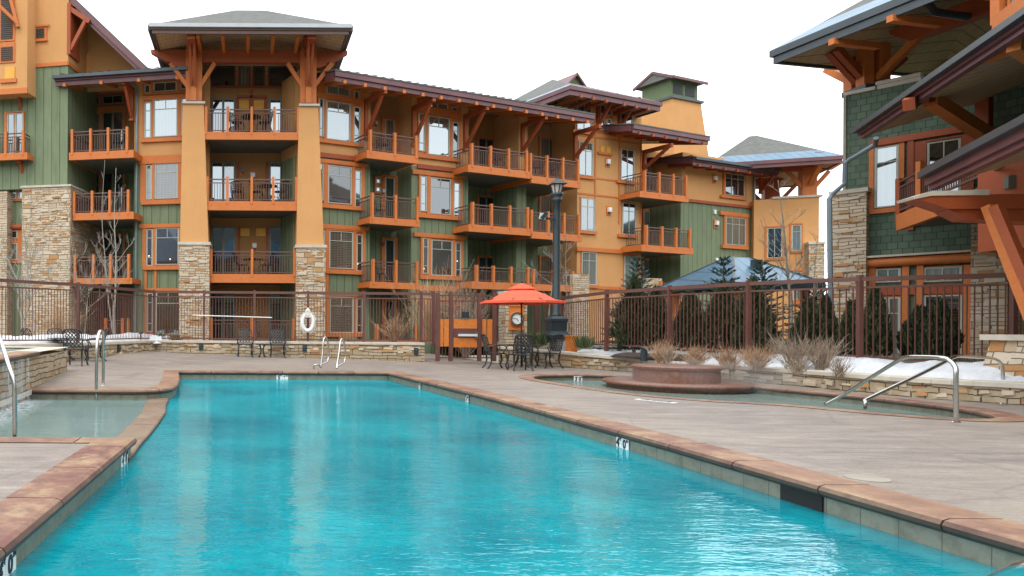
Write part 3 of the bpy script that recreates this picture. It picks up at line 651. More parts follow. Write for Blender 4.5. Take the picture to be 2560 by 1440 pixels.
snow_patch('snow_patch', strip([p for p in wr if p[1] > 7 and p[0] > 11.9][:], .5, 2.6), lambda x, y: bedR(x, y), .14, 9.1, .12, -.02, 'thin broken snow patches below the right end of the fence', .25)
snow_patch('snow_patch', [(10.4, 21.8), (11.6, 19.6), (13, 20.5), (12, 23), (10.6, 23)], bedR, .12, 2.0, .14, 0, 'flat snow patch behind the lamp post', .3)
snow_patch('snow_bank', [(-6.9, 19.9), (-5.3, 22.0), (-3.9, 26.0), (-2.6, 26.9), (-3.2, 27.6), (-6, 26.5), (-9, 21)], lambda x, y: .62, .30, 1.3, .14, .05, 'snow mound around the bare aspens inside the left fence corner', .3)
snow_patch('snow_bank', strip([(-12, 16.5), (-9.2, 17.4), (-6.6, 19.4)], .4, 1.9), lambda x, y: .62, .36, 6.6, .14, .04, 'snow bank at the far left behind the raised spa', .3)
mc = [gnd(x, y, .52) for x, y in ((1450, 876), (1600, 878), (1690, 884), (1600, 890), (1460, 884))]
mb = MB()
for i in range(14):
    a = i / 14; c = Vector((10.9, 19.9, .42)).lerp(Vector((11.9, 18.6, .4)), a); mb.lathe([(.55, 0), (.4, .08), (.12, .13)], (c.x, c.y, c.z), 12)
tag(mb.build('mulch_mound', 'mulch', smooth=True), 'low dark mulch mound between the planter wall cap and the snow', 'mulch', kind='stuff')
# ------------------------------------------------------------------ building kit
L = Fr(-2.99, 31.7, -11); T = Fr(-2.83, 30, 0); B = Fr(3.2, 31.1, 23)
def lin(F, tr, d):
    """linear map from the photograph's rectangle tr onto the facade plane"""
    s0, s1, z0, z1 = F.rect(*tr, d); x0, y0, x1, y1 = tr
    return (lambda x: s0 + (s1 - s0) * (x - x0) / (x1 - x0)), (lambda y: z1 + (z0 - z1) * (y - y0) / (y1 - y0))
def window(F, par, tr, lites, d=0., mat='glass', trim='timber', head=None, sill=None, backs=True, label=None, fr='frame', name='window'):
    """lites: (x0,y0,x1,y1,style[,glass])"""
    fx, fz = lin(F, tr, d); s0, s1, z0, z1 = fx(tr[0]), fx(tr[2]), fz(tr[3]), fz(tr[1])
    mb = MB()
    if backs:
        mb.fbox(F, s0, s1, d - .02, d + .015, z0, z1)
        lx = sorted(lites, key=lambda q: q[0]); a0, a1 = fx(lx[0][0]) - .03, fx(max(q[2] for q in lites)) + .03
        zt = max(fz(q[1]) for q in lites) + .03; zb = min(fz(q[3]) for q in lites) - .03
        if a0 - s0 > .03: mb.fbox(F, s0, a0, d, d + .075, z0, z1)
        if s1 - a1 > .03: mb.fbox(F, a1, s1, d, d + .075, z0, z1)
        if z1 - zt > .02: mb.fbox(F, max(s0, a0), min(s1, a1), d, d + .08, zt, z1)
        if zb - z0 > .02: mb.fbox(F, max(s0, a0), min(s1, a1), d, d + .08, z0, zb)
        cols = sorted({(q[0], q[2]) for q in lites})
        for (p0, p1), (q0, q1) in zip(cols, cols[1:]):
            if q0 - p1 > 3: mb.fbox(F, fx(p1) + .03, fx(q0) - .03, d, d + .07, zb, zt)
    else: mb.fbox(F, s0, s1, d - .02, d + .01, z0, z1)
    for q, ex in ((head, .10), (sill, .13)):
        if q:
            a, b, c, e = F.rect(*q, d + ex); mb.fbox(F, a, b, d, d + ex, c, e)
    w_ = mb.build(name, trim, par, label=label)
    for q in lites:
        a, b, c, e = fx(q[0]), fx(q[2]), fz(q[3]), fz(q[1]); st = q[4]; gm = q[5] if len(q) > 5 else mat; t = .035
        mb = MB(); mb.fbox(F, a - .02, a + t, d + .015, d + .06, c, e); mb.fbox(F, b - t, b + .02, d + .015, d + .06, c, e)
        mb.fbox(F, a + t, b - t, d + .015, d + .06, c, c + t); mb.fbox(F, a + t, b - t, d + .015, d + .06, e - t, e)
        bar = lambda z: mb.fbox(F, a + t, b - t, d + .02, d + .052, z - .014, z + .014)
        vb = lambda s, z_0, z_1: mb.fbox(F, s - .014, s + .014, d + .022, d + .05, z_0, z_1)
        h = e - c
        if st == 'top2': zz = e - h * .26; bar(zz); vb((a + b) / 2, zz + .014, e - t)
        elif st == 'side': bar(e - h * .24); bar(c + h * .22)
        elif st == 'topbar': bar(e - h * .26)
        elif st == 'split': vb((a + b) / 2, c + t, e - t)
        elif st == 'tall': vb((a + b) / 2, c + t, e - t); mb.fbox(F, a + t, (a + b) / 2 - .016, d + .02, d + .052, e - h * .27, e - h * .27 + .03); mb.fbox(F, (a + b) / 2 + .016, b - t, d + .02, d + .052, e - h * .27, e - h * .27 + .03)
        elif st == 'tri':
            w3 = (b - a) / 3; vb(a + w3, c + t, e - t); vb(a + 2 * w3, c + t, e - t)
            for k in range(3): mb.fbox(F, a + k * w3 + .03, a + (k + 1) * w3 - .03, d + .02, d + .052, e - h * .25, e - h * .25 + .03)
        mb.build('sash', fr, w_)
        mb = MB(); mb.fbox(F, a + .01, b - .01, d + .015, d + .03, c + .01, e - .01); mb.build('pane', gm, w_)
    return w_
def balcony(F, par, x0, x1, yt, yb, yr, d, depth, posts, label=None, rim='timber', n_side=1, lo=None):
    """rim board between yt and yb, rail top at yr, all seen at plane d"""
    s0, s1, zb, zt = F.rect(x0, yt, x1, yb, d); zr = F.Z((x0 + x1) / 2, yr, d)
    mb = MB(); mb.fbox(F, s0, s1, d - .13, d, zb, zt); mb.fbox(F, s0, s0 + .1, d - depth, d - .13, zb + .04, zt - .02); mb.fbox(F, s1 - .1, s1, d - depth, d - .13, zb + .04, zt - .02)
    for k in [F.S(p, d) for p in posts]:
        for zz in (.3, .7): mb.fbox(F, k - .018, k + .018, d, d + .012, zb + (zt - zb) * zz - .018, zb + (zt - zb) * zz + .018)
    bal = mb.build('balcony', rim, par, label=label)
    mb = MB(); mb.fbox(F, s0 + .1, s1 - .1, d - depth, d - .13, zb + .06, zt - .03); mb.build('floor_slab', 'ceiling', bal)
    ps = [F.S(p, d) for p in posts]; tt = zr + .09
    for k in ps:
        mb = MB(); mb.fbox(F, k - .055, k + .055, d - .13, d + .02, zt - .12, tt); mb.build('rail_post', rim, bal)
    ends = [(ps[0], 1)] if n_side else []
    ends = [ps[0], ps[-1]] if n_side == 2 else ([ps[0]] if n_side == 1 else [])
    for k in ends:
        mb = MB(); mb.fbox(F, k - .07, k + .07, d - depth + .05, d - depth + .2, zt - .12, tt); mb.build('rail_post', rim, bal)
    mb = MB()
    def run(P0, P1):
        for z, h in ((zr - .02, .05), (zr - .17, .035), (zt + .07, .035)): mb.bar(P0(z), P1(z), .045, h)
        a, b = P0(0), P1(0); n = max(2, int((b - a).length / .105))
        for i in range(1, n):
            p = a.lerp(b, i / n); mb.add([p + Vector((-.012, -.012, zt + .07)), p + Vector((.012, -.012, zt + .07)), p + Vector((.012, .012, zt + .07)), p + Vector((-.012, .012, zt + .07)), p + Vector((-.012, -.012, zr - .17)), p + Vector((.012, -.012, zr - .17)), p + Vector((.012, .012, zr - .17)), p + Vector((-.012, .012, zr - .17))], [(0, 1, 5, 4), (1, 2, 6, 5), (2, 3, 7, 6), (3, 0, 4, 7)])
    for a, b in zip(ps, ps[1:]): run(lambda z: F.P(a + .075, d - .065, z), lambda z: F.P(b - .075, d - .065, z))
    for k in ends: run(lambda z: F.P(k, d - .15, z), lambda z: F.P(k, d - depth + .2, z))
    mb.build('railing', 'rail', bal)
    return bal, s0, s1, zt
def bracket(F, par, s, zb, zt, out, w=.16, name='bracket', mat='timber_red', d0=0.):
    """wall post, outrigger and raking strut under an eave"""
    mb = MB(); mb.fbox(F, s - w / 2, s + w / 2, d0, d0 + .14, zb, zt); 
    mb.fbox(F, s - w / 2 - .002, s + w / 2 + .002, d0 + .14, d0 + out, zt - .2, zt); mb.fbox(F, s - w / 2 - .03, s + w / 2 + .03, d0, d0 + .2, zb - .08, zb)
    mb.bar(F.P(s, d0 + .12, zb + .12), F.P(s, d0 + out - .25, zt - .18), w * .8, .15)
    pa = F.P(s, d0 + .16, zb + .5); pm = F.P(s, d0 + out * .32, zb + (zt - zb) * .42)
    return mb.build(name, mat, par)
def roof_slab(F, par, s0, s1, z, de, db, pitch, fas='maroon', th=.20, name='roof', rt=True, cable=True, gutter=False, n_r=0, top='roof', label=None, tails='timber'):
    """shed roof: eave at distance de in front, climbing back to db"""
    k = math.tan(R(pitch)); zz = lambda d: z + (de - d) * k
    mb = MB(); mb.hexa([F.P(s0, de, z - .03), F.P(s1, de, z - .03), F.P(s1, db, zz(db) - .03), F.P(s0, db, zz(db) - .03), F.P(s0, de, z + .03), F.P(s1, de, z + .03), F.P(s1, db, zz(db) + .03), F.P(s0, db, zz(db) + .03)])
    rf = mb.build(name, top, par, label=label)
    mb = MB(); mb.fbox(F, s0 + .02, s1 - .02, de - .09, de - .02, z - .24, z - .035); mb.fbox(F, s0 + .05, s1 - .05, de - .16, de - .095, z - .44, z - .06)
    for s in (s0, s1):
        sg = 1 if s == s0 else -1; a, b = (s + .02 * sg, s + .08 * sg); a, b = min(a, b), max(a, b)
        mb.hexa([F.P(a, de - .17, z - .34), F.P(b, de - .17, z - .34), F.P(b, db, zz(db) - .36), F.P(a, db, zz(db) - .36), F.P(a, de - .17, z - .035), F.P(b, de - .17, z - .035), F.P(b, db, zz(db) - .035), F.P(a, db, zz(db) - .035)])
    mb.build('fascia', fas, rf)
    mb = MB(); q = lambda d, o: zz(d) - o
    mb.hexa([F.P(s0 + .09, de - .17, q(de, .3)), F.P(s1 - .09, de - .17, q(de, .3)), F.P(s1 - .09, db, q(db, .3)), F.P(s0 + .09, db, q(db, .3)), F.P(s0 + .09, de - .17, q(de, .22)), F.P(s1 - .09, de - .17, q(de, .22)), F.P(s1 - .09, db, q(db, .22)), F.P(s0 + .09, db, q(db, .22))]); mb.build('soffit', 'soffit', rf)
    if rt:
        n = n_r or max(2, int((s1 - s0) / 1.25)); first = None
        for i in range(n):
            s = s0 + .5 + (s1 - s0 - 1) * i / (n - 1); P = F.P(s, de, z)
            if first is None:
                mb = MB(); kk = math.tan(R(pitch)); mb.hexa([F.P(s - .07, de - .02, z - .50), F.P(s + .07, de - .02, z - .50), F.P(s + .07, de - 1.9, z - .50 + 1.9 * kk), F.P(s - .07, de - 1.9, z - .50 + 1.9 * kk), F.P(s - .07, de - .02, z - .35), F.P(s + .07, de - .02, z - .35), F.P(s + .07, de - 1.9, z - .31 + 1.9 * kk), F.P(s - .07, de - 1.9, z - .31 + 1.9 * kk)])
                first = mb.build('rafter_tail', tails, rf); b0 = P
            else:
                c = first.copy(); C.objects.link(c); c.parent = rf; c.location = Vector(first.location) + (P - b0)
    if gutter:
        mb = MB(); mb.fbox(F, s0, s1, de - .0, de + .13, z - .16, z - .02); mb.build('gutter', 'gutter', rf)
    if cable:
        n = int((s1 - s0) / .22); pts = []
        for i in range(n):
            dd = de - (.02 if i % 2 else .42); pts.append(F.P(s0 + .1 + (s1 - s0 - .2) * i / (n - 1), dd, zz(dd) + (.075 if i % 2 else .06)))
        mb = MB(); mb.tube(pts, .022, 3, False); mb.build('heat_cable', 'gutter', rf)
    return rf
def hip(F, par, s0, s1, db, df, z, rise, mat='roof', band='metalroof', fas='maroon', th=.3, name='roof', ridge=.25, bw=.9, sof=True, label=None, sofk=.55):
    """hip roof with a metal band along the eaves; s0..s1 by db..df"""
    sc_ = (s0 + s1) / 2; dc = (df + db) / 2; rx = (s1 - s0) * ridge / 2
    A = F.P(sc_ - rx, dc, z + rise); Bp = F.P(sc_ + rx, dc, z + rise)
    c = [F.P(s0, df, z), F.P(s1, df, z), F.P(s1, db, z), F.P(s0, db, z)]
    f = bw / (math.hypot((s1 - s0) / 2, (df - db) / 2)); tops = [A, Bp, Bp, A]
    m = [p.lerp(t, f) for p, t in zip(c, tops)]
    mb = MB(); mb.add(m + [A, Bp], [(0, 1, 5, 4), (1, 2, 5), (2, 3, 4, 5), (3, 0, 4)]); rf = mb.build(name, mat, par, label=label)
    mb = MB(); mb.add(c + m, [(0, 1, 5, 4), (1, 2, 6, 5), (2, 3, 7, 6), (3, 0, 4, 7)]); mb.build('metal_edge', band, rf)
    mb = MB()
    for i in range(4):
        a, b = c[i], c[(i + 1) % 4]; ce = (c[0] + c[2]) / 2; ins = lambda p, k: p + (ce - p).normalized() * k
        for k0, k1, h0, h1 in ((.0, .10, .01, -.20), (.10, .2, -.03, -th)):
            mb.hexa([ins(a, k0) + Vector((0, 0, h1)), ins(b, k0) + Vector((0, 0, h1)), ins(b, k1) + Vector((0, 0, h1)), ins(a, k1) + Vector((0, 0, h1)), ins(a, k0) + Vector((0, 0, h0 - .015)), ins(b, k0) + Vector((0, 0, h0 - .015)), ins(b, k1) + Vector((0, 0, h0 - .015)), ins(a, k1) + Vector((0, 0, h0 - .015))])
    mb.build('fascia', fas, rf)
    if sof:
        ce = (c[0] + c[2]) / 2; mb = MB(); q = [p + (ce - p).normalized() * .21 + Vector((0, 0, -th * .8)) for p in c]; up = ce + Vector((0, 0, rise * sofk - th))
        q2 = [p.lerp(up, .7) for p in q]; mb.add(q + q2, [(0, 1, 5, 4), (1, 2, 6, 5), (2, 3, 7, 6), (3, 0, 4, 7), (4, 5, 6, 7)]); mb.build('soffit', 'soffit', rf)
    return rf, c
def wall_lamp(F, par, x, y, d, mat='lantern', w=.17, h=.26, board=True):
    s, z = F.hit(x, y, d); mb = MB(); mb.fbox(F, s - w * .8, s + w * .8, d, d + .03, z - h * .75, z + h * .75); o = mb.build('wall_lamp', 'timber', par)
    mb = MB(); mb.fbox(F, s - w / 2, s + w / 2, d + .03, d + .14, z - h * .2, z + h / 2); mb.build('shade', mat, o)
    mb = MB(); mb.fbox(F, s - w / 3, s + w / 3, d + .03, d + .1, z - h / 2, z - h * .2); mb.build('mount', 'rail', o)
# ------------------------------------------------------------------ the large lodge
HQ = thing('hotel_lodge', 'long four storey lodge of orange stucco, green siding and cedar balconies behind the pool fence', 'building', (0, 32, .3))
def wbox(F, x0, x1, d0, d1, z0, z1, mat, name='wall', label=None, pad0=0, pad1=0):
    mb = MB(); mb.fbox(F, F.S(x0, d1) - pad0, F.S(x1, d1) + pad1, d0, d1, z0, z1); return mb.build(name, mat, HQ, label=label)
def strip_(F, x0, y0, x1, y1, d, t=.05, mat='timber', name='trim_board', lo=0):
    mb = MB(); mb.pbox(F, x0, y0, x1, y1, d + lo, d + t); return mb.build(name, mat, HQ)
ZG = -.2
# ---- centre tower
dB = -2.7
zt = 13.0
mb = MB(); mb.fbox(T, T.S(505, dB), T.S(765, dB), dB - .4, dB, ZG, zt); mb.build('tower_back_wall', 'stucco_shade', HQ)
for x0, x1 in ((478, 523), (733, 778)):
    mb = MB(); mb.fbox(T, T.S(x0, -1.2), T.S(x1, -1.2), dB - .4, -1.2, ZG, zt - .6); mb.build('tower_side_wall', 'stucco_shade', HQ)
def batter(x0t, x1t, x0b, x1b, yt, yb, name, mat, dd=1.2, ex=0):
    s0, z1 = T.hit(x0t, yt); s1, _ = T.hit(x1t, yt); a0, z0 = T.hit(x0b, yb); a1, _ = T.hit(x1b, yb); n = ex
    mb = MB(); mb.hexa([T.P(a0, n, z0), T.P(a1, n, z0), T.P(a1, -dd, z0), T.P(a0, -dd, z0), T.P(s0, n - .1, z1), T.P(s1, n - .1, z1), T.P(s1, -dd, z1), T.P(s0, -dd, z1)])
    return mb.build(name, mat, HQ)
for k, (a, b, c_, e, yt, ys, s0, s1) in enumerate(((456, 509, 450, 521, 258, 607, 449, 525), (748, 796, 741, 810, 264, 614, 741, 814))):
    p = batter(a, b, c_, e, yt, ys, 'pillar', 'stucco')
    mb = MB(); z1 = T.Z(s0, ys); mb.fbox(T, T.S(s0), T.S(s1), -1.35, .14, ZG, z1 - .1); pier_rocks(mb, T, T.S(s0), T.S(s1), .5, z1 - .1, .14); q = mb.build('stone_pier', 'stone', HQ)
    mb = MB(); mb.fbox(T, T.S(s0) - .05, T.S(s1) + .05, -1.4, .19, z1 - .1, z1 + .02); mb.build('cap', 'cap', q)
    z2 = T.Z(a, yt); mb = MB(); mb.fbox(T, T.S(a) - .04, T.S(b) + .04, -1.24, .0, z2, z2 + .09); mb.build('cap', 'cap', p)
    xm = (482, 770)[k]; zb_, zc = z2 + .14, T.Z(xm, 92); sm_ = T.S(xm)
    mb = MB()
    for o in (-.2, .2): mb.fbox(T, sm_ + o - .15, sm_ + o + .15, -.5, -.17, zb_, zc + .1)
    mb.fbox(T, sm_ - .12, sm_ + .12, -.55, -.04, zb_, zc + .5); mb.fbox(T, sm_ - .3, sm_ + .3, -.9, -.55, zb_, zc)
    post = mb.build('timber_post', 'timber', HQ)
    mb = MB(); mb.fbox(T, sm_ - .31, sm_ + .31, -.9, -.05, zb_ - .06, zb_); mb.build('base_plate', 'gutter', post)
    # outrigger and front strut
    zo = T.Z(xm, 95, 1.4)
    mb = MB(); mb.hexa([T.P(sm_ - .17, 1.45, zo - .05), T.P(sm_ + .17, 1.45, zo - .05), T.P(sm_ + .17, -1.9, zo - .3), T.P(sm_ - .17, -1.9, zo - .3), T.P(sm_ - .17, 1.45, zo + .4), T.P(sm_ + .17, 1.45, zo + .4), T.P(sm_ + .17, -1.9, zo + .4), T.P(sm_ - .17, -1.9, zo + .4)]); mb.build('outrigger', 'timber_red', post)
    mb = MB(); 
    for o in (-.09, .09): mb.bar(T.P(sm_ + o, .0, T.Z(xm, 212)), T.P(sm_ + o, .95, zo + .0), .1, .16)
    mb.build('front_strut', 'timber_red', post)
    for sg in (-1, 1):
        mb = MB(); xa = xm + sg * 14; xb = xm + sg * (60 if (k == 0) == (sg < 0) else 52); mb.bar(T.P(T.S(xa), -.3, T.Z(xa, 213)), T.P(T.S(xb), -.3, T.Z(xb, 152)), .17, .17); mb.build('strut', 'timber', post)
        mb = MB(); mb.bar(T.P(T.S(xa), -.3, T.Z(xa, 218)), T.P(T.S(xa), -.3, T.Z(xa, 200)), .2, .2); mb.build('strut_foot', 'timber_red', post)
# main beam with tapered ends
a, z1 = T.hit(378, 128, -.35); b, _ = T.hit(868, 132, -.35); z0 = T.Z(620, 158, -.35); z1 = T.Z(620, 128, -.35)
def beam(F, s0, s1, d0, d1, z0, z1, par, mat='timber_red', tap=.7, name='beam'):
    mb = MB(); vs = [(s0, z1), (s0, z1 - .12), (s0 + tap, z0), (s1 - tap, z0), (s1, z1 - .12), (s1, z1)]; n = len(vs)
    mb.add([F.P(s, d1, z) for s, z in vs] + [F.P(s, d0, z) for s, z in vs], [tuple(range(n)), tuple(range(2 * n - 1, n - 1, -1))] + [((i + 1) % n, i, n + i, n + (i + 1) % n) for i in range(n)]); return mb.build(name, mat, par)
beam(T, a, b, -.5, -.22, z0, z1, HQ); beam(T, a + .9, a + 2.1, -.52, -.2, z0 - .22, z0, HQ, tap=.3, name='corbel')
beam(T, b - 2.1, b - .9, -.52, -.2, z0 - .22, z0, HQ, tap=.3, name='corbel')
for s in (a + 1.8, b - 1.8): 
    mb = MB(); mb.fbox(T, s - .14, s + .14, dB, 1.0, z1 + .02, z1 + .38); mb.build('cross_beam', 'timber_red', HQ)
tr_, cor = hip(T, HQ, -1.21, 6.92, -3.4, 1.7, 13.42, 1.75, th=.34, name='tower_roof', ridge=.16, bw=.8, fas='rail', band='roof')
mb = MB(); mb.fbox(T, -1.24, 6.95, 1.68, 1.8, 13.30, 13.45); mb.build('gutter', 'flash', tr_)
for sx in (-1.30, 6.91):
    mb = MB(); mb.fbox(T, sx, sx + .1, -3.4, 1.68, 13.2, 13.43); mb.build('gutter', 'gutter', tr_)
n = 44; mb = MB(); mb.tube([T.P(-1.1 + 7.9 * i / (n - 1), 1.6 if i % 2 else 1.2, 13.47 if i % 2 else 13.72) for i in range(n)], .022, 3, False); mb.build('heat_cable', 'gutter', tr_)
for xx in (495, 557, 620, 683, 745):
    s, z = T.hit(xx, 92, 1.3); mb = MB(); mb.fbox(T, s - .07, s + .07, -1.2, 1.45, z - .08, z + .1); mb.build('rafter_tail', 'timber', tr_)
# balconies and doors of the tower
TBL = [('top', 511, 747, 330, 349, 272, (514, 568, 628, 685, 744)), ('third', 515, 744, 503, 526, 447, (518, 568, 629, 683, 741)), ('second', 523, 740, 685, 707, 628, (529, 631, 737)), ('ground', 525, 740, 853, 870, 800, (531, 631, 735))]
for nm, x0, x1, yt, yb, yr, ps in TBL:
    bal, s0, s1, zt_ = balcony(T, HQ, x0, x1, yt, yb, yr, -.12, 2.58, ps, n_side=0, label=f'wide {nm} floor balcony between the two pillars' if nm != 'ground' else 'ground floor terrace rail between the stone piers')
for (yt, yb, mats) in ((249, 333, 'glass'), (406, 505, 'glass'), (568, 690, 'glass_dark'), (735, 856, 'glass_dark')):
    for x0, x1 in ((530, 586), (675, 731)):
        window(T, HQ, (x0 - 4, yt - 3, x1 + 4, yb), [(x0, yt, (x0 + x1) / 2 - 1, yb, 'plain', mats), ((x0 + x1) / 2 + 1, yt, x1, yb, 'plain', mats)], d=dB, mat=mats, trim='frame_dk', backs=False, fr='frame_dk', name='sliding_door')
for x0, y0, x1, y1 in ((598, 251, 622, 272), (634, 251, 660, 272), (601, 571, 624, 590), (640, 571, 664, 590)): strip_(T, x0, y0, x1, y1, dB, .06, 'yellow', 'accent_panel')
for x0, y0, x1, y1 in ((590, 246, 597, 330), (625, 225, 632, 275), (661, 246, 668, 330), (592, 405, 598, 500), (664, 405, 670, 500), (594, 568, 600, 690), (665, 568, 671, 690), (592, 238, 668, 244), (540, 215, 720, 219)): strip_(T, x0, y0, x1, y1, dB, .08, 'timber_red')
for x0, x1 in ((526, 586), (598, 624), (634, 660), (672, 735)):
    window(T, HQ, (x0 - 3, 150, x1 + 3, 218), [(x0, 153, x1, 216, 'topbar')], d=dB, mat='glass_dark', trim='timber_red', fr='rail')
for x, y in ((607, 428), (612, 598)): pass
wall_lamp(T, HQ, 608, 428, dB, 'gutter'); wall_lamp(T, HQ, 632, 441, dB, 'white', .2, .3); wall_lamp(T, HQ, 636, 617, dB, 'white', .2, .3); wall_lamp(T, HQ, 632, 300, dB, 'white', .16, .3)
# ---- left wing
zl = lambda y, x=400, d=0: L.Z(x, y, d)
zTopL = zl(176, 400, 1.3); zBand = zl(397)
wbox(L, 335, 500, -3, 0, zBand, zTopL + .3, 'stucco'); wbox(L, 335, 500, -3, -.01, ZG, zBand, 'siding')
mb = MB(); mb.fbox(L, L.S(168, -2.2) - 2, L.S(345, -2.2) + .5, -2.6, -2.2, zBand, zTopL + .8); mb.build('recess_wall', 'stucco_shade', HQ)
mb = MB(); mb.fbox(L, L.S(168, -2.2) - 2, L.S(345, -2.2) + .5, -2.61, -2.21, ZG, zBand); mb.build('recess_wall', 'siding', HQ)
roof_slab(L, HQ, L.S(132, 1.4), L.S(468, 1.4), L.Z(300, 178, 1.4), 1.4, -5, 13, gutter=True, label='shallow roof with dark gutter over the left wing')
for x, t in ((306, 1), ):
    bracket(L, HQ, L.S(330, 0), L.Z(330, 300), zTopL - .25, 1.2)
strip_(L, 345, 388, 456, 399, 0, .07); strip_(L, 345, 397, 456, 405, 0, .05)
WL4 = dict(trim='timber')
window(L, HQ, (357, 247, 470, 350), [(363, 254, 378, 343, 'side'), (386, 249, 444, 342, 'top2'), (455, 249, 468, 342, 'side')], head=(357, 238, 470, 247), sill=(352, 343, 470, 353))
window(L, HQ, (357, 203, 470, 236), [(363, 210, 376, 231, 'plain', 'glass_dark'), (386, 206, 442, 229, 'split', 'glass_dark'), (453, 207, 468, 227, 'plain', 'glass_dark')])
window(L, HQ, (352, 405, 470, 503), [(367, 412, 380, 498, 'side', 'glass_dark'), (389, 409, 445, 497, 'top2', 'glass_blind')], head=(345, 397, 470, 408), sill=(352, 500, 470, 510))
window(L, HQ, (357, 567, 470, 668), [(368, 573, 382, 664, 'side', 'glass_blind'), (391, 571, 447, 662, 'top2', 'glass_blind')], head=(347, 559, 470, 569), sill=(357, 664, 470, 674))
window(L, HQ, (362, 728, 470, 842), [(369, 733, 383, 830, 'side', 'glass_dark'), (392, 731, 450, 836, 'top2', 'glass_blind')], head=(362, 720, 470, 728))
for x in (361, 385): strip_(L, x, 674, x + 6, 722, 0, .06)
mb = MB(); s = L.S(341, .08); mb.tube([L.P(s, .1, ZG), L.P(s, .1, zTopL - .3), L.P(s - .3, .9, zTopL - .05)], .055, 8); mb.build('downspout', 'pipe', HQ)
for nm, x0, x1, yt, yb, yr, ps in (('top', 172, 334, 378, 397, 325, (179, 225, 269, 316)), ('third', 182, 334, 531, 549, 481, (185, 230, 274, 320)), ('second', 184, 330, 695, 710, 641, (188, 234, 277, 322))):
    balcony(L, HQ, x0, x1, yt, yb, yr, 1.15, 3.3, ps, n_side=1, label=f'{nm} floor balcony of the left wing above the bare aspens')
for (yt, yb, gm) in ((282, 392, 'glass'), (432, 545, 'glass_dark'), (590, 705, 'glass_dark'), (745, 860, 'glass_dark')):
    window(L, HQ, (232, yt - 6, 314, yb), [(238, yt + 2, 249, yb, 'side', gm), (258, yt, 282, yb, 'plain', gm), (284, yt, 308, yb, 'plain', gm)], d=-2.2, fr='frame_dk', name='balcony_door')
window(L, HQ, (232, 236, 314, 266), [(238, 241, 249, 262, 'plain'), (258, 240, 308, 260, 'split')], d=-2.2, mat='glass_dark', fr='frame_dk', trim='timber_red')
balcony(L, HQ, 262, 330, 855, 868, 800, .2, .8, (266, 308, 322), n_side=0, label='ground terrace rail behind the aspens')
# left gabled mass
zs = L.Z(110, 470, 1.15); zb2 = L.Z(110, 163, 1.1)
a0, a1 = L.S(-60, 1.1), L.S(168, 1.1)
mb = MB(); mb.fbox(L, a0, a1, -5, 1.1, zs, zb2); mb.build('wall', 'siding', HQ)
mb = MB(); mb.fbox(L, a0, a1, .95, 1.1, zb2, 16.5); mb.fbox(L, a0, a1 - .003, -.9, .95, zb2, 14.6); mb.build('wall', 'stucco', HQ)
mb = MB(); q = L.S(55, 1.3), L.S(176, 1.3); mb.fbox(L, q[0], q[1], -2.0, 1.3, ZG, zs); pier_rocks(mb, L, q[0], q[1], .5, zs, 1.3, 5); o = mb.build('stone_bay', 'stone', HQ)
mb = MB(); mb.fbox(L, q[0] - .05, q[1] + .05, -2.05, 1.36, zs, zs + .09); mb.build('cap', 'cap', o)
mb = MB(); mb.fbox(L, a0, L.S(66, .7), -3, .7, ZG, zs); mb.build('wall', 'siding', HQ)
strip_(L, 66, 157, 168, 166, 1.1, .06, 'timber')
mb = MB(); mb.fbox(L, a1, a1 + .05, -3, 1.16, zb2 - .08, zb2 + .1); mb.build('trim_board', 'timber', HQ)
# gable wall behind and its raking roof
p1 = L.hit(176, -12, -1.0); p2 = L.hit(356, 168, -1.0)
mb = MB(); zq_ = zTopL + .1; sl_ = (p2[1] - p1[1]) / (p2[0] - p1[0]); zl_ = lambda s_: p1[1] + (s_ - p1[0]) * sl_ - .12; vs = [(a1 - .1, zq_), (p2[0], zq_), (p2[0], zl_(p2[0])), ((a1 + p2[0]) / 2, zl_((a1 + p2[0]) / 2)), (a1 - .1, zl_(a1 - .1))]
mb.fbox(L, a0, a1 - .006, -.98, .94, 14.3, zl_(a1)); n = 5
mb.add([L.P(s, -1, z) for s, z in vs] + [L.P(s, -1.15, z) for s, z in vs], [tuple(range(n)), tuple(range(2 * n - 1, n - 1, -1))] + [((i + 1) % n, i, n + i, n + (i + 1) % n) for i in range(n)]); mb.build('gable_wall', 'stucco', HQ)
p1 = L.hit(188, -4, 1.0); p2 = L.hit(366, 165, 1.0); e = ((p2[0] - p1[0]), (p2[1] - p1[1])); el = math.hypot(*e); e = (e[0] / el, e[1] / el); p0 = (p1[0] - e[0] * 4, p1[1] - e[1] * 4 * .55)
def rake(F, A, Bq, d0, d1, th, name, mat, par):
    mb = MB(); mb.hexa([F.P(A[0], d1, A[1] - th), F.P(Bq[0], d1, Bq[1] - th), F.P(Bq[0], d0, Bq[1] - th), F.P(A[0], d0, A[1] - th), F.P(A[0], d1, A[1]), F.P(Bq[0], d1, Bq[1]), F.P(Bq[0], d0, Bq[1]), F.P(A[0], d0, A[1])]); return mb.build(name, mat, par)
p3 = (p2[0] + e[0] * .1, p2[1] + e[1] * .1)
rr = rake(L, p1, p3, -1.4, 1.0, .08, 'gable_roof', 'roof', HQ); rake(L, (p1[0], p1[1] - .085), (p3[0], p3[1] - .085), .85, 1.02, .3, 'fascia', 'maroon', rr); rake(L, (p1[0], p1[1] - .385), (p3[0], p3[1] - .385), .78, .93, .2, 'fascia', 'maroon', rr); rake(L, (p1[0], p1[1] - .1), (p3[0], p3[1] - .1), -1.0, .84, .12, 'soffit', 'soffit', rr)
r2 = rake(L, p0, p1, -1.0, 1.0, .08, 'gable_roof', 'roof', HQ); rake(L, (p0[0], p0[1] - .085), (p1[0], p1[1] - .085), .85, 1.02, .3, 'fascia', 'maroon', r2)
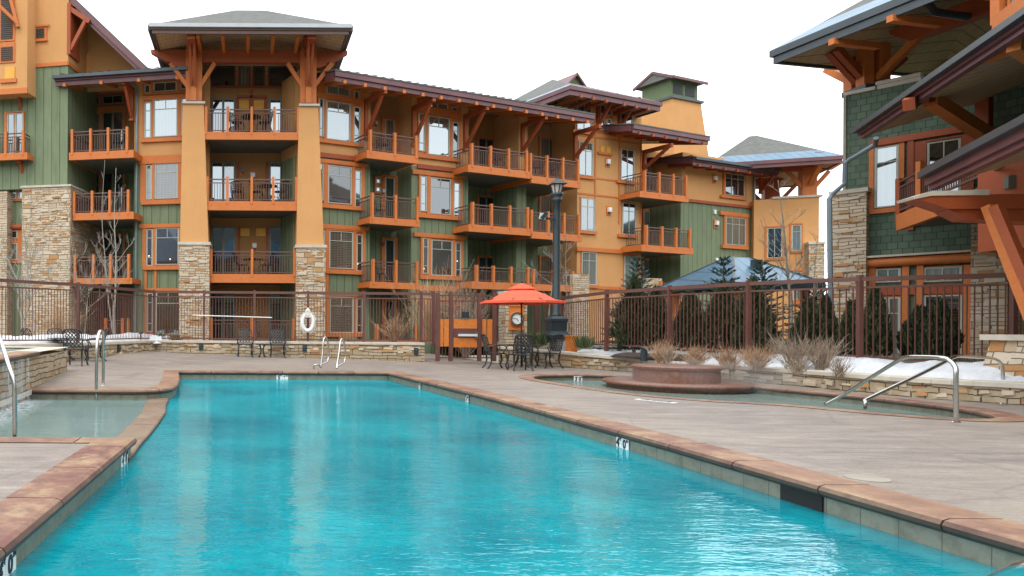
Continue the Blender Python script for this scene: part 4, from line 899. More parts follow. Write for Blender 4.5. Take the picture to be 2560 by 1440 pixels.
mb = MB(); s_ = L.S(172, 1.0); mb.fbox(L, s_ - .08, s_ + .08, .1, 1.12, L.Z(172, 138, 1), L.Z(172, 10, 1)); mb.bar(L.P(s_ + .05, 1.0, L.Z(175, 125, 1)), L.P(L.S(214, 1.0), 1.0, L.Z(214, 48, 1)), .16, .16); mb.bar(L.P(s_, 1.0, L.Z(172, 22, 1)), L.P(L.S(222, 1), 1.0, L.Z(222, 55, 1)), .16, .2); mb.build('gable_brace', 'timber_red', HQ)
s, z = L.hit(102, 84, 1.1); mb = MB(); mb.fbox(L, s - .32, s + .32, 1.1, 1.15, z - .28, z + .3); v_ = mb.build('louver_vent', 'timber', HQ)
mb = MB()
for k in range(6): mb.fbox(L, s - .19, s + .19, 1.15, 1.18 + .01, z - .2 + k * .07, z - .155 + k * .07)
mb.build('slats', 'louver', v_); mb = MB(); mb.fbox(L, s - .48, s + .45, 1.15, 1.2, z + .28, z + .36); mb.fbox(L, s - .36, s + .36, 1.15, 1.2, z - .38, z - .28); mb.build('trim_board', 'timber', v_)
# projecting bay at the left edge
zb3 = L.Z(30, 232, 1.9); b1 = L.S(66, 1.9); b0 = L.S(-60, 1.9)
mb = MB(); mb.fbox(L, b0, b1, 1.1, 1.9, zb3, 16.5); mb.build('bay', 'stucco', HQ)
strip_(L, -50, 222, 68, 236, 1.9, .08); strip_(L, 0, 196, 40, 206, 1.9, .08)
for y0, y1 in ((-10, 98), (112, 152)):
    s0, s1, z0, z1 = L.rect(4, y0, 33, y1, 1.9); mb = MB(); mb.fbox(L, s0 - .1, s1 + .1, 1.9, 1.94, z0 - .1, z1 + .1); v_ = mb.build('louver_vent', 'timber', HQ); mb = MB(); n = int((z1 - z0) / .09)
    for k in range(n): mb.fbox(L, s0, s1, 1.94, 1.97, z0 + k * .09, z0 + k * .09 + .06)
    mb.build('slats', 'louver', v_)
strip_(L, 12, 167, 36, 196, 1.9, .05, 'yellow', 'accent_panel')
mb = MB(); s_ = L.S(42, 2.0); mb.bar(L.P(L.S(-10, 2.4), 2.4, L.Z(-5, 10, 2.4)), L.P(s_, 2.0, L.Z(40, 60, 2)), .14, .14); mb.bar(L.P(s_, 2.0, L.Z(40, 68, 2)), L.P(s_ - .35, 2.1, L.Z(40, -10, 2)), .14, .14); mb.build('gable_brace', 'timber', HQ)
for x, yb, yt in ((62, 316, 232), (66, 466, 398)):
    bracket(L, HQ, L.S(x, .7), L.Z(x, yb, .7), L.Z(x, yt, 1.2), .8, d0=.7)
for nm, yt, yb, yr, in (('upper', 383, 400, 333), ):
    balcony(L, HQ, -40, 68, yt, yb, yr, 1.7, 1.0, (-30, 13, 56), n_side=2, label=f'{nm} floor balcony at the left picture edge')
window(L, HQ, (12, 280, 62, 395), [(20, 284, 36, 392, 'plain', 'glass'), (40, 284, 58, 392, 'plain', 'glass')], d=.7 + .41, name='balcony_door')
window(L, HQ, (14, 420, 64, 503), [(22, 429, 42, 446, 'plain', 'glass_lit'), (48, 429, 60, 446, 'plain', 'glass_lit'), (22, 457, 42, 498, 'plain', 'glass_lit'), (48, 457, 60, 498, 'plain', 'glass_lit')], d=.7)
window(L, HQ, (20, 565, 56, 658), [(27, 577, 44, 596, 'plain', 'glass_dark'), (27, 608, 44, 650, 'plain', 'glass_dark')], d=.7)
mb = MB(); mb.tube([L.P(L.S(12, .75), .78, L.Z(30, 568, .8)), L.P(L.S(58, .75), .78, L.Z(30, 568, .8))], .13, 12); mb.build('log_beam', 'timber_red', HQ)
mb = MB(); mb.fbox(L, L.S(-50, 1.2), L.S(18, 1.2), .6, 1.2, ZG, L.Z(0, 478, 1.2)); mb.build('stone_pier', 'stone', HQ)
# ---- right wing
zB = B.Z(855, 391); zB2 = B.Z(1107, 427); zTop = B.Z(1170, 232, 1.75); print('bands', zB, zB2, zTop, zBand, zTopL)
zB = (zB + zB2) / 2
def seg(x0, x1, p0=0, p1=0):
    wbox(B, x0, x1, -1.9, 0, zB, zTop + .55, 'stucco', pad0=p0, pad1=p1); wbox(B, x0, x1, -1.89, -.01, ZG, zB, 'siding', pad0=p0, pad1=p1)
seg(780, 925, p0=.6); seg(1028, 1170)
for _a, _b, _d in ((880, 1100, -1.15), (1120, 1600, -1.75)):
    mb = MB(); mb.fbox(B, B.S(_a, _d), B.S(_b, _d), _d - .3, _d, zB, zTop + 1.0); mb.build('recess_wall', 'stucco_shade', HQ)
for _a, _b, _d in ((880, 1100, -1.15), (1120, 1600, -1.75)):
    mb = MB(); mb.fbox(B, B.S(_a, _d), B.S(_b, _d), _d - .31, _d - .01, ZG, zB); mb.build('recess_wall', 'siding', HQ)
mb = MB(); mb.fbox(B, B.S(1296), B.S(1318), -1.8, -.0, zB, zTop + .4); mb.build('party_wall', 'stucco', HQ)
mb = MB(); mb.fbox(B, B.S(1292), B.S(1316), -1.8, -.01, ZG, zB); mb.build('party_wall', 'siding', HQ)
re_ = B.S(1488, 1.75)
roof_slab(B, HQ, B.S(836, 1.75), re_, B.Z(1170, 231, 1.75), 1.75, -6.2, 13, label='long shallow maroon edged roof over the right wing', n_r=15, tails='timber')
for x, yt, yb in ((912, 212, 345), (1030, 232, 362), (1160, 250, 375), (1303, 270, 382), (1434, 290, 400)):
    s = B.S(x); bracket(B, HQ, s, B.Z(x, yb), zTop - .38, 1.62)
for x0, x1, y0, y1 in ((798, 912, 384, 396), (1042, 1164, 418, 432)):
    xm, ym = (x0 + x1) / 2, (y0 + y1) / 2; s0, s1 = B.S(x0), B.S(x1); mb = MB(); mb.fbox(B, s0, s1, 0, .08, zB - .08, zB + .12); mb.build('trim_board', 'timber_red', HQ)
def group(F, d, tr, side_l, main, side_r, gm, head=None, sill=None, gl=None):
    li = []
    if side_l: li.append((*side_l, 'side', gl or gm))
    li.append((*main, 'top2', gm)); li.append((*side_r, 'side', gl or gm))
    window(F, HQ, tr, li, d=d, head=head, sill=sill)
group(B, 0, (792, 248, 908, 356), (797, 254, 807, 348), (815, 257, 873, 352), (883, 262, 898, 354), 'glass', head=(792, 239, 910, 249), sill=(790, 352, 912, 361))
window(B, HQ, (792, 212, 908, 240), [(815, 218, 872, 240, 'split'), (884, 222, 896, 243, 'plain')], mat='glass_dark')
group(B, 0, (792, 406, 910, 512), (797, 414, 806, 506), (819, 416, 876, 510), (886, 422, 901, 514), 'glass_blind', head=(792, 402, 920, 412), sill=(792, 512, 915, 522), gl='glass')
group(B, 0, (798, 570, 912, 676), (803, 580, 810, 668), (822, 579, 880, 672), (890, 584, 904, 676), 'glass_blind', head=(798, 563, 924, 573), sill=(815, 675, 912, 685))
group(B, 0, (812, 738, 908, 832), None, (823, 742, 881, 832), (890, 745, 905, 832), 'glass_blind', sill=(812, 832, 912, 842))
for x in (815, 905): strip_(B, x, 685, x + 7, 740, 0, .06)
group(B, 0, (1042, 283, 1150, 392), (1046, 290, 1060, 384), (1069, 293, 1121, 389), (1130, 300, 1144, 392), 'glass', head=(1042, 270, 1152, 281), sill=(1040, 389, 1156, 399))
window(B, HQ, (1044, 255, 1150, 276), [(1068, 258, 1117, 274, 'split'), (1128, 262, 1142, 276, 'plain')], mat='glass_dark')
group(B, 0, (1045, 440, 1154, 540), (1050, 445, 1064, 532), (1075, 446, 1124, 536), (1133, 453, 1148, 540), 'glass_blind', head=(1032, 430, 1165, 441), sill=(1045, 537, 1158, 547), gl='glass')
group(B, 0, (1050, 594, 1156, 692), (1056, 599, 1068, 686), (1077, 601, 1128, 689), (1137, 604, 1150, 692), 'glass_blind', head=(1036, 585, 1166, 595), sill=(1052, 689, 1157, 699))
group(B, 0, (1052, 755, 1156, 850), (1058, 760, 1070, 842), (1080, 760, 1130, 845), (1138, 762, 1151, 848), 'glass_blind', head=(1040, 744, 1165, 753))
strip_(B, 1045, 715, 1180, 728, 0, .1)
# small lit lamps seen behind glass
for F_, x, y in ((L, 372, 640), (L, 425, 648), (B, 894, 660), (B, 1060, 672), (B, 1143, 653)):
    s, z = F_.hit(x, y, .04); mb = MB(); mb.fbox(F_, s - .02, s + .03, .031, .036, z - .02, z + .03); mb.build('lamp_glow', 'lit', HQ)
s, z = B.hit(1082, 262, 1.0); mb = MB(); mb.lathe([(.02, .1), (.09, .05), (.09, 0), (.03, -.04)], B.P(s, .8, z), 12); mb.build('soffit_lamp', 'lit', HQ)
BB = [('top', 917, 1046, 383, 402, 336, (926, 987, 1040), 'single'), ('third', 925, 1050, 546, 563, 492, (932, 990, 1044), 'single'), ('second', 925, 1050, 706, 722, 655, (935, 992, 1044), 'single')]
for nm, x0, x1, yt, yb, yr, ps, k in BB:
    balcony(B, HQ, x0, x1, yt, yb, yr, 1.05, 2.15, ps, n_side=1, label=f'narrow {nm} floor balcony between two window bays')
for nm, yo, yr in (('top', 0, 0), ('third', 0, 0), ('second', 0, 0)): pass
for nm, x0, x1, yt, yb, yr, ps in (('top', 1170, 1327, 420, 438, 372, (1180, 1227, 1272, 1317)), ('third', 1172, 1327, 566, 584, 516, (1183, 1230, 1276, 1320)), ('second', 1180, 1330, 706, 724, 670, (1194, 1236, 1280, 1322))):
    balcony(B, HQ, x0, x1, yt, yb, yr, 1.15, 2.85, ps, n_side=1, label=f'{nm} floor balcony left of the party wall')
for nm, x0, x1, yt, yb, yr, ps in (('top', 1329, 1452, 446, 464, 396, (1327, 1368, 1408, 1446)), ('third', 1329, 1455, 583, 600, 535, (1330, 1372, 1412, 1448)), ('second', 1332, 1440, 712, 728, 680, (1336, 1386, 1434))):
    balcony(B, HQ, x0, x1, yt, yb, yr, 1.15, 2.85, ps, n_side=0, label=f'{nm} floor balcony right of the party wall')
for yt, yb, gm in ((300, 395, 'glass'), (445, 555, 'glass'), (600, 715, 'glass_dark'), (752, 850, 'glass_dark')):
    window(B, HQ, (952, yt - 6, 1002, yb), [(962, yt, 984, yb, 'plain', gm)], d=-1.15, name='balcony_door', fr='frame')
window(B, HQ, (935, 440, 955, 485), [(939, 447, 950, 459, 'plain', 'glass'), (939, 468, 950, 480, 'plain', 'glass')], d=-1.15)
for x0, x1 in ((1195, 1232), (1350, 1392)):
    for yt, yb in ((345, 435), (490, 580), (640, 722)):
        window(B, HQ, (x0 - 4, yt, x1 + 22, yb + 6), [(x0, yt + 4, (x0 + x1) / 2, yb, 'plain', 'glass_dark'), ((x0 + x1) / 2 + 1, yt + 4, x1, yb, 'plain', 'glass_dark'), (x1 + 8, yt + 4, x1 + 16, yb, 'plain', 'glass_dark')], d=-1.75, name='balcony_door', fr='frame_dk')
wall_lamp(B, HQ, 938, 310, -1.15, 'lantern', .14, .22); wall_lamp(B, HQ, 956, 480, -1.15, 'lantern', .14, .22); wall_lamp(B, HQ, 955, 612, -1.15, 'gutter', .14, .22)
balcony(B, HQ, 935, 1050, 850, 862, 815, .9, 1.2, (945, 992, 1042), n_side=0, label='ground terrace rail behind the ladder')
# ---- tall window block
zW = B.Z(1540, 245, 1.5)
wbox(B, 1443, 1603, -5, .03, ZG, zW + .4, 'stucco', label='tall stucco wall with paired tall windows')
for xs0, xs1, ys in ((1441, 1477, (243, 327)), (1446, 1480, (356, 439)), (1451, 1485, (496, 577)), (1453, 1489, (631, 712)), (1548, 1579, (266, 337)), (1551, 1583, (374, 452)), (1555, 1587, (508, 587)), (1560, 1592, (640, 720))):
    gm = 'glass' if ys[0] < 400 else ('glass_lit' if ys[0] > 600 else 'glass')
    window(B, HQ, (xs0 - 3, ys[0] - 3, xs1 + 3, ys[1] + 3), [(xs0, ys[0], xs1, ys[1], 'tall', gm)], d=.03, backs=False, sill=(xs0 - 7, ys[1], xs1 + 8, ys[1] + 7))
window(B, HQ, (1494, 258, 1530, 332), [(1499, 295, 1510, 327, 'plain'), (1515, 297, 1526, 329, 'plain'), (1499, 264, 1510, 287, 'plain'), (1515, 264, 1526, 287, 'plain')], d=.03)
for x0, y0, x1, y1 in ((1502, 365, 1511, 380), (1517, 366, 1527, 382)): strip_(B, x0, y0, x1, y1, .03, .07, 'yellow', 'accent_panel')
strip_(B, 1497, 381, 1532, 387, .03, .1)
for x, y in ((1518, 407), (1521, 527)): wall_lamp(B, HQ, x, y, .03, 'white', .22, .34)
for y in (332, 345, 446, 488): 
    z = B.Z(1520, y + 3, .05); s0, s1 = B.S(1484), B.S(1549) ; mb = MB(); s0, s1 = B.S(1443), B.S(1601); mb.fbox(B, s0, s1, .03, .06, z - .045, z + .045); mb.build('trim_board', 'timber', HQ)
for x in (1486, 1546, 1600): 
    s = B.S(x); mb = MB(); mb.fbox(B, s - .05, s + .05, .03, .065, B.Z(x, 560, 0), B.Z(x, 330, 0)); mb.build('trim_board', 'timber', HQ)
strip_(B, 1443, 622, 1602, 632, .03, .1)
strip_(B, 1443, 716, 1602, 724, .03, .06)
hr, cc = hip(B, HQ, B.S(1424, 1.5), B.S(1655, 1.5), -6.5, 1.5, B.Z(1530, 232, 1.5), 2.0, name='block_roof', ridge=.1, bw=.5, label='hipped roof with maroon edge over the tall window block', fas='maroon', th=.45)
for x, yt, yb in ((1490, 238, 320), (1544, 246, 325)): bracket(B, HQ, B.S(x), B.Z(x, yb), B.Z(x, yt, 0) - .3, 1.3, d0=.03)
for x in (1452, 1483, 1515, 1560, 1590, 1620):
    s, z = B.hit(x, 240 + (x - 1452) * .19, 1.4); mb = MB(); mb.fbox(B, s - .08, s + .08, 0, 1.46, z - .1, z + .07); mb.build('rafter_tail', 'timber_red', hr)
# cupola roof gablet
s_, z_ = B.hit(1437, 190, -2.0)
mb = MB(); mb.add([B.P(s_ - .9, -2.0, z_ - .75), B.P(s_ + .9, -2.0, z_ - .75), B.P(s_, -2.0, z_ + .1), B.P(s_ - .9, -4.0, z_ - .75), B.P(s_ + .9, -4, z_ - .75), B.P(s_, -4, z_ + .1)], [(0, 1, 2), (3, 5, 4), (0, 2, 5, 3), (1, 4, 5, 2), (0, 3, 4, 1)]); gb = mb.build('gablet', 'siding_plain', hr)
for sg in (-1, 1):
    mb = MB(); mb.sheet([B.P(s_ + sg * 1.15, -1.8, z_ - .95), B.P(s_, -1.8, z_ + .14), B.P(s_, -4.5, z_ + .14), B.P(s_ + sg * 1.15, -4.5, z_ - .95)], .1 * sg); mb.build('gablet_roof', 'maroon', hr)
# chimney
def tap(F, r0, r1, d0, d1, k, name, mat, par):
    mb = MB(); (a, b, z0, _), (c, e, _, z1) = r0, r1
    mb.hexa([F.P(a, d1 + k, z0), F.P(b, d1 + k, z0), F.P(b, d0 - k, z0), F.P(a, d0 - k, z0), F.P(c, d1, z1), F.P(e, d1, z1), F.P(e, d0, z1), F.P(c, d0, z1)]); return mb.build(name, mat, par)
dc = -2.2; s0, s1, z0, z1 = B.rect(1680, 252, 1752, 390, dc); 
ch = tap(B, (s0 - .2, s1 + .5, z0 - 1, 0), (s0, s1, 0, z1), dc - 2.3, dc, .35, 'chimney', 'stucco', HQ)
mb = MB(); mb.fbox(B, s0 - .12, s1 + .12, dc - 2.42, dc + .12, z1, z1 + .14); mb.build('cap', 'gutter', ch)
q0, q1, zz0, zz1 = B.rect(1682, 205, 1742, 246, dc - .1)
mb = MB(); mb.fbox(B, s0 + .12, s1 - .12, dc - 2.15, dc - .15, z1 + .14, zz1 + .1); mb.build('cupola', 'siding_plain', ch)
for k in range(2):
    sa = s0 + .3 + k * (s1 - s0) * .42; mb = MB(); mb.fbox(B, sa, sa + (s1 - s0) * .33, dc - .16, dc - .145, z1 + .36, z1 + 1.02)
    for j in range(6): mb.fbox(B, sa, sa + (s1 - s0) * .3, dc - .15, dc - .12, z1 + .42 + j * .1, z1 + .48 + j * .1)
    mb.build('louver', 'louver', ch)
mb = MB(); sm2 = (s0 + s1) / 2; zr_ = zz1 + .1
for j in range(7): mb.box(0, 0, 0, 0, 0, 0) if False else None
mb.add([B.P(s0 - .25, dc + .25, zr_ - .05), B.P(s1 + .25, dc + .25, zr_ - .05), B.P(s1 + .25, dc - 2.5, zr_ - .05), B.P(s0 - .25, dc - 2.5, zr_ - .05), B.P(s0 - .2, dc - 1.15, zr_ + .62), B.P(s1 + .2, dc - 1.15, zr_ + .62)], [(0, 1, 5, 4), (1, 2, 5), (2, 3, 4, 5), (3, 0, 4), (3, 2, 1, 0)]); mb.build('cupola_roof', 'roof', ch)
mb = MB(); mb.fbox(B, s0 - .27, s1 + .27, dc + .2, dc + .28, zr_ - .16, zr_ - .0); mb.bar(B.P(s0 - .25, dc + .25, zr_ - .1), B.P(s0 - .22, dc - 1.15, zr_ + .6), .1, .16); mb.bar(B.P(s0 - .25, dc - 2.5, zr_ - .1), B.P(s0 - .22, dc - 1.15, zr_ + .6), .1, .16); mb.build('cupola_fascia', 'maroon', ch)
# ---- balconies right of the block
zE = B.Z(1680, 340, 1.9)
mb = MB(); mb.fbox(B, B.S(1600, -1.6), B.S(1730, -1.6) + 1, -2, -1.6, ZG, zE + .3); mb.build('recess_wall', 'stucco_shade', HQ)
roof_slab(B, HQ, B.S(1584, 1.9), B.S(1776, 1.9), B.Z(1680, 325, 1.9), 1.9, -3.5, 13, label='small maroon edged roof over the balconies right of the block', n_r=6, tails='timber_red', cable=False)
bracket(B, HQ, B.S(1608), B.Z(1608, 425), zE - .3, 1.7); bracket(B, HQ, B.S(1705, .3), B.Z(1705, 447), B.Z(1705, 398), .9)
for nm, x0, x1, yt, yb, yr, ps in (('top', 1600, 1722, 484, 499, 436, (1613, 1649, 1684, 1716)), ('third', 1604, 1733, 616, 632, 571, (1618, 1657, 1692, 1726)), ('second', 1645, 1735, 747, 762, 708, (1655, 1690, 1725))):
    balcony(B, HQ, x0, x1, yt, yb, yr, 1.3, 2.9, ps, n_side=1, label=f'{nm} floor balcony between the tall window block and the green gable end')
for yt, yb in ((398, 492), (530, 622), (650, 740)):
    window(B, HQ, (1604, yt - 3, 1660, yb), [(1608, yt, 1622, yb, 'plain', 'glass_lit'), (1624, yt, 1638, yb, 'plain', 'glass_dark'), (1648, yt, 1656, yb, 'side', 'glass_dark')], d=-1.6, name='balcony_door')
mb = MB(); mb.fbox(B, B.S(1622, 1.2), B.S(1656, 1.2), .7, 1.2, ZG, B.Z(1640, 696, 1.2)); o = mb.build('stone_pier', 'stone', HQ)
mb = MB(); mb.fbox(B, B.S(1434, 1.3), B.S(1474, 1.3), .6, 1.3, ZG, B.Z(1454, 685, 1.2)); mb.build('stone_pier', 'stone', HQ)
# ---- green gable end
zGs = B.Z(1800, 514); zGt = B.Z(1830, 405, 1.1)
wbox(B, 1706, 1888, -5, .4, zGs, zGt + .4, 'stucco'); wbox(B, 1702, 1888, -5, .38, ZG, zGs, 'siding')
s0, s1 = B.S(1704, .4), B.S(1888, .4); mb = MB(); mb.fbox(B, s0, s1, .4, .48, zGs - .1, zGs + .06); mb.build('trim_board', 'timber_red', HQ)
window(B, HQ, (1806, 430, 1863, 494), [(1811, 435, 1859, 489, 'tri', 'glass')], d=.4, sill=(1804, 491, 1867, 497))
window(B, HQ, (1808, 539, 1868, 618), [(1813, 545, 1862, 613, 'tri', 'glass_dark')], d=.4, head=(1802, 531, 1874, 540), sill=(1808, 614, 1872, 622))
for x, y in ((1785, 448), (1789, 560)): wall_lamp(B, HQ, x, y, .4, 'white', .22, .34)
for x, y in ((1786, 530), (1791, 650)):
    s, z = B.hit(x, y, .4); mb = MB(); mb.fbox(B, s - .09, s + .09, .4, .47, z - .12, z + .12); mb.build('vent_cover', 'white', HQ)
roof_slab(B, HQ, B.S(1735, 1.5), B.S(1948, 1.5), B.Z(1840, 407, 1.5), 1.5, -4, 11, gutter=True, n_r=7, tails='timber_red', cable=False, label='low roof with pale gutter above the green gable end')
mb = MB(); s = B.S(1886, .5); mb.tube([B.P(s, .5, ZG), B.P(s, .5, zGt - .3)], .06, 8); mb.build('downspout', 'pipe', HQ)
bracket(B, HQ, B.S(1898, 0), B.Z(1898, 482), B.Z(1898, 436), 1.1)
# ---- far wing with the open belvedere
Q = Fr(at(1990, 500, 41).x, 41, -20)
zq = Q.Z(1990, 495)
mb = MB(); mb.fbox(Q, Q.S(1885), Q.S(2048), -6, 0, ZG, zq); mb.build('wall', 'stucco', HQ)
mb = MB(); mb.fbox(Q, Q.S(1930) , Q.S(2050) + .1, -6.1, .1, zq, zq + .12); mb.build('cap', 'cap', HQ)
mb = MB(); mb.fbox(Q, Q.S(2023, .6), Q.S(2062, .6), -.9, .6, ZG, Q.Z(2040, 610, .6)); o = mb.build('stone_pier', 'stone', HQ)
mb = MB(); mb.fbox(Q, Q.S(2021, .6), Q.S(2064, .6), -1, .65, Q.Z(2040, 610, .6), Q.Z(2040, 604, .6)); mb.build('cap', 'cap', o)
window(Q, HQ, (1974, 558, 2006, 632), [(1979, 563, 2002, 627, 'topbar', 'glass_lit')], d=0)
window(Q, HQ, (1977, 675, 2006, 760), [(1982, 680, 2002, 750, 'tall', 'glass_dark')], d=0)
window(Q, HQ, (1912, 565, 1960, 650), [(1918, 570, 1954, 645, 'split', 'glass_dark')], d=0, name='balcony_door')
balcony(B, HQ, 1893, 1976, 640, 656, 606, -.9, 1.2, (1903, 1940, 1972), n_side=1, label='balcony of the far wing under a small shed roof')
roof_slab(B, HQ, B.S(1888, -.5), B.S(2022, -.5), B.Z(1955, 528, -.5), -.5, -3, 12, cable=False, rt=False, label='small shed roof over the far balcony')
bracket(B, HQ, B.S(1900, -1.6), B.Z(1900, 600, -1.6), B.Z(1900, 545, -1.6), 1.0, d0=-1.7)
e0, e1 = Q.S(1770, 1.8), Q.S(2110, 1.8); ze = Q.Z(2000, 395, 1.8)
br_, _ = hip(Q, HQ, e0, e1, -5.5, 1.8, ze, 2.3, name='belvedere_roof', ridge=.06, bw=1.2, label='grey shingle roof with blue metal edge over the open belvedere', th=.4)
sp = Q.S(2021, -.3); mb = MB(); mb.fbox(Q, sp - .35, sp + .35, -.8, -.1, zq + .12, ze - .2); bp_ = mb.build('timber_post', 'timber', HQ)
for a_, b_ in ((2006, 1968), (2034, 2072)):
    mb = MB(); mb.bar(Q.P(Q.S(a_, -.3), -.3, Q.Z(a_, 470, -.3)), Q.P(Q.S(b_, -.3), -.3, Q.Z(b_, 428, -.3)), .2, .2); mb.build('strut', 'timber', bp_)
mb = MB(); mb.bar(Q.P(sp, .0, Q.Z(2021, 460)), Q.P(sp, 1.4, ze - .3), .25, .2); mb.build('strut', 'timber', bp_)
zb_ = Q.Z(2000, 428, -.3); beam(Q, e0 + 1.2, Q.S(2108, -.3), -.5, -.1, zb_, zb_ + .45, HQ, tap=.5)
beam(Q, e0 + 1.2, e1 - .8, -4.6, -4.2, zb_, zb_ + .45, HQ, tap=.5)
for x in (1925, ):
    s = Q.S(x, -4.5); mb = MB(); mb.fbox(Q, s - .4, s + .4, -4.8, -4.1, zq, ze - .2); mb.build('timber_post', 'timber_red', HQ); mb = MB(); mb.bar(Q.P(s + .3, -4.4, zq + .3), Q.P(s + 1.5, -4.4, zb_ + .1), .2, .2); mb.bar(Q.P(s - .3, -4.4, zq + .3), Q.P(s - 1.5, -4.4, zb_ + .1), .2, .2); mb.build('strut', 'timber_red', HQ)
mb = MB(); mb.fbox(Q, sp - .2, sp + .2, -4.6, 1.2, zb_ + .45, zb_ + .75); mb.build('cross_beam', 'timber_red', HQ)
# ------------------------------------------------------------------ the near lodge on the right
RQ = thing('green_lodge', 'near green shingled lodge with stone piers and heavy cedar eaves at the right edge', 'building', (21, 19, .4))
A_ = at(2165, 600, 21.0); W1 = Fr(A_.x, 21.0, -55)
def pb(F, x0, y0, x1, y1, d0, d1, mat, name, par=None, label=None):
    mb = MB(); mb.pbox(F, x0, y0, x1, y1, d0, d1); return mb.build(name, mat, par or RQ, label=label)
zcap = W1.Z(2200, 222); zg = -.2
mb = MB(); mb.fbox(W1, W1.S(2112), W1.S(2700), -5, 0, 2.2, zcap); mb.build('wall', 'shingle_wall', RQ)
mb = MB(); mb.fbox(W1, W1.S(2150), W1.S(2460), -4.9, -.01, zg, 2.2); mb.build('wall', 'siding_plain', RQ)
mb = MB(); mb.fbox(W1, W1.S(2108), W1.S(2188), -1.2, .06, zcap, zcap + .1); mb.fbox(W1, W1.S(2188), W1.S(2300), -1.2, .05, zcap + .12, zcap + .22); mb.fbox(W1, W1.S(2190), W1.S(2300), -1.1, 0, zcap - .01, zcap + .12); mb.build('cap', 'cap', RQ)
mb = MB(); mb.fbox(W1, W1.S(2108), W1.S(2115), -.1, .05, 3.2, zcap); mb.build('corner_board', 'slab', RQ)
s0, s1 = W1.S(2078, .35), W1.S(2166, .35); zp = W1.Z(2120, 484, .35)
mb = MB(); mb.fbox(W1, s0, s1, -1.2, .35, zg, zp); pier_rocks(mb, W1, s0, s1, .4, zp, .35, 9); sp_ = mb.build('stone_pier', 'stone', RQ)
mb = MB(); mb.fbox(W1, s0 - .05, s1 + .05, -1.25, .41, zp, zp + .12); mb.build('cap', 'cap', sp_)
s0, s1 = W1.S(2428, .5), W1.S(2520, .5); mb = MB(); mb.fbox(W1, s0, s1, -1.5, .5, zg, W1.Z(2470, 535, .5)); pier_rocks(mb, W1, s0, s1, .4, W1.Z(2470, 535, .5), .5, 9); q = mb.build('stone_pier', 'stone', RQ)
mb = MB(); mb.fbox(W1, s1 - .05, s1 + 4, -1.5, .1, zg, W1.Z(2470, 535, .5)); mb.build('stone_pier', 'stone', RQ)
# ground floor openings
mb = MB(); a, b, z0, z1 = W1.rect(2160, 638, 2430, 662, .3); mb.tube([W1.P(a, .12, (z0 + z1) / 2), W1.P(b, .12, (z0 + z1) / 2)], (z1 - z0) / 2, 14); mb.build('log_beam', 'timber', RQ)
pb(W1, 2165, 632, 2430, 637, 0, .3, 'cap', 'ledge')
for x0, x1 in ((2168, 2188), (2254, 2272), (2291, 2308), (2408, 2428)): pb(W1, x0, 662, x1, 905, 0, .09, 'timber', 'post')
for y in (712,): pb(W1, 2168, y, 2428, y + 24, 0, .07, 'timber_red', 'trim_board')
def win(tr, lites, **k):
    global HQ
    keep = HQ; HQ = RQ; w_ = window(W1, RQ, tr, lites, **k); HQ = keep; return w_
win((2189, 670, 2253, 708), [(2192, 672, 2251, 706, 'split')], mat='glass_lit', backs=False)
win((2309, 665, 2407, 706), [(2312, 668, 2404, 704, 'split')], mat='glass_lit', backs=False)
win((2189, 740, 2253, 900), [(2192, 744, 2220, 896, 'topbar'), (2222, 744, 2250, 896, 'topbar')], mat='glass_dark', backs=False, name='door')
win((2309, 735, 2407, 905), [(2312, 738, 2358, 900, 'plain'), (2360, 738, 2404, 900, 'plain', 'glass_blind')], mat='glass_dark', backs=False, name='door')
# first floor
win((2174, 352, 2262, 532), [(2190, 366, 2246, 518, 'topbar')], mat='glass', name='window')
win((2285, 345, 2436, 560), [(2322, 352, 2402, 540, 'split', 'glass')], mat='glass', name='balcony_door', trim='timber_red')
pb(W1, 2174, 330, 2436, 346, 0, .14, 'timber_red', 'trim_board')
pb(W1, 2268, 345, 2284, 575, 0, .1, 'timber_red', 'post')
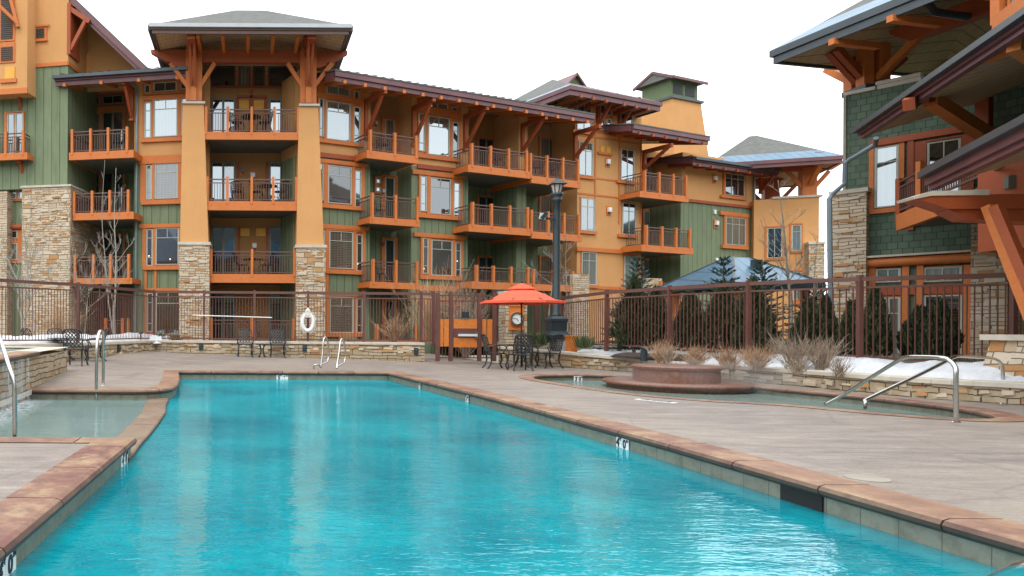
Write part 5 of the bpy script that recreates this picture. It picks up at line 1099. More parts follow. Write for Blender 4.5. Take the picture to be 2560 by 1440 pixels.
# second facet, running towards the viewer under the eaves
def line_z(xa, ya, xb, yb, Ya):
    """level line seen from (xa,ya) at depth Ya to (xb,yb)"""
    P = at(xa, ya, Ya); r, rz = ray(xb, yb); Y2 = (P.z - CAMZ) / rz; return P, Vector((r * Y2, Y2, P.z))
def eave(P, Q_, ext, wid, rise, th, top, fas, name, par, fh=.34, n=6, label=None):
    e = (Q_ - P).normalized(); Q2 = Q_ + e * ext; nrm = Vector((-e.y, e.x, 0)); 
    if nrm.x < 0: nrm = -nrm
    up = nrm * wid + Vector((0, 0, rise))
    mb = MB(); mb.hexa([P, Q2, Q2 + up, P + up, P + Vector((0, 0, .08)), Q2 + Vector((0, 0, .08)), Q2 + up + Vector((0, 0, .08)), P + up + Vector((0, 0, .08))]); rf = mb.build(name, top, par, label=label)
    mb = MB(); dn = Vector((0, 0, -1)); i1 = nrm * .06; i2 = nrm * .2
    mb.hexa([P + dn * fh, Q2 + dn * fh, Q2 + dn * fh + i1, P + dn * fh + i1, P + dn * .005, Q2 + dn * .005, Q2 + i1 + dn * .005, P + i1 + dn * .005])
    mb.hexa([P + i1 * 1.1 + dn * (fh + .1), Q2 + i1 * 1.1 + dn * (fh + .1), Q2 + dn * (fh + .1) + i2, P + dn * (fh + .1) + i2, P + i1 * 1.1 + dn * .01, Q2 + i1 * 1.1 + dn * .01, Q2 + i2 + dn * .01, P + i2 + dn * .01]); mb.build('fascia', fas, rf)
    mb = MB(); o = dn * (fh + .02); a = P + i2 + o; b = Q2 + i2 + o; c = Q2 + up + o * 1.0; d = P + up + o
    mb.hexa([a, b, c, d] + [v + Vector((0, 0, .06)) for v in (a, b, c, d)]); mb.build('soffit', 'soffit', rf)
    mb = MB(); g0 = -nrm * .12; mb.hexa([P + dn * .08 + g0, Q2 + dn * .08 + g0, Q2 + dn * .08 - nrm * .002, P + dn * .08 - nrm * .002, P + g0 + Vector((0, 0, .05)), Q2 + g0 + Vector((0, 0, .05)), Q2 - nrm * .002 + Vector((0, 0, .05)), P - nrm * .002 + Vector((0, 0, .05))]); mb.build('gutter', 'gutter', rf)
    m = int((Q2 - P).length / .3); mb = MB(); mb.tube([P + (Q2 - P) * (i / (m - 1)) + nrm * (.04 if i % 2 else .34) + Vector((0, 0, .12 + (.0 if i % 2 else .32 * rise / wid))) for i in range(m)], .02, 3, False); mb.build('heat_cable', 'pipe', rf)
    return rf, e, nrm, Q2
P1, P2 = line_z(2142, 326, 2500, 78, 19.5)
mr, e1, n1, P2x = eave(P1, P2, 5, 3.6, .9, .1, 'roof', 'maroon', 'middle_roof', RQ, fh=.15, label='middle eave with black gutter and pale boarded soffit')
W2p = P1 + n1 * 3.3 + e1 * -.5; W2 = Fr(W2p.x, W2p.y, math.degrees(math.atan2(e1.y, e1.x)))
mb = MB(); mb.fbox(W2, .6, 16, -4, 0, 1.5, 13); mb.build('wall', 'shingle_wall', RQ)
# strut and beams carrying the middle eave
def W2c(x, y, d): s, z = W2.hit(x, y, d); return W2.P(s, d, z)
mb = MB(); mb.bar(at(2328, 250, 16.6), at(2470, 340, 17.6), .26, .3); s3 = mb.build('strut', 'timber', RQ)
mb = MB(); mb.bar(at(2272, 262, 16.2), at(2300, 236, 16.9), .22, .26); mb.bar(at(2300, 243, 16.4), at(2440, 205, 18.6), .3, .34); mb.build('beam', 'timber_red', RQ)
mb = MB(); mb.bar(at(2470, 190, 18.2), at(2470, 380, 18.2), .34, .34); mb.build('post', 'timber_red', RQ)
mb = MB(); mb.bar(at(2465, 142, 14.0), at(2560, 98, 13.2), .2, .26); mb.bar(at(2535, 112, 13.0), at(2620, 170, 13.4), .2, .24); mb.build('eave_brace', 'timber', RQ)
mb = MB(); mb.bar(at(2494, 60, 15.5), at(2600, -20, 14.2), .2, .3); mb.bar(at(2500, -40, 15.8), at(2500, 60, 15.8), .2, .24); mb.bar(at(2526, -60, 15.6), at(2526, 45, 15.6), .06, .08); mb.build('window_trim', 'timber', RQ)
mb = MB(); mb.bar(at(2562, -40, 15.2), at(2562, 20, 15.2), .5, .02); mb.build('pane', 'glass_dark', RQ)
# gutter return and downspout
mb = MB(); mb.tube([at(2190, 345, 19.6), at(2188, 362, 19.8), at(2120, 402, 20.6), at(2113, 408, 20.6), at(2112, 458, 20.7), at(2078, 488, 20.2), at(2073, 498, 20.0), at(2078, 880, 20.0)], .065, 8); mb.build('downspout', 'pipe', RQ)
mb = MB(); mb.tube([at(2318, 8, 18.4), at(2335, 30, 18.5), at(2420, 42, 18.6)], .1, 8); mb.build('gutter_elbow', 'gutter', RQ)
# balcony
zb_ = 4.0; B1 = at(2240, 577, 1); k = (zb_ - CAMZ) / (B1.z - CAMZ); B1 = Vector((B1.x * k, k, zb_)); B2 = at(2350, 537, 1); k = (zb_ - CAMZ) / (B2.z - CAMZ); B2 = Vector((B2.x * k, k, zb_))
eb = (B2 - B1).normalized(); nb = Vector((-eb.y, eb.x, 0)); nb = nb if nb.x > 0 else -nb; B3 = B2 + eb * 3
mb = MB(); hh = Vector((0, 0, .44)); mb.hexa([B1, B2, B2 + nb * .14, B1 + nb * .14, B1 + hh, B2 + hh, B2 + nb * .14 + hh, B1 + nb * .14 + hh]); bl_ = mb.build('balcony', 'timber', RQ, label='balcony with dark railing tucked under the lower eave')
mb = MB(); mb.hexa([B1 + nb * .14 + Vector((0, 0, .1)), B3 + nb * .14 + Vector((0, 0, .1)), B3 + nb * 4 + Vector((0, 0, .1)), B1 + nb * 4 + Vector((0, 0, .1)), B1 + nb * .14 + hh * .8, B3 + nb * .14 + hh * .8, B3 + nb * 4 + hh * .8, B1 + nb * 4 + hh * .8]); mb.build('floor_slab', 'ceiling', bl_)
mb = MB(); up = Vector((0, 0, 1)); zr = 1.35
for z in (zr, zr - .16, .55): mb.bar(B1 + nb * .07 + up * z, B3 + nb * .07 + up * z, .05, .05)
for i in range(46):
    p = B1.lerp(B3, i / 45) + nb * .07; mb.bar(p + up * .55, p + up * (zr - .16), .02, .02)
mb.build('railing', 'rail', bl_)
mb = MB(); p = B1 + eb * 1.55 + nb * .07; mb.bar(p + up * .2, p + up * 1.6, .13, .13); mb.build('rail_post', 'timber', bl_); mb = MB(); p = B1 + nb * .07; mb.bar(p + up * .2, p + up * 1.45, .13, .13); mb.build('rail_post', 'timber_red', bl_)
# lower eave over the entrance
Q1, Q2_ = line_z(2312, 436, 2560, 304, 14.6)
lr, e2, n2, Qx = eave(Q1, Q2_, 4, 4.5, 1.3, .1, 'metalroof', 'maroon', 'lower_roof', RQ, fh=.24, label='lower metal roof with maroon fascia over the entrance')
mb = MB(); cl = [at(2286, 492, 12.4), at(2330, 478, 12.4), at(2640, 470, 12.4), at(2640, 518, 12.4), at(2370, 522, 12.4), at(2320, 505, 12.4)]
def plank(pts, th, name, mat):
    mb = MB(); n = len(pts); mb.add(pts + [p + Vector((.12, th, 0)) for p in pts], [tuple(range(n)), tuple(range(2 * n - 1, n - 1, -1))] + [((i + 1) % n, i, n + i, n + (i + 1) % n) for i in range(n)]); return mb.build(name, mat, RQ)
plank([at(x, y, 12.4) for x, y in ((2284, 496), (2330, 488), (2700, 482), (2700, 520), (2372, 522), (2330, 508))], .4, 'entrance_beam', 'timber_red')
plank([at(x, y, 12.38) for x, y in ((2282, 492), (2328, 478), (2474, 473), (2474, 487), (2330, 489), (2286, 498))], .45, 'beam_cap', 'cap')
plank([at(x, y, 12.45) for x, y in ((2372, 524), (2700, 521), (2700, 560), (2420, 547))], .4, 'entrance_beam', 'timber_red')
for o, w_, m in ((0, .10, 'timber'), (22, .15, 'timber_red')):
    mb = MB(); mb.bar(at(2468 + o, 515, 12.3 - o * .006), at(2590 + o * 1.5, 830, 11.6 - o * .006), w_, .14); mb.build('entrance_brace', m, RQ)
mb = MB(); mb.bar(at(2580, 380, 14.0), at(2580, 620, 14), 1.6, .5); mb.build('wall', 'timber_red', RQ)
# open belvedere on top
K1, K2 = line_z(1923, 128, 2235, -2, 21.5); ek = (K2 - K1).normalized(); nk = Vector((-ek.y, ek.x, 0)); nk = nk if nk.x > 0 else -nk
KF = Fr(K1.x, K1.y, math.degrees(math.atan2(ek.y, ek.x))); print('belvedere', K1, K2, W1.P(W1.S(2112), 0, 0))
kr, _ = hip(KF, RQ, 0, 7.6, -6.5, 0, K1.z, 2.2, name='belvedere_roof', ridge=.1, bw=1.2, th=.42, sofk=1.0, label='great overhanging roof of the open timber belvedere', fas='gutter')
pc = at(2150, 232, 20.3); zc_ = pc.z
c0 = W1.P(W1.S(2152), -.55, 0); cv = Vector((c0.x, c0.y)) - KF.p; sp2 = cv.dot(KF.u); dp2 = cv.dot(KF.n); print('post', sp2, dp2)
mb = MB()
for a_, b_ in ((-.25, -.2), (.25, -.2), (-.25, .25), (.25, .25)): mb.bar(Vector((c0.x + a_, c0.y + b_, zcap + .1)), Vector((c0.x + a_, c0.y + b_, K1.z + .1)), .3, .3)
tp_ = mb.build('timber_post', 'timber', RQ)
mb = MB(); mb.bar(Vector((c0.x, c0.y, zcap + .08)), Vector((c0.x, c0.y, zcap + .24)), .85, .85); mb.build('base_plate', 'gutter', tp_)
zk = K1.z
def kp(s, d, z): return KF.P(s, d, z)
for z0_, z1_, d_, s_a, s_b in ((zk - .2, zk + .3, dp2, 1.4, 6.2), (zk - .2, zk + .3, dp2 - 3.4, 1.4, 6.2)):
    beam(KF, s_a, s_b, d_ - .18, d_ + .18, z0_, z1_, RQ, tap=.5)
for s_ in (sp2, 6.0):
    mb = MB(); mb.fbox(KF, s_ - .17, s_ + .17, -5.5, -1.0, zk + .1, zk + .4); mb.build('cross_beam', 'timber_red', RQ)
for a0_, a1_, m in (((sp2 - .3, dp2), (sp2 - 1.25, dp2), 'timber'), ((sp2 + .3, dp2), (sp2 + 1.4, dp2), 'timber'), ((sp2 - .1, dp2 + .25), (sp2 - .1, dp2 + 1.3), 'timber_red'), ((sp2 + .12, dp2 + .25), (sp2 + .12, dp2 + 1.3), 'timber_red'), ((sp2, dp2 - .3), (sp2, dp2 - 1.4), 'timber_red')):
    mb = MB(); mb.bar(kp(*a0_, zcap + .45), kp(*a1_, zk - .12 if m == 'timber' else zk - .1), .17, .2); mb.build('strut', m, tp_)
q_ = kp(5.2, dp2 - .4, 0); mb = MB(); mb.bar(Vector((q_.x, q_.y, zcap)), Vector((q_.x, q_.y, zk - .3)), .8, .8); mb.build('timber_post', 'timber_red', RQ)
mb = MB(); q_ = kp(sp2, dp2 - 3.4, 0); mb.bar(Vector((q_.x, q_.y, zcap)), Vector((q_.x, q_.y, zk - .3)), .6, .6); mb.build('timber_post', 'timber_red', RQ)
mb = MB(); mb.fbox(KF, 4.2, 9.0, -6.3, -2.2, 4, zk - .25); mb.build('wall', 'shingle_wall', RQ)
# small rafter ends under the belvedere eave
for s_ in (1.9, 3.4, 4.9): mb = MB(); mb.fbox(KF, s_ - .08, s_ + .08, -1.6, .02, zk - .55, zk - .38); mb.build('rafter_tail', 'timber', kr)
# stone base at the far right picture edge
mb = MB(); c = gnd(2600, 945, .3); c = at(2600, 900, 11.9); 
mb.hexa([(c.x - .55, 11.5, -.3), (c.x + 2, 11.3, -.3), (c.x + 2, 12.6, -.3), (c.x - .5, 12.6, -.3), (c.x - .28, 11.6, 1.05), (c.x + 2, 11.4, 1.05), (c.x + 2, 12.5, 1.05), (c.x - .2, 12.5, 1.05)]); o = mb.build('stone_pedestal', 'stone', RQ)
mb = MB(); mb.hexa([(c.x - .36, 11.5, 1.05), (c.x + 2.1, 11.3, 1.05), (c.x + 2.1, 12.6, 1.05), (c.x - .3, 12.6, 1.05), (c.x - .36, 11.5, 1.15), (c.x + 2.1, 11.3, 1.15), (c.x + 2.1, 12.6, 1.15), (c.x - .3, 12.6, 1.15)]); mb.build('cap', 'cap', o)
# ------------------------------------------------------------------ gazebo
GZ = thing('gazebo', 'small gazebo with pyramid roof of blue grey metal behind the spruces', 'gazebo', (18.5, 27, .6))
gc = at(1843, 700, 27.0); F_ = Fr(gc.x, 27, 8); zt_ = at(1838, 645, 27).z; ze_ = at(1845, 706, 25.2).z; hw = 1.85
cs = [F_.P(-hw, hw, ze_), F_.P(hw, hw, ze_), F_.P(hw, -hw, ze_), F_.P(-hw, -hw, ze_)]
ap = [F_.P(-.35, .2, zt_), F_.P(.35, .2, zt_), F_.P(.35, -.2, zt_), F_.P(-.35, -.2, zt_)]
mb = MB(); mb.add(cs + ap, [(0, 1, 5, 4), (1, 2, 6, 5), (2, 3, 7, 6), (3, 0, 4, 7), (4, 5, 6, 7), (3, 2, 1, 0)]); gr_ = mb.build('roof', 'metalroof', GZ)
mb = MB()
for i in range(4): mb.bar(cs[i], ap[i], .07, .07); mb.bar(cs[i] - Vector((0, 0, .1)), cs[(i + 1) % 4] - Vector((0, 0, .1)), .08, .2)
mb.build('hip_caps', 'gutter', gr_)
mb = MB(); p_ = (cs[0] + cs[1]) / 2 * .35 + (ap[0] + ap[1]) / 2 * .65; mb.bar(p_ + Vector((-.16, -.1, .05)), p_ + Vector((.16, -.1, .05)), .2, .34); mb.build('vent_box', 'gutter', gr_)
for a_, b_ in ((-1, 1), (1, 1), (1, -1), (-1, -1)):
    p_ = F_.P(a_ * 1.45, b_ * 1.45, .5); mb = MB(); mb.bar(p_, Vector((p_.x, p_.y, ze_)), .2, .2); mb.build('post', 'timber', GZ)
# ------------------------------------------------------------------ fences
def fence(posts, label, name='pool_fence', top_rail=.12, low=.07, sub=.16, skip=()):
    """posts: (x, y, z_bottom, z_top)"""
    m = posts[len(posts) // 2]; t = thing(name, label, 'fence', (m[0], m[1], m[2]))
    for x, y, z0, z1 in posts:
        mb = MB(); mb.box(x - .045, x + .045, y - .045, y + .045, z0 - .12, z1 + .05); mb.build('post', 'fence', t)
    for i, (a, b) in enumerate(zip(posts, posts[1:])):
        if i in skip: continue
        A = Vector(a[:3]); Bq = Vector(b[:3]); TA = Vector((a[0], a[1], a[3])); TB = Vector((b[0], b[1], b[3])); mb = MB(); u = Vector((0, 0, 1))
        mb.bar(TA - u * .03, TB - u * .03, .075, .09); mb.bar(TA - u * sub - u * .05, TB - u * sub - u * .05, .035, .04); mb.bar(A + u * low, Bq + u * low, .035, .04)
        n = max(2, round((Bq - A).length / .112))
        for k in range(1, n):
            p = A.lerp(Bq, k / n); q = TA.lerp(TB, k / n); mb.bar(p + u * low, q - u * (sub + .05), .018, .018)
        mb.build('panel', 'fence', t)
    return t
lp = lambda x, Y: at(x, 800, Y)
def onwall(x, off=.2):
    a, b = Vector(WL[-2]), Vector(WL[-1]); dv = (b - a).normalized(); n = Vector((-dv.y, dv.x)); a = a + n * off; rx, _ = ray(x, 790); r = Vector((rx, 1)); t = a.dot(n) / r.dot(n); return rx * t, t
pw = [onwall(x) for x in (385, 510, 636, 770, 910, 1053, 1084)]
zf = lambda i: 2.56 - i * .012
FB = [(-7.05, 19.5, .72, 2.5), (-5.3, 21.8, .70, 2.52)] + [(x, y, .69, 2.56 - .02 * i) for i, (x, y) in enumerate(pw)]
FB[2] = (FB[2][0], FB[2][1], .69, 2.56)
main_fence = fence(FB, 'long brown metal picket fence standing on the straight planter wall')
fence([(-12.5, 17, .7, 2.5), (-9.6, 17.9, .7, 2.5), (-7.2, 19.35, .72, 2.5)], 'brown picket fence panel leaving the picture at the left edge')
def fp(x, Y, yt, yb):
    p = at(x, yt, Y); q = at(x, yb, Y); return (p.x, p.y, q.z, p.z)
pr = [fp(1240, 23.9, 735, 862), fp(1340, 24.4, 742, 862), fp(1405, 23.6, 743, 862), fp(1517, 20.8, 729, 868), fp(1674, 18.8, 718, 876), fp(1872, 16.6, 706, 886), fp(2150, 14.9, 694, 899), fp(2534, 13.7, 684, 926), fp(2780, 13.3, 682, 940)]
fence(pr, 'curving brown metal picket fence behind the shrubs above the hot tub', skip=(0,))
# gate
GT = thing('pool_gate', 'brown metal gate with orange boards and a silver push bar', 'gate', (7, 23.9, 0))
Yg = 23.9
def gbox(x0, y0, x1, y1, name, mat, t=.05, dy=0, par=None):
    a = at(x0, y1, Yg); b = at(x1, y0, Yg); mb = MB(); mb.box(a.x, b.x, Yg - t + dy, Yg + dy, a.z, b.z); return mb.build(name, mat, par or GT)
for x in (1093, 1126, 1197, 1234): gbox(x - 5, 733, x + 5, 903, 'post', 'fence', .12)
for x0, x1 in ((1098, 1121), (1131, 1192), (1202, 1229)):
    mb = MB(); a = at(x0, 900, Yg); b = at(x1, 738, Yg)
    for z in (a.z + .06, b.z - .03, b.z - .22): mb.box(a.x, b.x, Yg - .05, Yg - .01, z, z + .04)
    n = round((b.x - a.x) / .1)
    for k in range(1, n): x = a.x + (b.x - a.x) * k / n; mb.box(x - .009, x + .009, Yg - .04, Yg - .022, a.z + .1, b.z - .03)
    mb.build('grille', 'fence', GT)
for x0, y0, x1, y1 in ((1094, 798, 1107, 866), (1108.5, 798, 1121, 866), (1203, 798, 1214, 866), (1216, 798, 1229, 866)): gbox(x0, y0, x1, y1, 'board', 'timber_light', .03, -.052)
gbox(1132, 798, 1191, 821, 'board', 'timber_light', .03, -.052); gbox(1132, 845, 1191, 868, 'board', 'timber_light', .03, -.052); gbox(1132, 822, 1191, 844, 'kick_plate', 'fence', .02, -.055)
gbox(1143, 835, 1190, 840.5, 'push_bar', 'lens', .06, -.1); gbox(1183, 830, 1192, 846, 'latch', 'steel', .07, -.077)
gbox(1153, 780, 1170, 795, 'lock_box', 'lamp_black', .08, -.05)
# clock pillar
CP_ = thing('clock_pillar', 'stone pillar carrying the orange clock board behind the umbrella', 'pillar', (9.2, 24.2, 0))
a = at(1262, 870, 24.0); b = at(1318, 742, 24.0); mb = MB(); mb.box(a.x, b.x, 24.0, 24.6, -.05, b.z + .1); mb.build('stone_body', 'stone', CP_)
mb = MB(); mb.box(a.x - .05, b.x + .05, 23.95, 24.65, b.z + .1, b.z + .2); mb.build('cap', 'cap', CP_)
CK = thing('wall_clock', 'round silver rimmed clock on an orange board', 'clock', at(1291, 797, 23.98))
a = at(1273, 822, 23.97); b = at(1309, 766, 23.97); mb = MB(); mb.box(a.x, b.x, 23.94, 23.998, a.z, b.z); mb.box(a.x - .03, b.x + .03, 23.9, 23.998, a.z - .04, a.z); mb.box(a.x - .02, b.x + .02, 23.91, 23.998, b.z, b.z + .035); mb.build('board', 'timber_light', CK)
c = at(1291, 797, 23.93); mb = MB(); k = len(mb.v)
def disc(c, r0, r1, y0, y1, n=32):
    mb = MB(); mb.v = []
    for y in (y0, y1):
        for r in (r0, r1):
            for j in range(n): a = 2 * math.pi * j / n; mb.v.append(Vector((c.x + r * math.cos(a), y, c.z + r * math.sin(a))))
    N = n
    for j in range(n):
        j2 = (j + 1) % n; mb.f += [(j, j2, N + j2, N + j), (2 * N + j, 3 * N + j, 3 * N + j2, 2 * N + j2), (N + j, N + j2, 3 * N + j2, 3 * N + j), (j, 2 * N + j, 2 * N + j2, j2)]
    return mb
disc(c, .18, .225, 23.85, 23.94).build('rim', 'steel', CK); disc(c, .001, .18, 23.89, 23.935).build('dial', 'white', CK)
mb = MB()
for j in range(12): a = j * math.pi / 6; d_ = Vector((math.cos(a), 0, math.sin(a))); mb.bar(Vector((c.x, 23.885, c.z)) + d_ * .135, Vector((c.x, 23.885, c.z)) + d_ * .165, .012, .006, Vector((0, 1, 0)))
mb.build('hour_marks', 'ink', CK)
mb = MB(); c3 = Vector((c.x, 23.88, c.z)); mb.bar(c3, c3 + Vector((-.13, 0, .02)), .014, .005, Vector((0, 1, 0))); mb.bar(c3, c3 + Vector((.05, 0, -.08)), .018, .005, Vector((0, 1, 0))); mb.build('hands', 'ink', CK)
# ------------------------------------------------------------------ lamp post on its plinth
YL = 22.9; pl = at(1397, 849, YL)
o = MB(); w0 = at(1390, 880, YL).x; w1 = at(1428, 880, YL).x; xc = (at(1374, 840, YL).x + at(1424, 840, YL).x) / 2 
o.box(w0, w1, YL - .1, YL + .5, -.1, at(1400, 848, YL).z); pli = o.build('concrete_plinth', 'concrete', origin=((w0 + w1) / 2, YL + .2, 0)); tag(pli, 'grey concrete plinth under the tall black lamp post', 'plinth')
zb0 = at(1400, 848, YL).z; xl = at(1397, 800, YL).x; LP_ = thing('lamp_post', 'tall black lamp post with square base and lantern top behind the umbrella table', 'street lamp', (xl, YL + .2, zb0))
u = lambda y: at(1397, y, YL).z; px = YL / 1750
mb = MB(); q = R(45); S4 = 2 ** .5
for prof in ([(25 * px * S4, zb0), (25 * px * S4, u(838)), (22 * px * S4, u(834)), (19 * px * S4, u(828)), (19 * px * S4, u(806)), (21 * px * S4, u(803)), (21 * px * S4, u(797)), (13 * px * S4, u(790))],): mb.lathe(prof, (xl, YL + .2, 0), 4, q)
mb.build('base', 'lamp_black', LP_)
mb = MB(); mb.lathe([(14 * px, u(795)), (12.5 * px, u(785)), (9.6 * px, u(780)), (8.4 * px, u(530)), (8.2 * px, u(505)), (12 * px, u(500)), (12 * px, u(494)), (10 * px, u(492)), (15 * px, u(486)), (15 * px, u(480))], (xl, YL + .2, 0), 20); mb.build('pole', 'lamp_black', LP_, True)
mb = MB(); mb.lathe([(10 * px, u(480)), (15.5 * px, u(458)), (15.5 * px, u(457))], (xl, YL + .2, 0), 8); ln = mb.build('lantern_glass', 'lantern', LP_)
mb = MB(); mb.lathe([(20 * px * 1.2, u(460)), (22 * px * 1.2, u(458)), (3 * px, u(443)), (1.5 * px, u(438))], (xl, YL + .2, 0), 4, q)
for j in range(8): a = j * math.pi / 4; d_ = Vector((math.cos(a), math.sin(a), 0)); c = Vector((xl, YL + .2, 0)); mb.bar(c + d_ * 10.3 * px + Vector((0, 0, u(480))), c + d_ * 15.8 * px + Vector((0, 0, u(457))), .025, .025)
mb.build('lantern_frame', 'lamp_black', LP_)
mb = MB(); fl = at(1356, 540, YL); mb.bar(at(1366, 546, YL), at(1388, 549, YL), .05, .06); mb.bar(fl + Vector((-.06, .0, -.1)), fl + Vector((.1, .0, .1)), .24, .12); f_ = mb.build('floodlight', 'lamp_black', LP_)
mb = MB(); mb.hexa([fl + Vector(v) for v in ((-.14, -.07, -.11), (.06, -.07, -.13), (.06, -.05, -.13), (-.14, -.05, -.11), (-.1, -.1, .09), (.1, -.1, .07), (.1, -.05, .07), (-.1, -.05, .09))]); mb.build('lens', 'lens', f_)
# orange planter box
a = at(1425, 880, 22.1); b = at(1446, 842, 22.1); mb = MB(); mb.hexa([(a.x + .03, 22.1, .38), (b.x - .05, 22.1, .38), (b.x - .05, 22.4, .38), (a.x + .03, 22.4, .38), (a.x, 22.05, b.z), (b.x, 22.05, b.z), (b.x, 22.45, b.z), (a.x, 22.45, b.z)]); mb.box(a.x - .02, b.x + .02, 22.03, 22.47, b.z, b.z + .04)
tag(mb.build('planter_box', 'timber_light', origin=(a.x, 22.2, .38)), 'small orange wooden planter box beside the lamp plinth', 'planter')
# bollard light
p = at(1610, 888, 18.9); bz = bedR(p.x, p.y); mb = MB(); mb.lathe([(.085, 0), (.085, .3), (.075, .3), (.075, .34), (.1, .345), (.1, .37), (.03, .40)], (p.x, 18.9, bz), 20); tag(mb.build('bollard_light', 'lamp_black', origin=(p.x, 18.9, bz)), 'short black bollard light standing in the snow bank', 'bollard')
# ------------------------------------------------------------------ rails of steel tube
def rail(name, paths, label, r=.021, mat='steel', cat='handrail', feet=()):
    t = thing(name, label, cat, tuple(paths[0][0]))
    for P in paths:
        mb = MB(); mb.tube(curve([Vector(p) for p in P], 5), r, 10); mb.build('tube', mat, t, True)
    for f in feet:
        mb = MB(); mb.lathe([(.05, 0), (.05, .008), (.03, .02)], f, 16); mb.build('foot_plate', mat, t)
    return t
def up_(x, y, Y): return at(x, y, Y)
f1 = gnd(258, 965, deckz(-3, 14.1)); rail('grab_rail', [[up_(241, 1003, 13.2), up_(241, 940, 13.2), up_(243, 860, 13.25), up_(248, 832, 13.4), up_(254, 827, 13.6), up_(258, 836, 13.9), up_(258.5, 880, 14.05), up_(258, 962, 14.08)]], 'steel grab rail arching from the shallow basin to the upper deck', .03, feet=(f1,))
rail('grab_rail', [[up_(37, 1095, 7.65), up_(37, 1030, 7.65), up_(35, 960, 7.65), up_(22, 915, 7.7), up_(6, 865, 7.8), up_(-25, 790, 7.9), up_(-60, 775, 8.2)]], 'steel grab rail rising at the left picture edge', .025)
# ladder rails at the far end
def ladder(x0, xt, xr, yt, dyb):
    Y0, Y1 = 19.15, 19.8
    return [up_(x0 - 14, 921, 19.1), up_(x0 - 12, 912, 19.05), up_(x0 - 2, 911, 19.1), up_(x0, 919, 19.35), up_(x0 + 2, 900, 19.35), up_(xt, yt + 6, 19.4), up_(xt + 4, yt, 19.5), up_(xt + 9, yt + 5, 19.7), up_(xr, 885, 19.8), up_(xr - 1, 901, 19.75), up_(xr - 8, 907, 19.6), up_(x0 + 3, 914, 19.45)]
rail('pool_ladder', [[up_(785, 921, 19.1), up_(786, 913, 19.0), up_(797, 912, 19.05), up_(802, 919, 19.3), up_(803, 912, 19.35), up_(807, 880, 19.4), up_(809, 850, 19.45), up_(814, 843, 19.55), up_(819, 852, 19.7), up_(822, 885, 19.85), up_(819, 902, 19.8), up_(812, 907, 19.65), up_(804, 911, 19.5)],
                     [up_(842, 921, 19.1), up_(844, 905, 19.2), up_(848, 880, 19.3), up_(851, 855, 19.4), up_(855, 847, 19.5), up_(860, 856, 19.65), up_(864, 885, 19.8), up_(861, 904, 19.75), up_(853, 910, 19.55), up_(845, 915, 19.4)]], 'pair of looped steel ladder rails at the far end of the pool', .024, cat='pool ladder')
hr1 = rail('tub_handrail', [[up_(2062, 1012, 11.4), up_(2120, 980, 11.1), up_(2180, 942, 10.6), up_(2245, 902, 10.0), up_(2262, 895, 9.85), up_(2285, 892, 9.65), up_(2350, 894, 9.2), up_(2372, 900, 9.1), up_(2388, 918, 9.02), up_(2390, 950, 9.0), up_(2390, 1056, 9.0)]], 'steel handrail leaning into the hot tub, nearer of the two', .026, feet=(gnd(2390, 1056, 0),))
rail('tub_handrail', [[up_(2163, 1024, 10.7), up_(2164, 1004, 10.7), up_(2172, 996, 10.75), up_(2280, 945, 10.9), up_(2340, 916, 11.0), up_(2380, 895, 11.1), up_(2396, 890, 11.2), up_(2430, 892, 11.5), up_(2480, 896, 11.9), up_(2500, 906, 12.0), up_(2507, 930, 12.0), up_(2507, 1016, 11.95)]], 'steel handrail leaning into the hot tub, farther of the two', .026, feet=(gnd(2507, 1010, .02),))
rail('pool_handrail', [[up_(2478, 1455, 3.0), up_(2520, 1432, 2.9), up_(2562, 1418, 2.8), up_(2640, 1400, 2.7)]], 'end of a steel pool rail at the lower right corner', .026)
# ------------------------------------------------------------------ life ring and reaching pole on the fence
x, y = onwall(770, -.02); c = at(769, 806, y); LR = thing('life_ring', 'white life ring hanging from a fence post', 'life ring', tuple(c))
k = y / 1750; mb = MB(); pts = [c + Vector((math.cos(a) * 13.5 * k, -.06, math.sin(a) * 20.5 * k)) for a in [2 * math.pi * i / 40 for i in range(41)]]; mb.tube(pts, 5.0 * k, 12, False); mb.build('ring', 'white', LR, True)
mb = MB()
for a0 in (0, 1, 2, 3): pts = [c + Vector((math.cos(a) * 20 * k, -.05 - .03, math.sin(a) * 28 * k)) for a in [math.pi / 2 * a0 + .2 + 1.1 * i / 8 for i in range(9)]]; mb.tube(pts, .012, 5)
mb.build('grab_line', 'rope', LR)
mb = MB()
for dx in (-7, -3, 2, 6): mb.tube([c + Vector((0, -.08, 36 * k)), c + Vector((dx * k * .6, -.12, 30 * k)), c + Vector((dx * k, -.14, 20 * k)), c + Vector((dx * k * .7 + .03, -.15, 12 * k))], .02, 6)
mb.build('rope_coil', 'rope', LR)
a = at(481, 788, onwall(481)[1] - .12); b = at(680, 794, onwall(680)[1] - .12); mb = MB(); mb.tube([a, b], .018, 8); tag(mb.build('reaching_pole', 'white', origin=tuple((a + b) / 2)), 'long thin white pole hung level along the fence', 'pole')
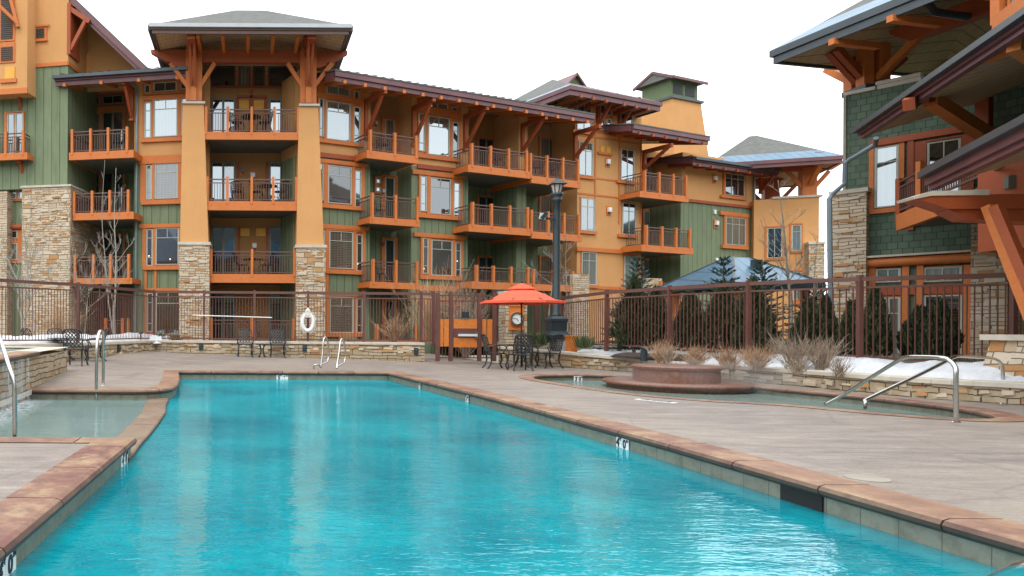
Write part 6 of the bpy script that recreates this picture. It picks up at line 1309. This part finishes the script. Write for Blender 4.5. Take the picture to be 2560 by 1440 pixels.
# ------------------------------------------------------------------ garden furniture of cast iron
def lattice_chair(label, group):
    t = thing('garden_chair', label, 'chair', (0, 0, 0), group)
    # back: width .5, from z .42 to .95, leaning; front is -y, back at +y .24
    bp = lambda u, v: Vector((u * .26 * (1 - .06 * v), .22 + .13 * v + .03 * (1 - (u * u)), .44 + .50 * v + (.035 * (1 - u * u) if v > .5 else 0) * v))
    mb = MB(); fr_ = [bp(-1, 0), bp(-1, .5), bp(-1, .92), bp(-.8, 1), bp(-.4, 1.0), bp(0, 1.0), bp(.4, 1.0), bp(.8, 1), bp(1, .92), bp(1, .5), bp(1, 0)]; mb.tube(fr_, .016, 6); mb.tube([bp(-1, .12), bp(0, .12), bp(1, .12)], .012, 5)
    n = 5
    for i in range(-n, n + 1):
        for sg in (-1, 1):
            u0 = i / n * 2; pts = []
            for j in range(7):
                v = .1 + .86 * j / 6; u_ = u0 + sg * (v - .5) * 2.0
                if abs(u_) <= 1: pts.append(bp(u_, v))
            if len(pts) > 1: mb.tube(pts, .013, 4)
    mb.build('backrest', 'iron', t)
    mb = MB(); mb.lathe([(.22, .415), (.27, .42), (.275, .435), (.26, .45), (.05, .445)], (0, 0, 0), 16, R(22.5), 1, .95); mb.build('seat', 'iron', t)
    for sg in (-1, 1):
        mb = MB(); mb.tube(curve([Vector(p) for p in ((sg * .245, .24, .66), (sg * .285, .1, .68), (sg * .29, -.1, .66), (sg * .29, -.2, .62), (sg * .27, -.16, .54), (sg * .25, -.12, .44))], 4), .014, 6); mb.build('armrest', 'iron', t)
        mb = MB(); mb.tube(curve([Vector(p) for p in ((sg * .23, -.2, .43), (sg * .25, -.24, .25), (sg * .235, -.2, .1), (sg * .25, -.26, .0))], 4), [.028] * 4 + [.022] * 9, 6); mb.build('leg', 'iron', t)
        mb = MB(); mb.tube(curve([Vector(p) for p in ((sg * .23, .22, .46), (sg * .22, .2, .25), (sg * .235, .24, .1), (sg * .26, .32, .0))], 4), [.028] * 4 + [.022] * 9, 6); mb.build('leg', 'iron', t)
    return t
GC = 'black cast iron lattice chairs around the pool'
c0 = lattice_chair('black lattice chair left of the pair standing against the planter wall', GC)
def put(o, x, y, z=None, s=1.0):
    p = gnd(x, y, .05)
    for _ in range(6): p = gnd(x, y, deckz(p.x, p.y))
    o.location = p; o.scale = (s,) * 3; return p
p_ = put(c0, 613, 892, s=1.02); c0.rotation_euler = (0, 0, R(4))
def chair(x, y, rz, label, s=1.0):
    c = copy_tree(c0, label=label, rz=R(rz)); put(c, x, y, s=s); return c
chair(694, 893, 0, 'black lattice chair right of the pair standing against the planter wall', 1.02)
chair(1240, 921, 88, 'lattice chair in profile on the left of the umbrella table', 1.05)
chair(1299, 926, 178, 'lattice chair with its back to the pool in front of the umbrella table', 1.05)
chair(1370, 920, -80, 'lattice chair in profile on the right of the umbrella table', 1.05)
chair(1318, 915, 0, 'lattice chair on the far side of the umbrella table, hidden by the nearer one', 1.05)
chair(86, 898, 70, 'lattice chair at the left side of the four beside the raised spa', 1.0)
chair(133, 892, 8, 'lattice chair at the back of the four beside the raised spa', 1.0)
chair(190, 914, 176, 'nearest lattice chair of the four beside the raised spa, back to the pool', 1.03)
chair(236, 903, -70, 'lattice chair at the right side of the four beside the steel grab rail', 1.02)
def table(name, r, h, label, x, y, hole=False):
    t = thing(name, label, 'table', (0, 0, 0)); mb = MB(); mb.lathe([(r * .2, h - .02), (r, h - .02), (r + .015, h - .01), (r, h), (r * .1, h)], (0, 0, 0), 28); mb.build('tabletop', 'iron', t)
    for k in range(4):
        a = k * math.pi / 2 + .6; d_ = Vector((math.cos(a), math.sin(a), 0)); mb = MB(); mb.tube(curve([d_ * r * .55 + Vector((0, 0, h - .02)), d_ * r * .3 + Vector((0, 0, h * .72)), d_ * r * .25 + Vector((0, 0, h * .4)), d_ * r * .5 + Vector((0, 0, h * .12)), d_ * r * .72], 4), .017, 6); mb.build('leg', 'iron', t)
    mb = MB(); mb.lathe([(r * .32, h * .4), (r * .32, h * .42), (r * .26, h * .42)], (0, 0, 0), 16); mb.build('ring_brace', 'iron', t); put(t, x, y); return t
table('side_table', .24, .46, 'small black iron table between the pair of chairs', 655, 893)
ut = table('garden_table', .55, .72, 'round black iron table under the coral umbrella', 1303, 920)
table('garden_table', .5, .70, 'round black iron table among the four chairs by the raised spa', 160, 903)
# umbrella
ub = ut.location.copy(); UM = thing('patio_umbrella', 'coral square patio umbrella over the black iron table', 'umbrella', tuple(ub))
zr_ = at(1300, 752, ub.y).z; zt_ = at(1300, 708, ub.y).z; mb = MB(); mb.tube([ub + Vector((0, 0, .02)), ub + Vector((0, 0, 1)), Vector((ub.x, ub.y, zt_ + .05))], .022, 10); mb.build('pole', 'lamp_black', UM, True)
mb = MB(); N = 8; ring = []
rot = R(10); hw = 1.22
def cano(r, z, sag=0, sc=1.0):
    out = []
    for j in range(N * 4):
        a = j / (N * 4) * 2 * math.pi + rot; m = math.cos(math.pi / N) / math.cos(((a - rot) % (2 * math.pi / N)) - math.pi / N); fr_ = abs(((j % 4) - 2)) / 2
        out.append(Vector((ub.x + r * m * math.cos(a), ub.y + r * m * math.sin(a), z + sag * (1 - fr_))))
    return out
lv = [cano(.02, zt_), cano(.34, zt_ - .16)]; rr2 = [(.30, zt_ - .19, 0), (.7, zt_ - .36, .02), (1.0, zt_ - .53, .03), (1.26, zr_ - .02, .0)]
n4 = N * 4
def skin(levels, mb):
    k = len(mb.v); [mb.v.extend(l) for l in levels]
    for i in range(len(levels) - 1):
        for j in range(n4): mb.f.append((k + i * n4 + j, k + i * n4 + (j + 1) % n4, k + (i + 1) * n4 + (j + 1) % n4, k + (i + 1) * n4 + j))
L2 = [cano(r, z, s) for r, z, s in rr2] + [cano(1.265, zr_ - .09, .0)] + [cano(1.24, zr_ - .03, .0)] + [cano(r, z - .015, s) for r, z, s in reversed(rr2[:3])]
skin(L2, mb); cn = mb.build('canopy', 'umbrella', UM)
mb = MB(); skin([cano(.02, zt_), cano(.2, zt_ - .07), cano(.40, zt_ - .165), cano(.41, zt_ - .20), cano(.38, zt_ - .17), cano(.02, zt_ - .03)], mb); mb.build('vent_cap', 'umbrella', cn)
mb = MB()
for j in range(N):
    a = rot + j * 2 * math.pi / N; d_ = Vector((math.cos(a), math.sin(a), 0)); c = Vector((ub.x, ub.y, 0)); mb.bar(c + d_ * .03 + Vector((0, 0, zt_ - .2)), c + d_ * 1.16 + Vector((0, 0, zr_ - .02)), .018, .018); mb.bar(c + d_ * .03 + Vector((0, 0, zt_ - .62)), c + d_ * .72 + Vector((0, 0, zt_ - .41)), .015, .015)
mb.build('ribs', 'lamp_black', UM)
mb = MB(); mb.lathe([(.02, zt_), (.035, zt_ + .03), (.03, zt_ + .07), (.005, zt_ + .1)], (ub.x, ub.y, 0), 10); mb.build('finial', 'lamp_black', UM)
# furniture on the balconies
def bal_set(F, x, y, d, label, kind='chair', rz=0, s=1.0):
    sx, z = F.hit(x, y, d); p = F.P(sx, d, z)
    if kind == 'chair': c = copy_tree(c0, label=label, rz=R(rz), loc=p, scale=s, group='dark chairs on the lodge balconies'); return c
    t = thing('balcony_table', label, 'table', tuple(p)); mb = MB(); mb.lathe([(.1, .68), (.45, .68), (.46, .70), (.1, .71)], p, 20); mb.build('tabletop', 'iron', t); mb = MB(); mb.lathe([(.3, 0), (.3, .02), (.04, .06), (.03, .68)], p, 12); mb.build('pedestal', 'iron', t)
bal_set(T, 592, 331, -1.3, 'dark chair left of the table on the top tower balcony', rz=60); bal_set(T, 660, 331, -1.3, 'dark chair right of the table on the top tower balcony', rz=-60); bal_set(T, 627, 331, -1.4, 'dark round table on the top tower balcony', 'table')
bal_set(T, 593, 504, -1.3, 'dark chair at the left on the third floor tower balcony', rz=10); bal_set(T, 642, 504, -1.2, 'dark chair left of the table on the third floor tower balcony', rz=80); bal_set(T, 668, 504, -1.4, 'dark round table on the third floor tower balcony', 'table'); bal_set(T, 700, 504, -1.2, 'dark chair right of the table on the third floor tower balcony', rz=-50)
bal_set(T, 604, 687, -1.2, 'dark chair left of the table on the second floor tower balcony', rz=70); bal_set(T, 632, 687, -1.4, 'dark round table on the second floor tower balcony', 'table'); bal_set(T, 664, 687, -1.2, 'dark chair right of the table on the second floor tower balcony', rz=-70)
bal_set(T, 634, 856, -1.0, 'dark chair on the ground terrace between the stone piers', rz=10)
bal_set(B, 958, 386, -.3, 'dark chair on the narrow top balcony right of the tower', rz=10); bal_set(B, 950, 549, -.3, 'dark chair on the narrow third floor balcony', rz=60); bal_set(B, 955, 708, -.3, 'dark chair on the narrow second floor balcony', rz=60)
bal_set(B, 1243, 420, -.4, 'dark chair on the top balcony left of the party wall', rz=30); bal_set(B, 1345, 440, -.4, 'dark chair at the left on the top balcony right of the party wall', rz=50); bal_set(B, 1385, 445, -.4, 'dark chair at the right on the top balcony right of the party wall', rz=-50)
bal_set(B, 1632, 480, .2, 'dark chair on the top balcony right of the tall windows', rz=30)
bal_set(L, 215, 380, -.5, 'dark chair on the top balcony of the left wing', rz=30); bal_set(L, 296, 380, -.5, 'second dark chair on the top balcony of the left wing, near the downspout', rz=-60); bal_set(L, 245, 534, -.5, 'dark chair on the third floor balcony of the left wing', rz=0)
# ------------------------------------------------------------------ plants
RN = random.Random(11)
def tri(mb, p, d, w, l):
    """a leaf: small diamond at p pointing along d"""
    d = d.normalized(); s = d.cross(Vector((RN.uniform(-1, 1), RN.uniform(-1, 1), RN.uniform(-1, 1)))); s = s.normalized() * w if s.length > 1e-5 else Vector((w, 0, 0))
    k = len(mb.v); mb.v += [p, p + d * l * .5 + s, p + d * l, p + d * l * .5 - s]; mb.f.append((k, k + 1, k + 2, k + 3))
def plant(name, label, cat, x, y, z, group=None): return thing(name, label, cat, (x, y, z), group)
def arbor(x, y, z, h, r, label, n=3800, lumps=3):
    t = plant('arborvitae', label, 'evergreen shrub', x, y, z, 'dark arborvitae along the fence'); mb = MB(); ph = [RN.uniform(0, 6) for _ in range(4)]
    for i in range(n):
        v = RN.random() ** .8; a = RN.uniform(0, 2 * math.pi); pr = (1 - v ** 1.4) ** .9 * (.7 + .3 * min(1, v * 5))
        rr = r * pr * (1 + .15 * math.sin(3 * a + ph[0] + v * 7) + .16 * math.sin(5 * a + ph[1] - v * 19)) * (1 - abs(RN.gauss(0, .14)))
        p = Vector((x + rr * math.cos(a), y + rr * math.sin(a), z + .03 + v * h * (1 + .03 * math.sin(a * 5 + ph[2])))); tri(mb, p, Vector((math.cos(a) * .45, math.sin(a) * .45, 1 + RN.uniform(-.2, .3))), .016 + RN.random() * .02, .09 + .1 * RN.random())
    mb.build('crown', 'arbor', t, fix=False)
    mb = MB(); mb.tube([(x, y, z - .1), (x, y, z + h * .8)], [.05, .015], 6); mb.build('trunk', 'bark_dk', t); return t
def spruce(x, y, z, h, r, label):
    t = plant('blue_spruce', label, 'spruce', x, y, z, 'young blue spruces behind the fence'); mb = MB(); br = MB()
    br.tube([(x, y, z - .1), (x, y, z + h)], [.06 + h * .008, .01], 7); nw = int(h / .17)
    for i in range(nw):
        v = (i + RN.uniform(-.3, .3)) / nw; zz = z + .1 + v * h * .97; R_ = r * (1 - v) ** .8 * RN.uniform(.8, 1.12) + .05; nb_ = 8 if v < .7 else 6; a0 = RN.uniform(0, 6)
        for k in range(nb_):
            a = a0 + 2 * math.pi * k / nb_ + RN.uniform(-.25, .25); L_ = R_ * RN.uniform(.75, 1.15); up_a = -.12 + v * .9
            d = Vector((math.cos(a), math.sin(a), up_a)).normalized(); pts = [Vector((x, y, zz)), Vector((x, y, zz)) + d * L_ * .5 + Vector((0, 0, -.03)), Vector((x, y, zz)) + d * L_ + Vector((0, 0, .06 * L_))]
            br.tube(pts, [.012, .008, .003], 3, False); m = int(10 + L_ * 34); sd = Vector((-math.sin(a), math.cos(a), 0))
            for j in range(m):
                u_ = RN.uniform(.12, 1); p = pts[0].lerp(pts[2], u_) + sd * RN.gauss(0, .12) * L_ * (1.15 - u_) + Vector((0, 0, RN.gauss(0, .015) - .03)); dd = d * .8 + sd * RN.uniform(-.8, .8) + Vector((0, 0, RN.uniform(-.15, .4))); tri(mb, p, dd, .012 + RN.random() * .012, .07 + .07 * RN.random())
    mb.build('crown', 'spruce', t, fix=False); br.build('trunk', 'bark_dk', t); return t
def twigs(mb, base, n, h, r, rad=.006, fork=3, curl=.3, up=.5):
    for i in range(n):
        a = RN.uniform(0, 2 * math.pi); lean = abs(RN.gauss(.35, .28)) * r / max(h, .1); p = base + Vector((RN.gauss(0, .05), RN.gauss(0, .05), 0)); L_ = h * RN.uniform(.55, 1.05)
        d = Vector((math.cos(a) * lean * 1.6, math.sin(a) * lean * 1.6, 1)).normalized(); q = p + d * L_ * .5 + Vector((RN.gauss(0, .03), RN.gauss(0, .03), 0)); e = q + (d + Vector((math.cos(a) * .2, math.sin(a) * .2, 0))).normalized() * L_ * .5
        mb.tube([p, q, e], [rad, rad * .7, rad * .35], 3, False)
        for k in range(fork):
            t0 = RN.uniform(.25, .95); s = p.lerp(q, t0 * 2) if t0 < .5 else q.lerp(e, t0 * 2 - 1); dd = (d + Vector((RN.gauss(0, .35), RN.gauss(0, .35), RN.uniform(-.05, .3)))).normalized(); l2 = L_ * RN.uniform(.15, .4)
            mb.tube([s, s + dd * l2 * .5 + Vector((RN.gauss(0, .01), RN.gauss(0, .01), .01)), s + dd * l2], [rad * .6, rad * .45, rad * .25], 3, False)
def shrub(x, y, Y, h, r, label, n=90, mat='twig', fork=4, zz=None, rad=.0055, name='bare_shrub', group='bare shrubs in the snow bank'):
    p = at(x, 850, Y); z = bedR(p.x, p.y) if zz is None else zz; t = plant(name, label, 'shrub', p.x, p.y, z, group); mb = MB(); twigs(mb, Vector((p.x, p.y, z - .03)), n, h, r, rad, fork); mb.build('twigs', mat, t, fix=False); return t
sh = [(1655, 17.3, .58, .52, 'twig', 'reddish tan shrub just right of the black bollard light'), (1738, 16.9, .52, .55, 'twig', 'low tan shrub second along the snow bank'), (1822, 16.3, .52, .5, 'twig', 'tan shrub in the middle of the row of three before the dark arborvitae'), (1893, 15.7, .60, .52, 'twig', 'rounded tan shrub directly left of the largest grey shrub'), (1990, 15.3, .88, .75, 'twig_grey', 'largest grey brown shrub in the snow bank'), (2055, 15.0, .78, .5, 'twig_grey', 'tall grey shrub touching the right side of the largest shrub')]
for i, (x, Y, h, r, m, lb) in enumerate(sh): shrub(x, 0, Y, h, r, lb, 120 if h < .9 else 170, m, 5)
for x, Y, h, r, lb in ((2098, 14.0, .42, .26, 'small dark twiggy clump rising from snow near the fence post'), (1730, 16.2, .22, .32, 'low snow dusted clump under the second shrub'), (1828, 15.5, .22, .34, 'low snow dusted clump in front of the middle shrub'), (1888, 15.0, .32, .32, 'grey twig clump at the foot of the rounded tan shrub'), (1995, 14.4, .35, .32, 'grey twig clump at the foot of the largest shrub'), (1668, 16.8, .4, .25, 'thin grey stems at the foot of the shrub by the bollard')):
    shrub(x, 0, Y, h, r, lb, 60, 'twig_grey', 3)
for x, Y, h, r, lb in ((1585, 20.4, 2.05, .55, 'broad dark arborvitae, first right of the second fence post'), (1640, 20.6, 1.75, .5, 'dark arborvitae second from the lamp post'), (1725, 19.2, 1.55, .5, 'rounded dark arborvitae third from the lamp post'), (1806, 18.2, 1.75, .48, 'dark arborvitae in front of the gazebo, fourth from the lamp post'), (1882, 17.4, 1.8, .5, 'dark arborvitae right of the middle fence post, fifth from the lamp post'), (2022, 18.6, 1.35, .42, 'small dark arborvitae between the gazebo and the downspout'), (2062, 19.8, 1.5, .35, 'narrow dark arborvitae beside the tall downspout'), (2130, 17.2, 1.25, .28, 'small arborvitae left of the lodge doors'), (2188, 16.8, 1.55, .32, 'dark arborvitae in front of the left lodge door'), (2350, 16.0, 1.25, .34, 'wide dark arborvitae covering the right lodge door'), (2300, 16.6, 1.1, .4, 'leaning dark arborvitae between the two lodge doors')):
    p = at(x, 850, Y); arbor(p.x, p.y, .55, h, r, lb, 5200 if r > .45 else 3200)
for x, Y, zt, r, lb in ((1592, 23.0, 640, .95, 'blue spruce farthest left, before the orange wall'), (1808, 22.0, 640, 1.05, 'blue spruce in front of the left side of the gazebo'), (1905, 22.5, 652, 1.1, 'blue spruce in front of the right side of the gazebo'), (2040, 25.5, 700, 1.2, 'dark spruce between the gazebo and the near lodge')):
    p = at(x, 850, Y); spruce(p.x, p.y, .5, at(x, zt, Y).z - .5, r, lb)
p = at(1548, 850, 21.9); spruce(p.x, p.y, .5, 1.5, .7, 'small round spruce left of the arborvitae row')
def aspen(x, Y, z, stems, label, seed, name='bare_aspen', n1=12, group='bare pale barked aspens', fine=1.0):
    rn = random.Random(seed); b = at(x, 830, Y); t = plant(name, label, 'tree', b.x, b.y, z, group); tr = MB(); cr = MB(); k = Y / 1750
    def branch(mb, p, d, L_, r, dep):
        pts = [p]; n = 4; dd = d.copy()
        for i in range(n):
            dd = (dd + Vector((rn.gauss(0, .13), rn.gauss(0, .13), .10))).normalized(); pts.append(pts[-1] + dd * L_ / n)
        mb.tube(pts, [r * (1 - .75 * i / n) + .0015 for i in range(n + 1)], 4 if dep else 6, False)
        if dep < 3:
            for i in range(4 if dep < 2 else 3):
                u_ = rn.uniform(.2, .95) * n; i0 = min(n - 1, int(u_)); q = pts[i0].lerp(pts[i0 + 1], u_ - i0); e = (dd + Vector((rn.gauss(0, .5), rn.gauss(0, .4), rn.uniform(0, .5)))).normalized(); branch(cr, q, e, L_ * rn.uniform(.3, .55), r * .45, dep + 1)
    for st in stems:
        P = [at(px, py, Y + dy) for px, py, dy in st[0]]; P = curve(P, 4); n = len(P); r0 = st[1] * .72; rs = [r0 * (1 - .88 * (i / (n - 1)) ** .9) for i in range(n)]; tr.tube(P, rs, 8)
        for j in range(int(n1 * st[2])):
            u_ = rn.uniform(.22, .97) * (n - 1); i0 = int(u_); q = P[i0].lerp(P[i0 + 1], u_ - i0); f = 1 - u_ / (n - 1)
            a = rn.uniform(0, 6.28); e = Vector((math.cos(a), math.sin(a) * .7, rn.uniform(.5, 1.3))).normalized(); branch(cr, q, e, (.35 + 1.5 * f) * rn.uniform(.6, 1.1) * st[3], max(.004, rs[i0] * .42), 1)
    tr.build('trunk', 'bark', t, True, fix=False); cr.build('crown', 'bark', t, fix=False); return t
aspen(60, 22.3, .62, [([(56, 842, 0), (58, 800, 0), (46, 765, 0), (52, 720, 0), (38, 690, 0), (20, 650, 0), (-5, 610, 0)], .085, 1, 1), ([(60, 800, 0), (70, 770, 0), (72, 730, .2), (68, 660, .3), (60, 580, .3), (52, 520, .3)], .06, 1, 1)], 'forked pale aspen at the far left above the snow', 1)
aspen(283, 27.3, .65, [([(286, 845, 0), (284, 780, 0), (288, 740, 0), (290, 640, 0), (286, 560, 0), (290, 420, .2)], .10, 1.2, 1), ([(284, 842, 0), (272, 760, 0), (266, 700, -.1), (262, 640, -.2), (255, 540, -.2), (262, 400, 0)], .06, 1.1, .9)], 'tall two stemmed aspen before the left wing balconies', 2)
aspen(205, 26.5, .65, [([(212, 838, 0), (218, 760, 0), (225, 700, .1), (236, 640, .2)], .04, 1, .9), ([(200, 838, 0), (198, 740, 0), (185, 650, 0), (176, 590, 0)], .035, 1, .8)], 'thin young aspen between the stone bay and the tall aspen', 3)
aspen(85, 24.0, .65, [([(86, 838, 0), (80, 740, 0), (74, 600, 0), (80, 470, 0)], .045, 1, .9)], 'slender straight aspen in front of the stone bay', 4)
aspen(1378, 25.0, .6, [([(1366, 850, 0), (1374, 770, 0), (1384, 690, 0), (1388, 640, 0), (1372, 560, 0)], .045, 1, .8)], 'slender aspen left of the lamp post', 5)
aspen(1417, 25.5, .6, [([(1414, 845, 0), (1418, 780, 0), (1416, 700, 0), (1414, 650, 0), (1418, 590, 0)], .045, 1, .8)], 'slender aspen right of the lamp post', 6)
aspen(1970, 24.0, .6, [([(1975, 850, 0), (1978, 760, 0), (1968, 680, 0), (1962, 600, 0), (1956, 540, 0), (1945, 450, 0)], .085, 1.3, 1.0)], 'bare aspen standing before the far wing and the gazebo', 7, n1=16)
aspen(2045, 25.0, .6, [([(2040, 850, 0), (2034, 760, 0), (2038, 660, 0), (2046, 580, 0)], .045, 1, .8)], 'thin bare aspen just left of the stone pier of the far wing', 8)
def thicket(x, Y, z, n, h, r, label, mat='twig_grey', name='bare_thicket'):
    p = at(x, 840, Y); t = plant(name, label, 'shrub', p.x, p.y, z, 'bare thickets behind the fence'); mb = MB(); twigs(mb, Vector((p.x, p.y, z)), n, h, r, .009, 6); mb.build('twigs', mat, t, fix=False)
thicket(1075, 26.4, .62, 90, 2.6, 1.5, 'red tinged thicket rising behind the fence left of the gate', 'twig')
thicket(1165, 26.6, .1, 110, 2.9, 1.8, 'dense tangle of bare stems seen through the gate', 'twig_grey')
thicket(985, 26.8, .62, 70, 1.2, 1.0, 'low tan thicket in front of the ground terrace', 'twig')
thicket(150, 25.8, .62, 60, 1.6, 1.2, 'grey brown thicket in front of the stone bay', 'twig')
thicket(1560, 24.5, .5, 70, 2.0, 1.3, 'thin bare stems beside the orange wall', 'twig_grey')
thicket(1690, 25.5, .5, 60, 1.6, 1.1, 'reddish bare stems between two fence posts', 'twig')
def tuft(x, Y, z, n, h, r, label, mat='grassy'):
    p = at(x, 850, Y); t = plant('grass_tuft', label, 'grass tuft', p.x, p.y, z, 'green and tan tufts behind the fence'); mb = MB()
    for i in range(n):
        a = RN.uniform(0, 6.28); q = Vector((p.x + RN.gauss(0, r * .3), p.y + RN.gauss(0, r * .3), z)); tri(mb, q, Vector((math.cos(a) * .4, math.sin(a) * .4, 1)), .012, h * RN.uniform(.5, 1))
    mb.build('blades', mat, t, fix=False)
for x, Y, n, h, lb in ((400, 26.9, 200, .45, 'green tuft under the left ground floor window'), (437, 26.9, 200, .4, 'second green tuft under the left ground floor window'), (1345, 23.2, 320, .6, 'tall green tuft between the clock pillar and the lamp post'), (1458, 21.6, 260, .5, 'green tuft beside the orange planter box'), (870, 25.8, 240, .45, 'dry tan tuft before the ground floor window right of the tower')):
    tuft(x, Y, .6, n, h, .35, lb, 'twig' if 'tan' in lb else 'grassy')
# path light by the left snow
p = at(352, 838, 26.0); mb = MB(); mb.tube([(p.x, p.y, .6), (p.x, p.y, .95)], .015, 6); mb.lathe([(.09, .93), (.09, .97), (.02, 1.02)], (p.x, p.y, 0), 12); tag(mb.build('path_light', 'lamp_black', origin=(p.x, p.y, .6)), 'small path light standing in snow near the left fence corner', 'path light')
# ------------------------------------------------------------------ behind the viewer: the slopes and lodge the windows mirror
from mathutils import noise as mn
mb = MB(); NA = 150
for i in range(NA + 1):
    a = math.radians(150 + 250 * i / NA); c_, s_ = math.cos(a), math.sin(a); k = 0
    for r_, hh in ((150, 0), (230, .35), (330, .75), (420, 1.0), (520, .9)):
        h_ = hh * (62 + 34 * mn.noise(Vector((i * .09, 0, 4))) + 9 * mn.noise(Vector((i * .7, r_ * .01, 1)))) + (3 * RN.random() if hh else -3); mb.v.append(Vector((c_ * r_, s_ * r_, h_)))
for i in range(NA):
    for j in range(4): mb.f.append((i * 5 + j, (i + 1) * 5 + j, (i + 1) * 5 + j + 1, i * 5 + j + 1))
struct(mb.build('hills', 'hill', fix=False))
OB = thing('opposite_lodge', 'gabled orange and green lodge across the pool, mirrored in the windows', 'building', (0, -30, 0))
mb = MB(); mb.box(-75, 4, -38, -27, -.5, 9); mb.box(16, 34, -30, -12, -.5, 9); mb.box(34.2, 80, -30, -20, -.5, 9); mb.build('wall', 'siding', OB)
mb = MB(); mb.box(-29.9, 3.9, -37.9, -26.9, 9.0, 10.5); mb.build('wall', 'stucco', OB)
for x0, x1, y in ((-76, -58, 17), (-59, -44, 15), (-45, -31, 17.5), (36, 52, 17), (53, 70, 16), (-32, -17, 16), (-18, -4, 17), (-5, 6, 14.5), (14, 36, 15)):
    yy = -25.5 if x0 < 10 else (-11 if x0 < 30 else -19); xm = (x0 + x1) / 2; mb = MB(); mb.add([(x0, yy, 10.2), (x1, yy, 10.2), (xm, yy - 1, y), (x0, yy - 14, 10.2), (x1, yy - 14, 10.2), (xm, yy - 13, y)], [(0, 1, 2), (3, 5, 4), (0, 2, 5, 3), (1, 4, 5, 2), (0, 3, 4, 1)]); mb.build('roof', 'metalroof', OB)
for i in range(7):
    for j in range(3):
        mb = MB(); x = -28 + i * 4.5; mb.box(x, x + 2.4, -27.0, -26.85, 1 + j * 3, 2.6 + j * 3); mb.build('window', 'glass_dark', OB)
# thin steam over the hot tub
g = G('steam'); g.N.remove(g.b); vol = g.n('ShaderNodeVolumePrincipled'); vol.inputs['Color'].default_value = (.95, .97, 1, 1)
nz = g.noise(g.uv((1, 1, 1.6), 'Object'), 1.3, 4, .6); g.l(g.ramp(nz, [(.35, (0,) * 3), (.85, (.25,) * 3)]), vol.inputs['Density']); g.l(vol.outputs[0], g.out.inputs['Volume'])
mb = MB(); mb.lathe([(1.2, -.1), (1.9, .0), (1.8, .25), (1.0, .48), (.2, .52)], (10.2, 15.6, 0), 20); tag(mb.build('steam', g.m, origin=(10.2, 15.6, 0)), 'thin steam drifting around the fountain in the hot tub', 'steam', kind='stuff')
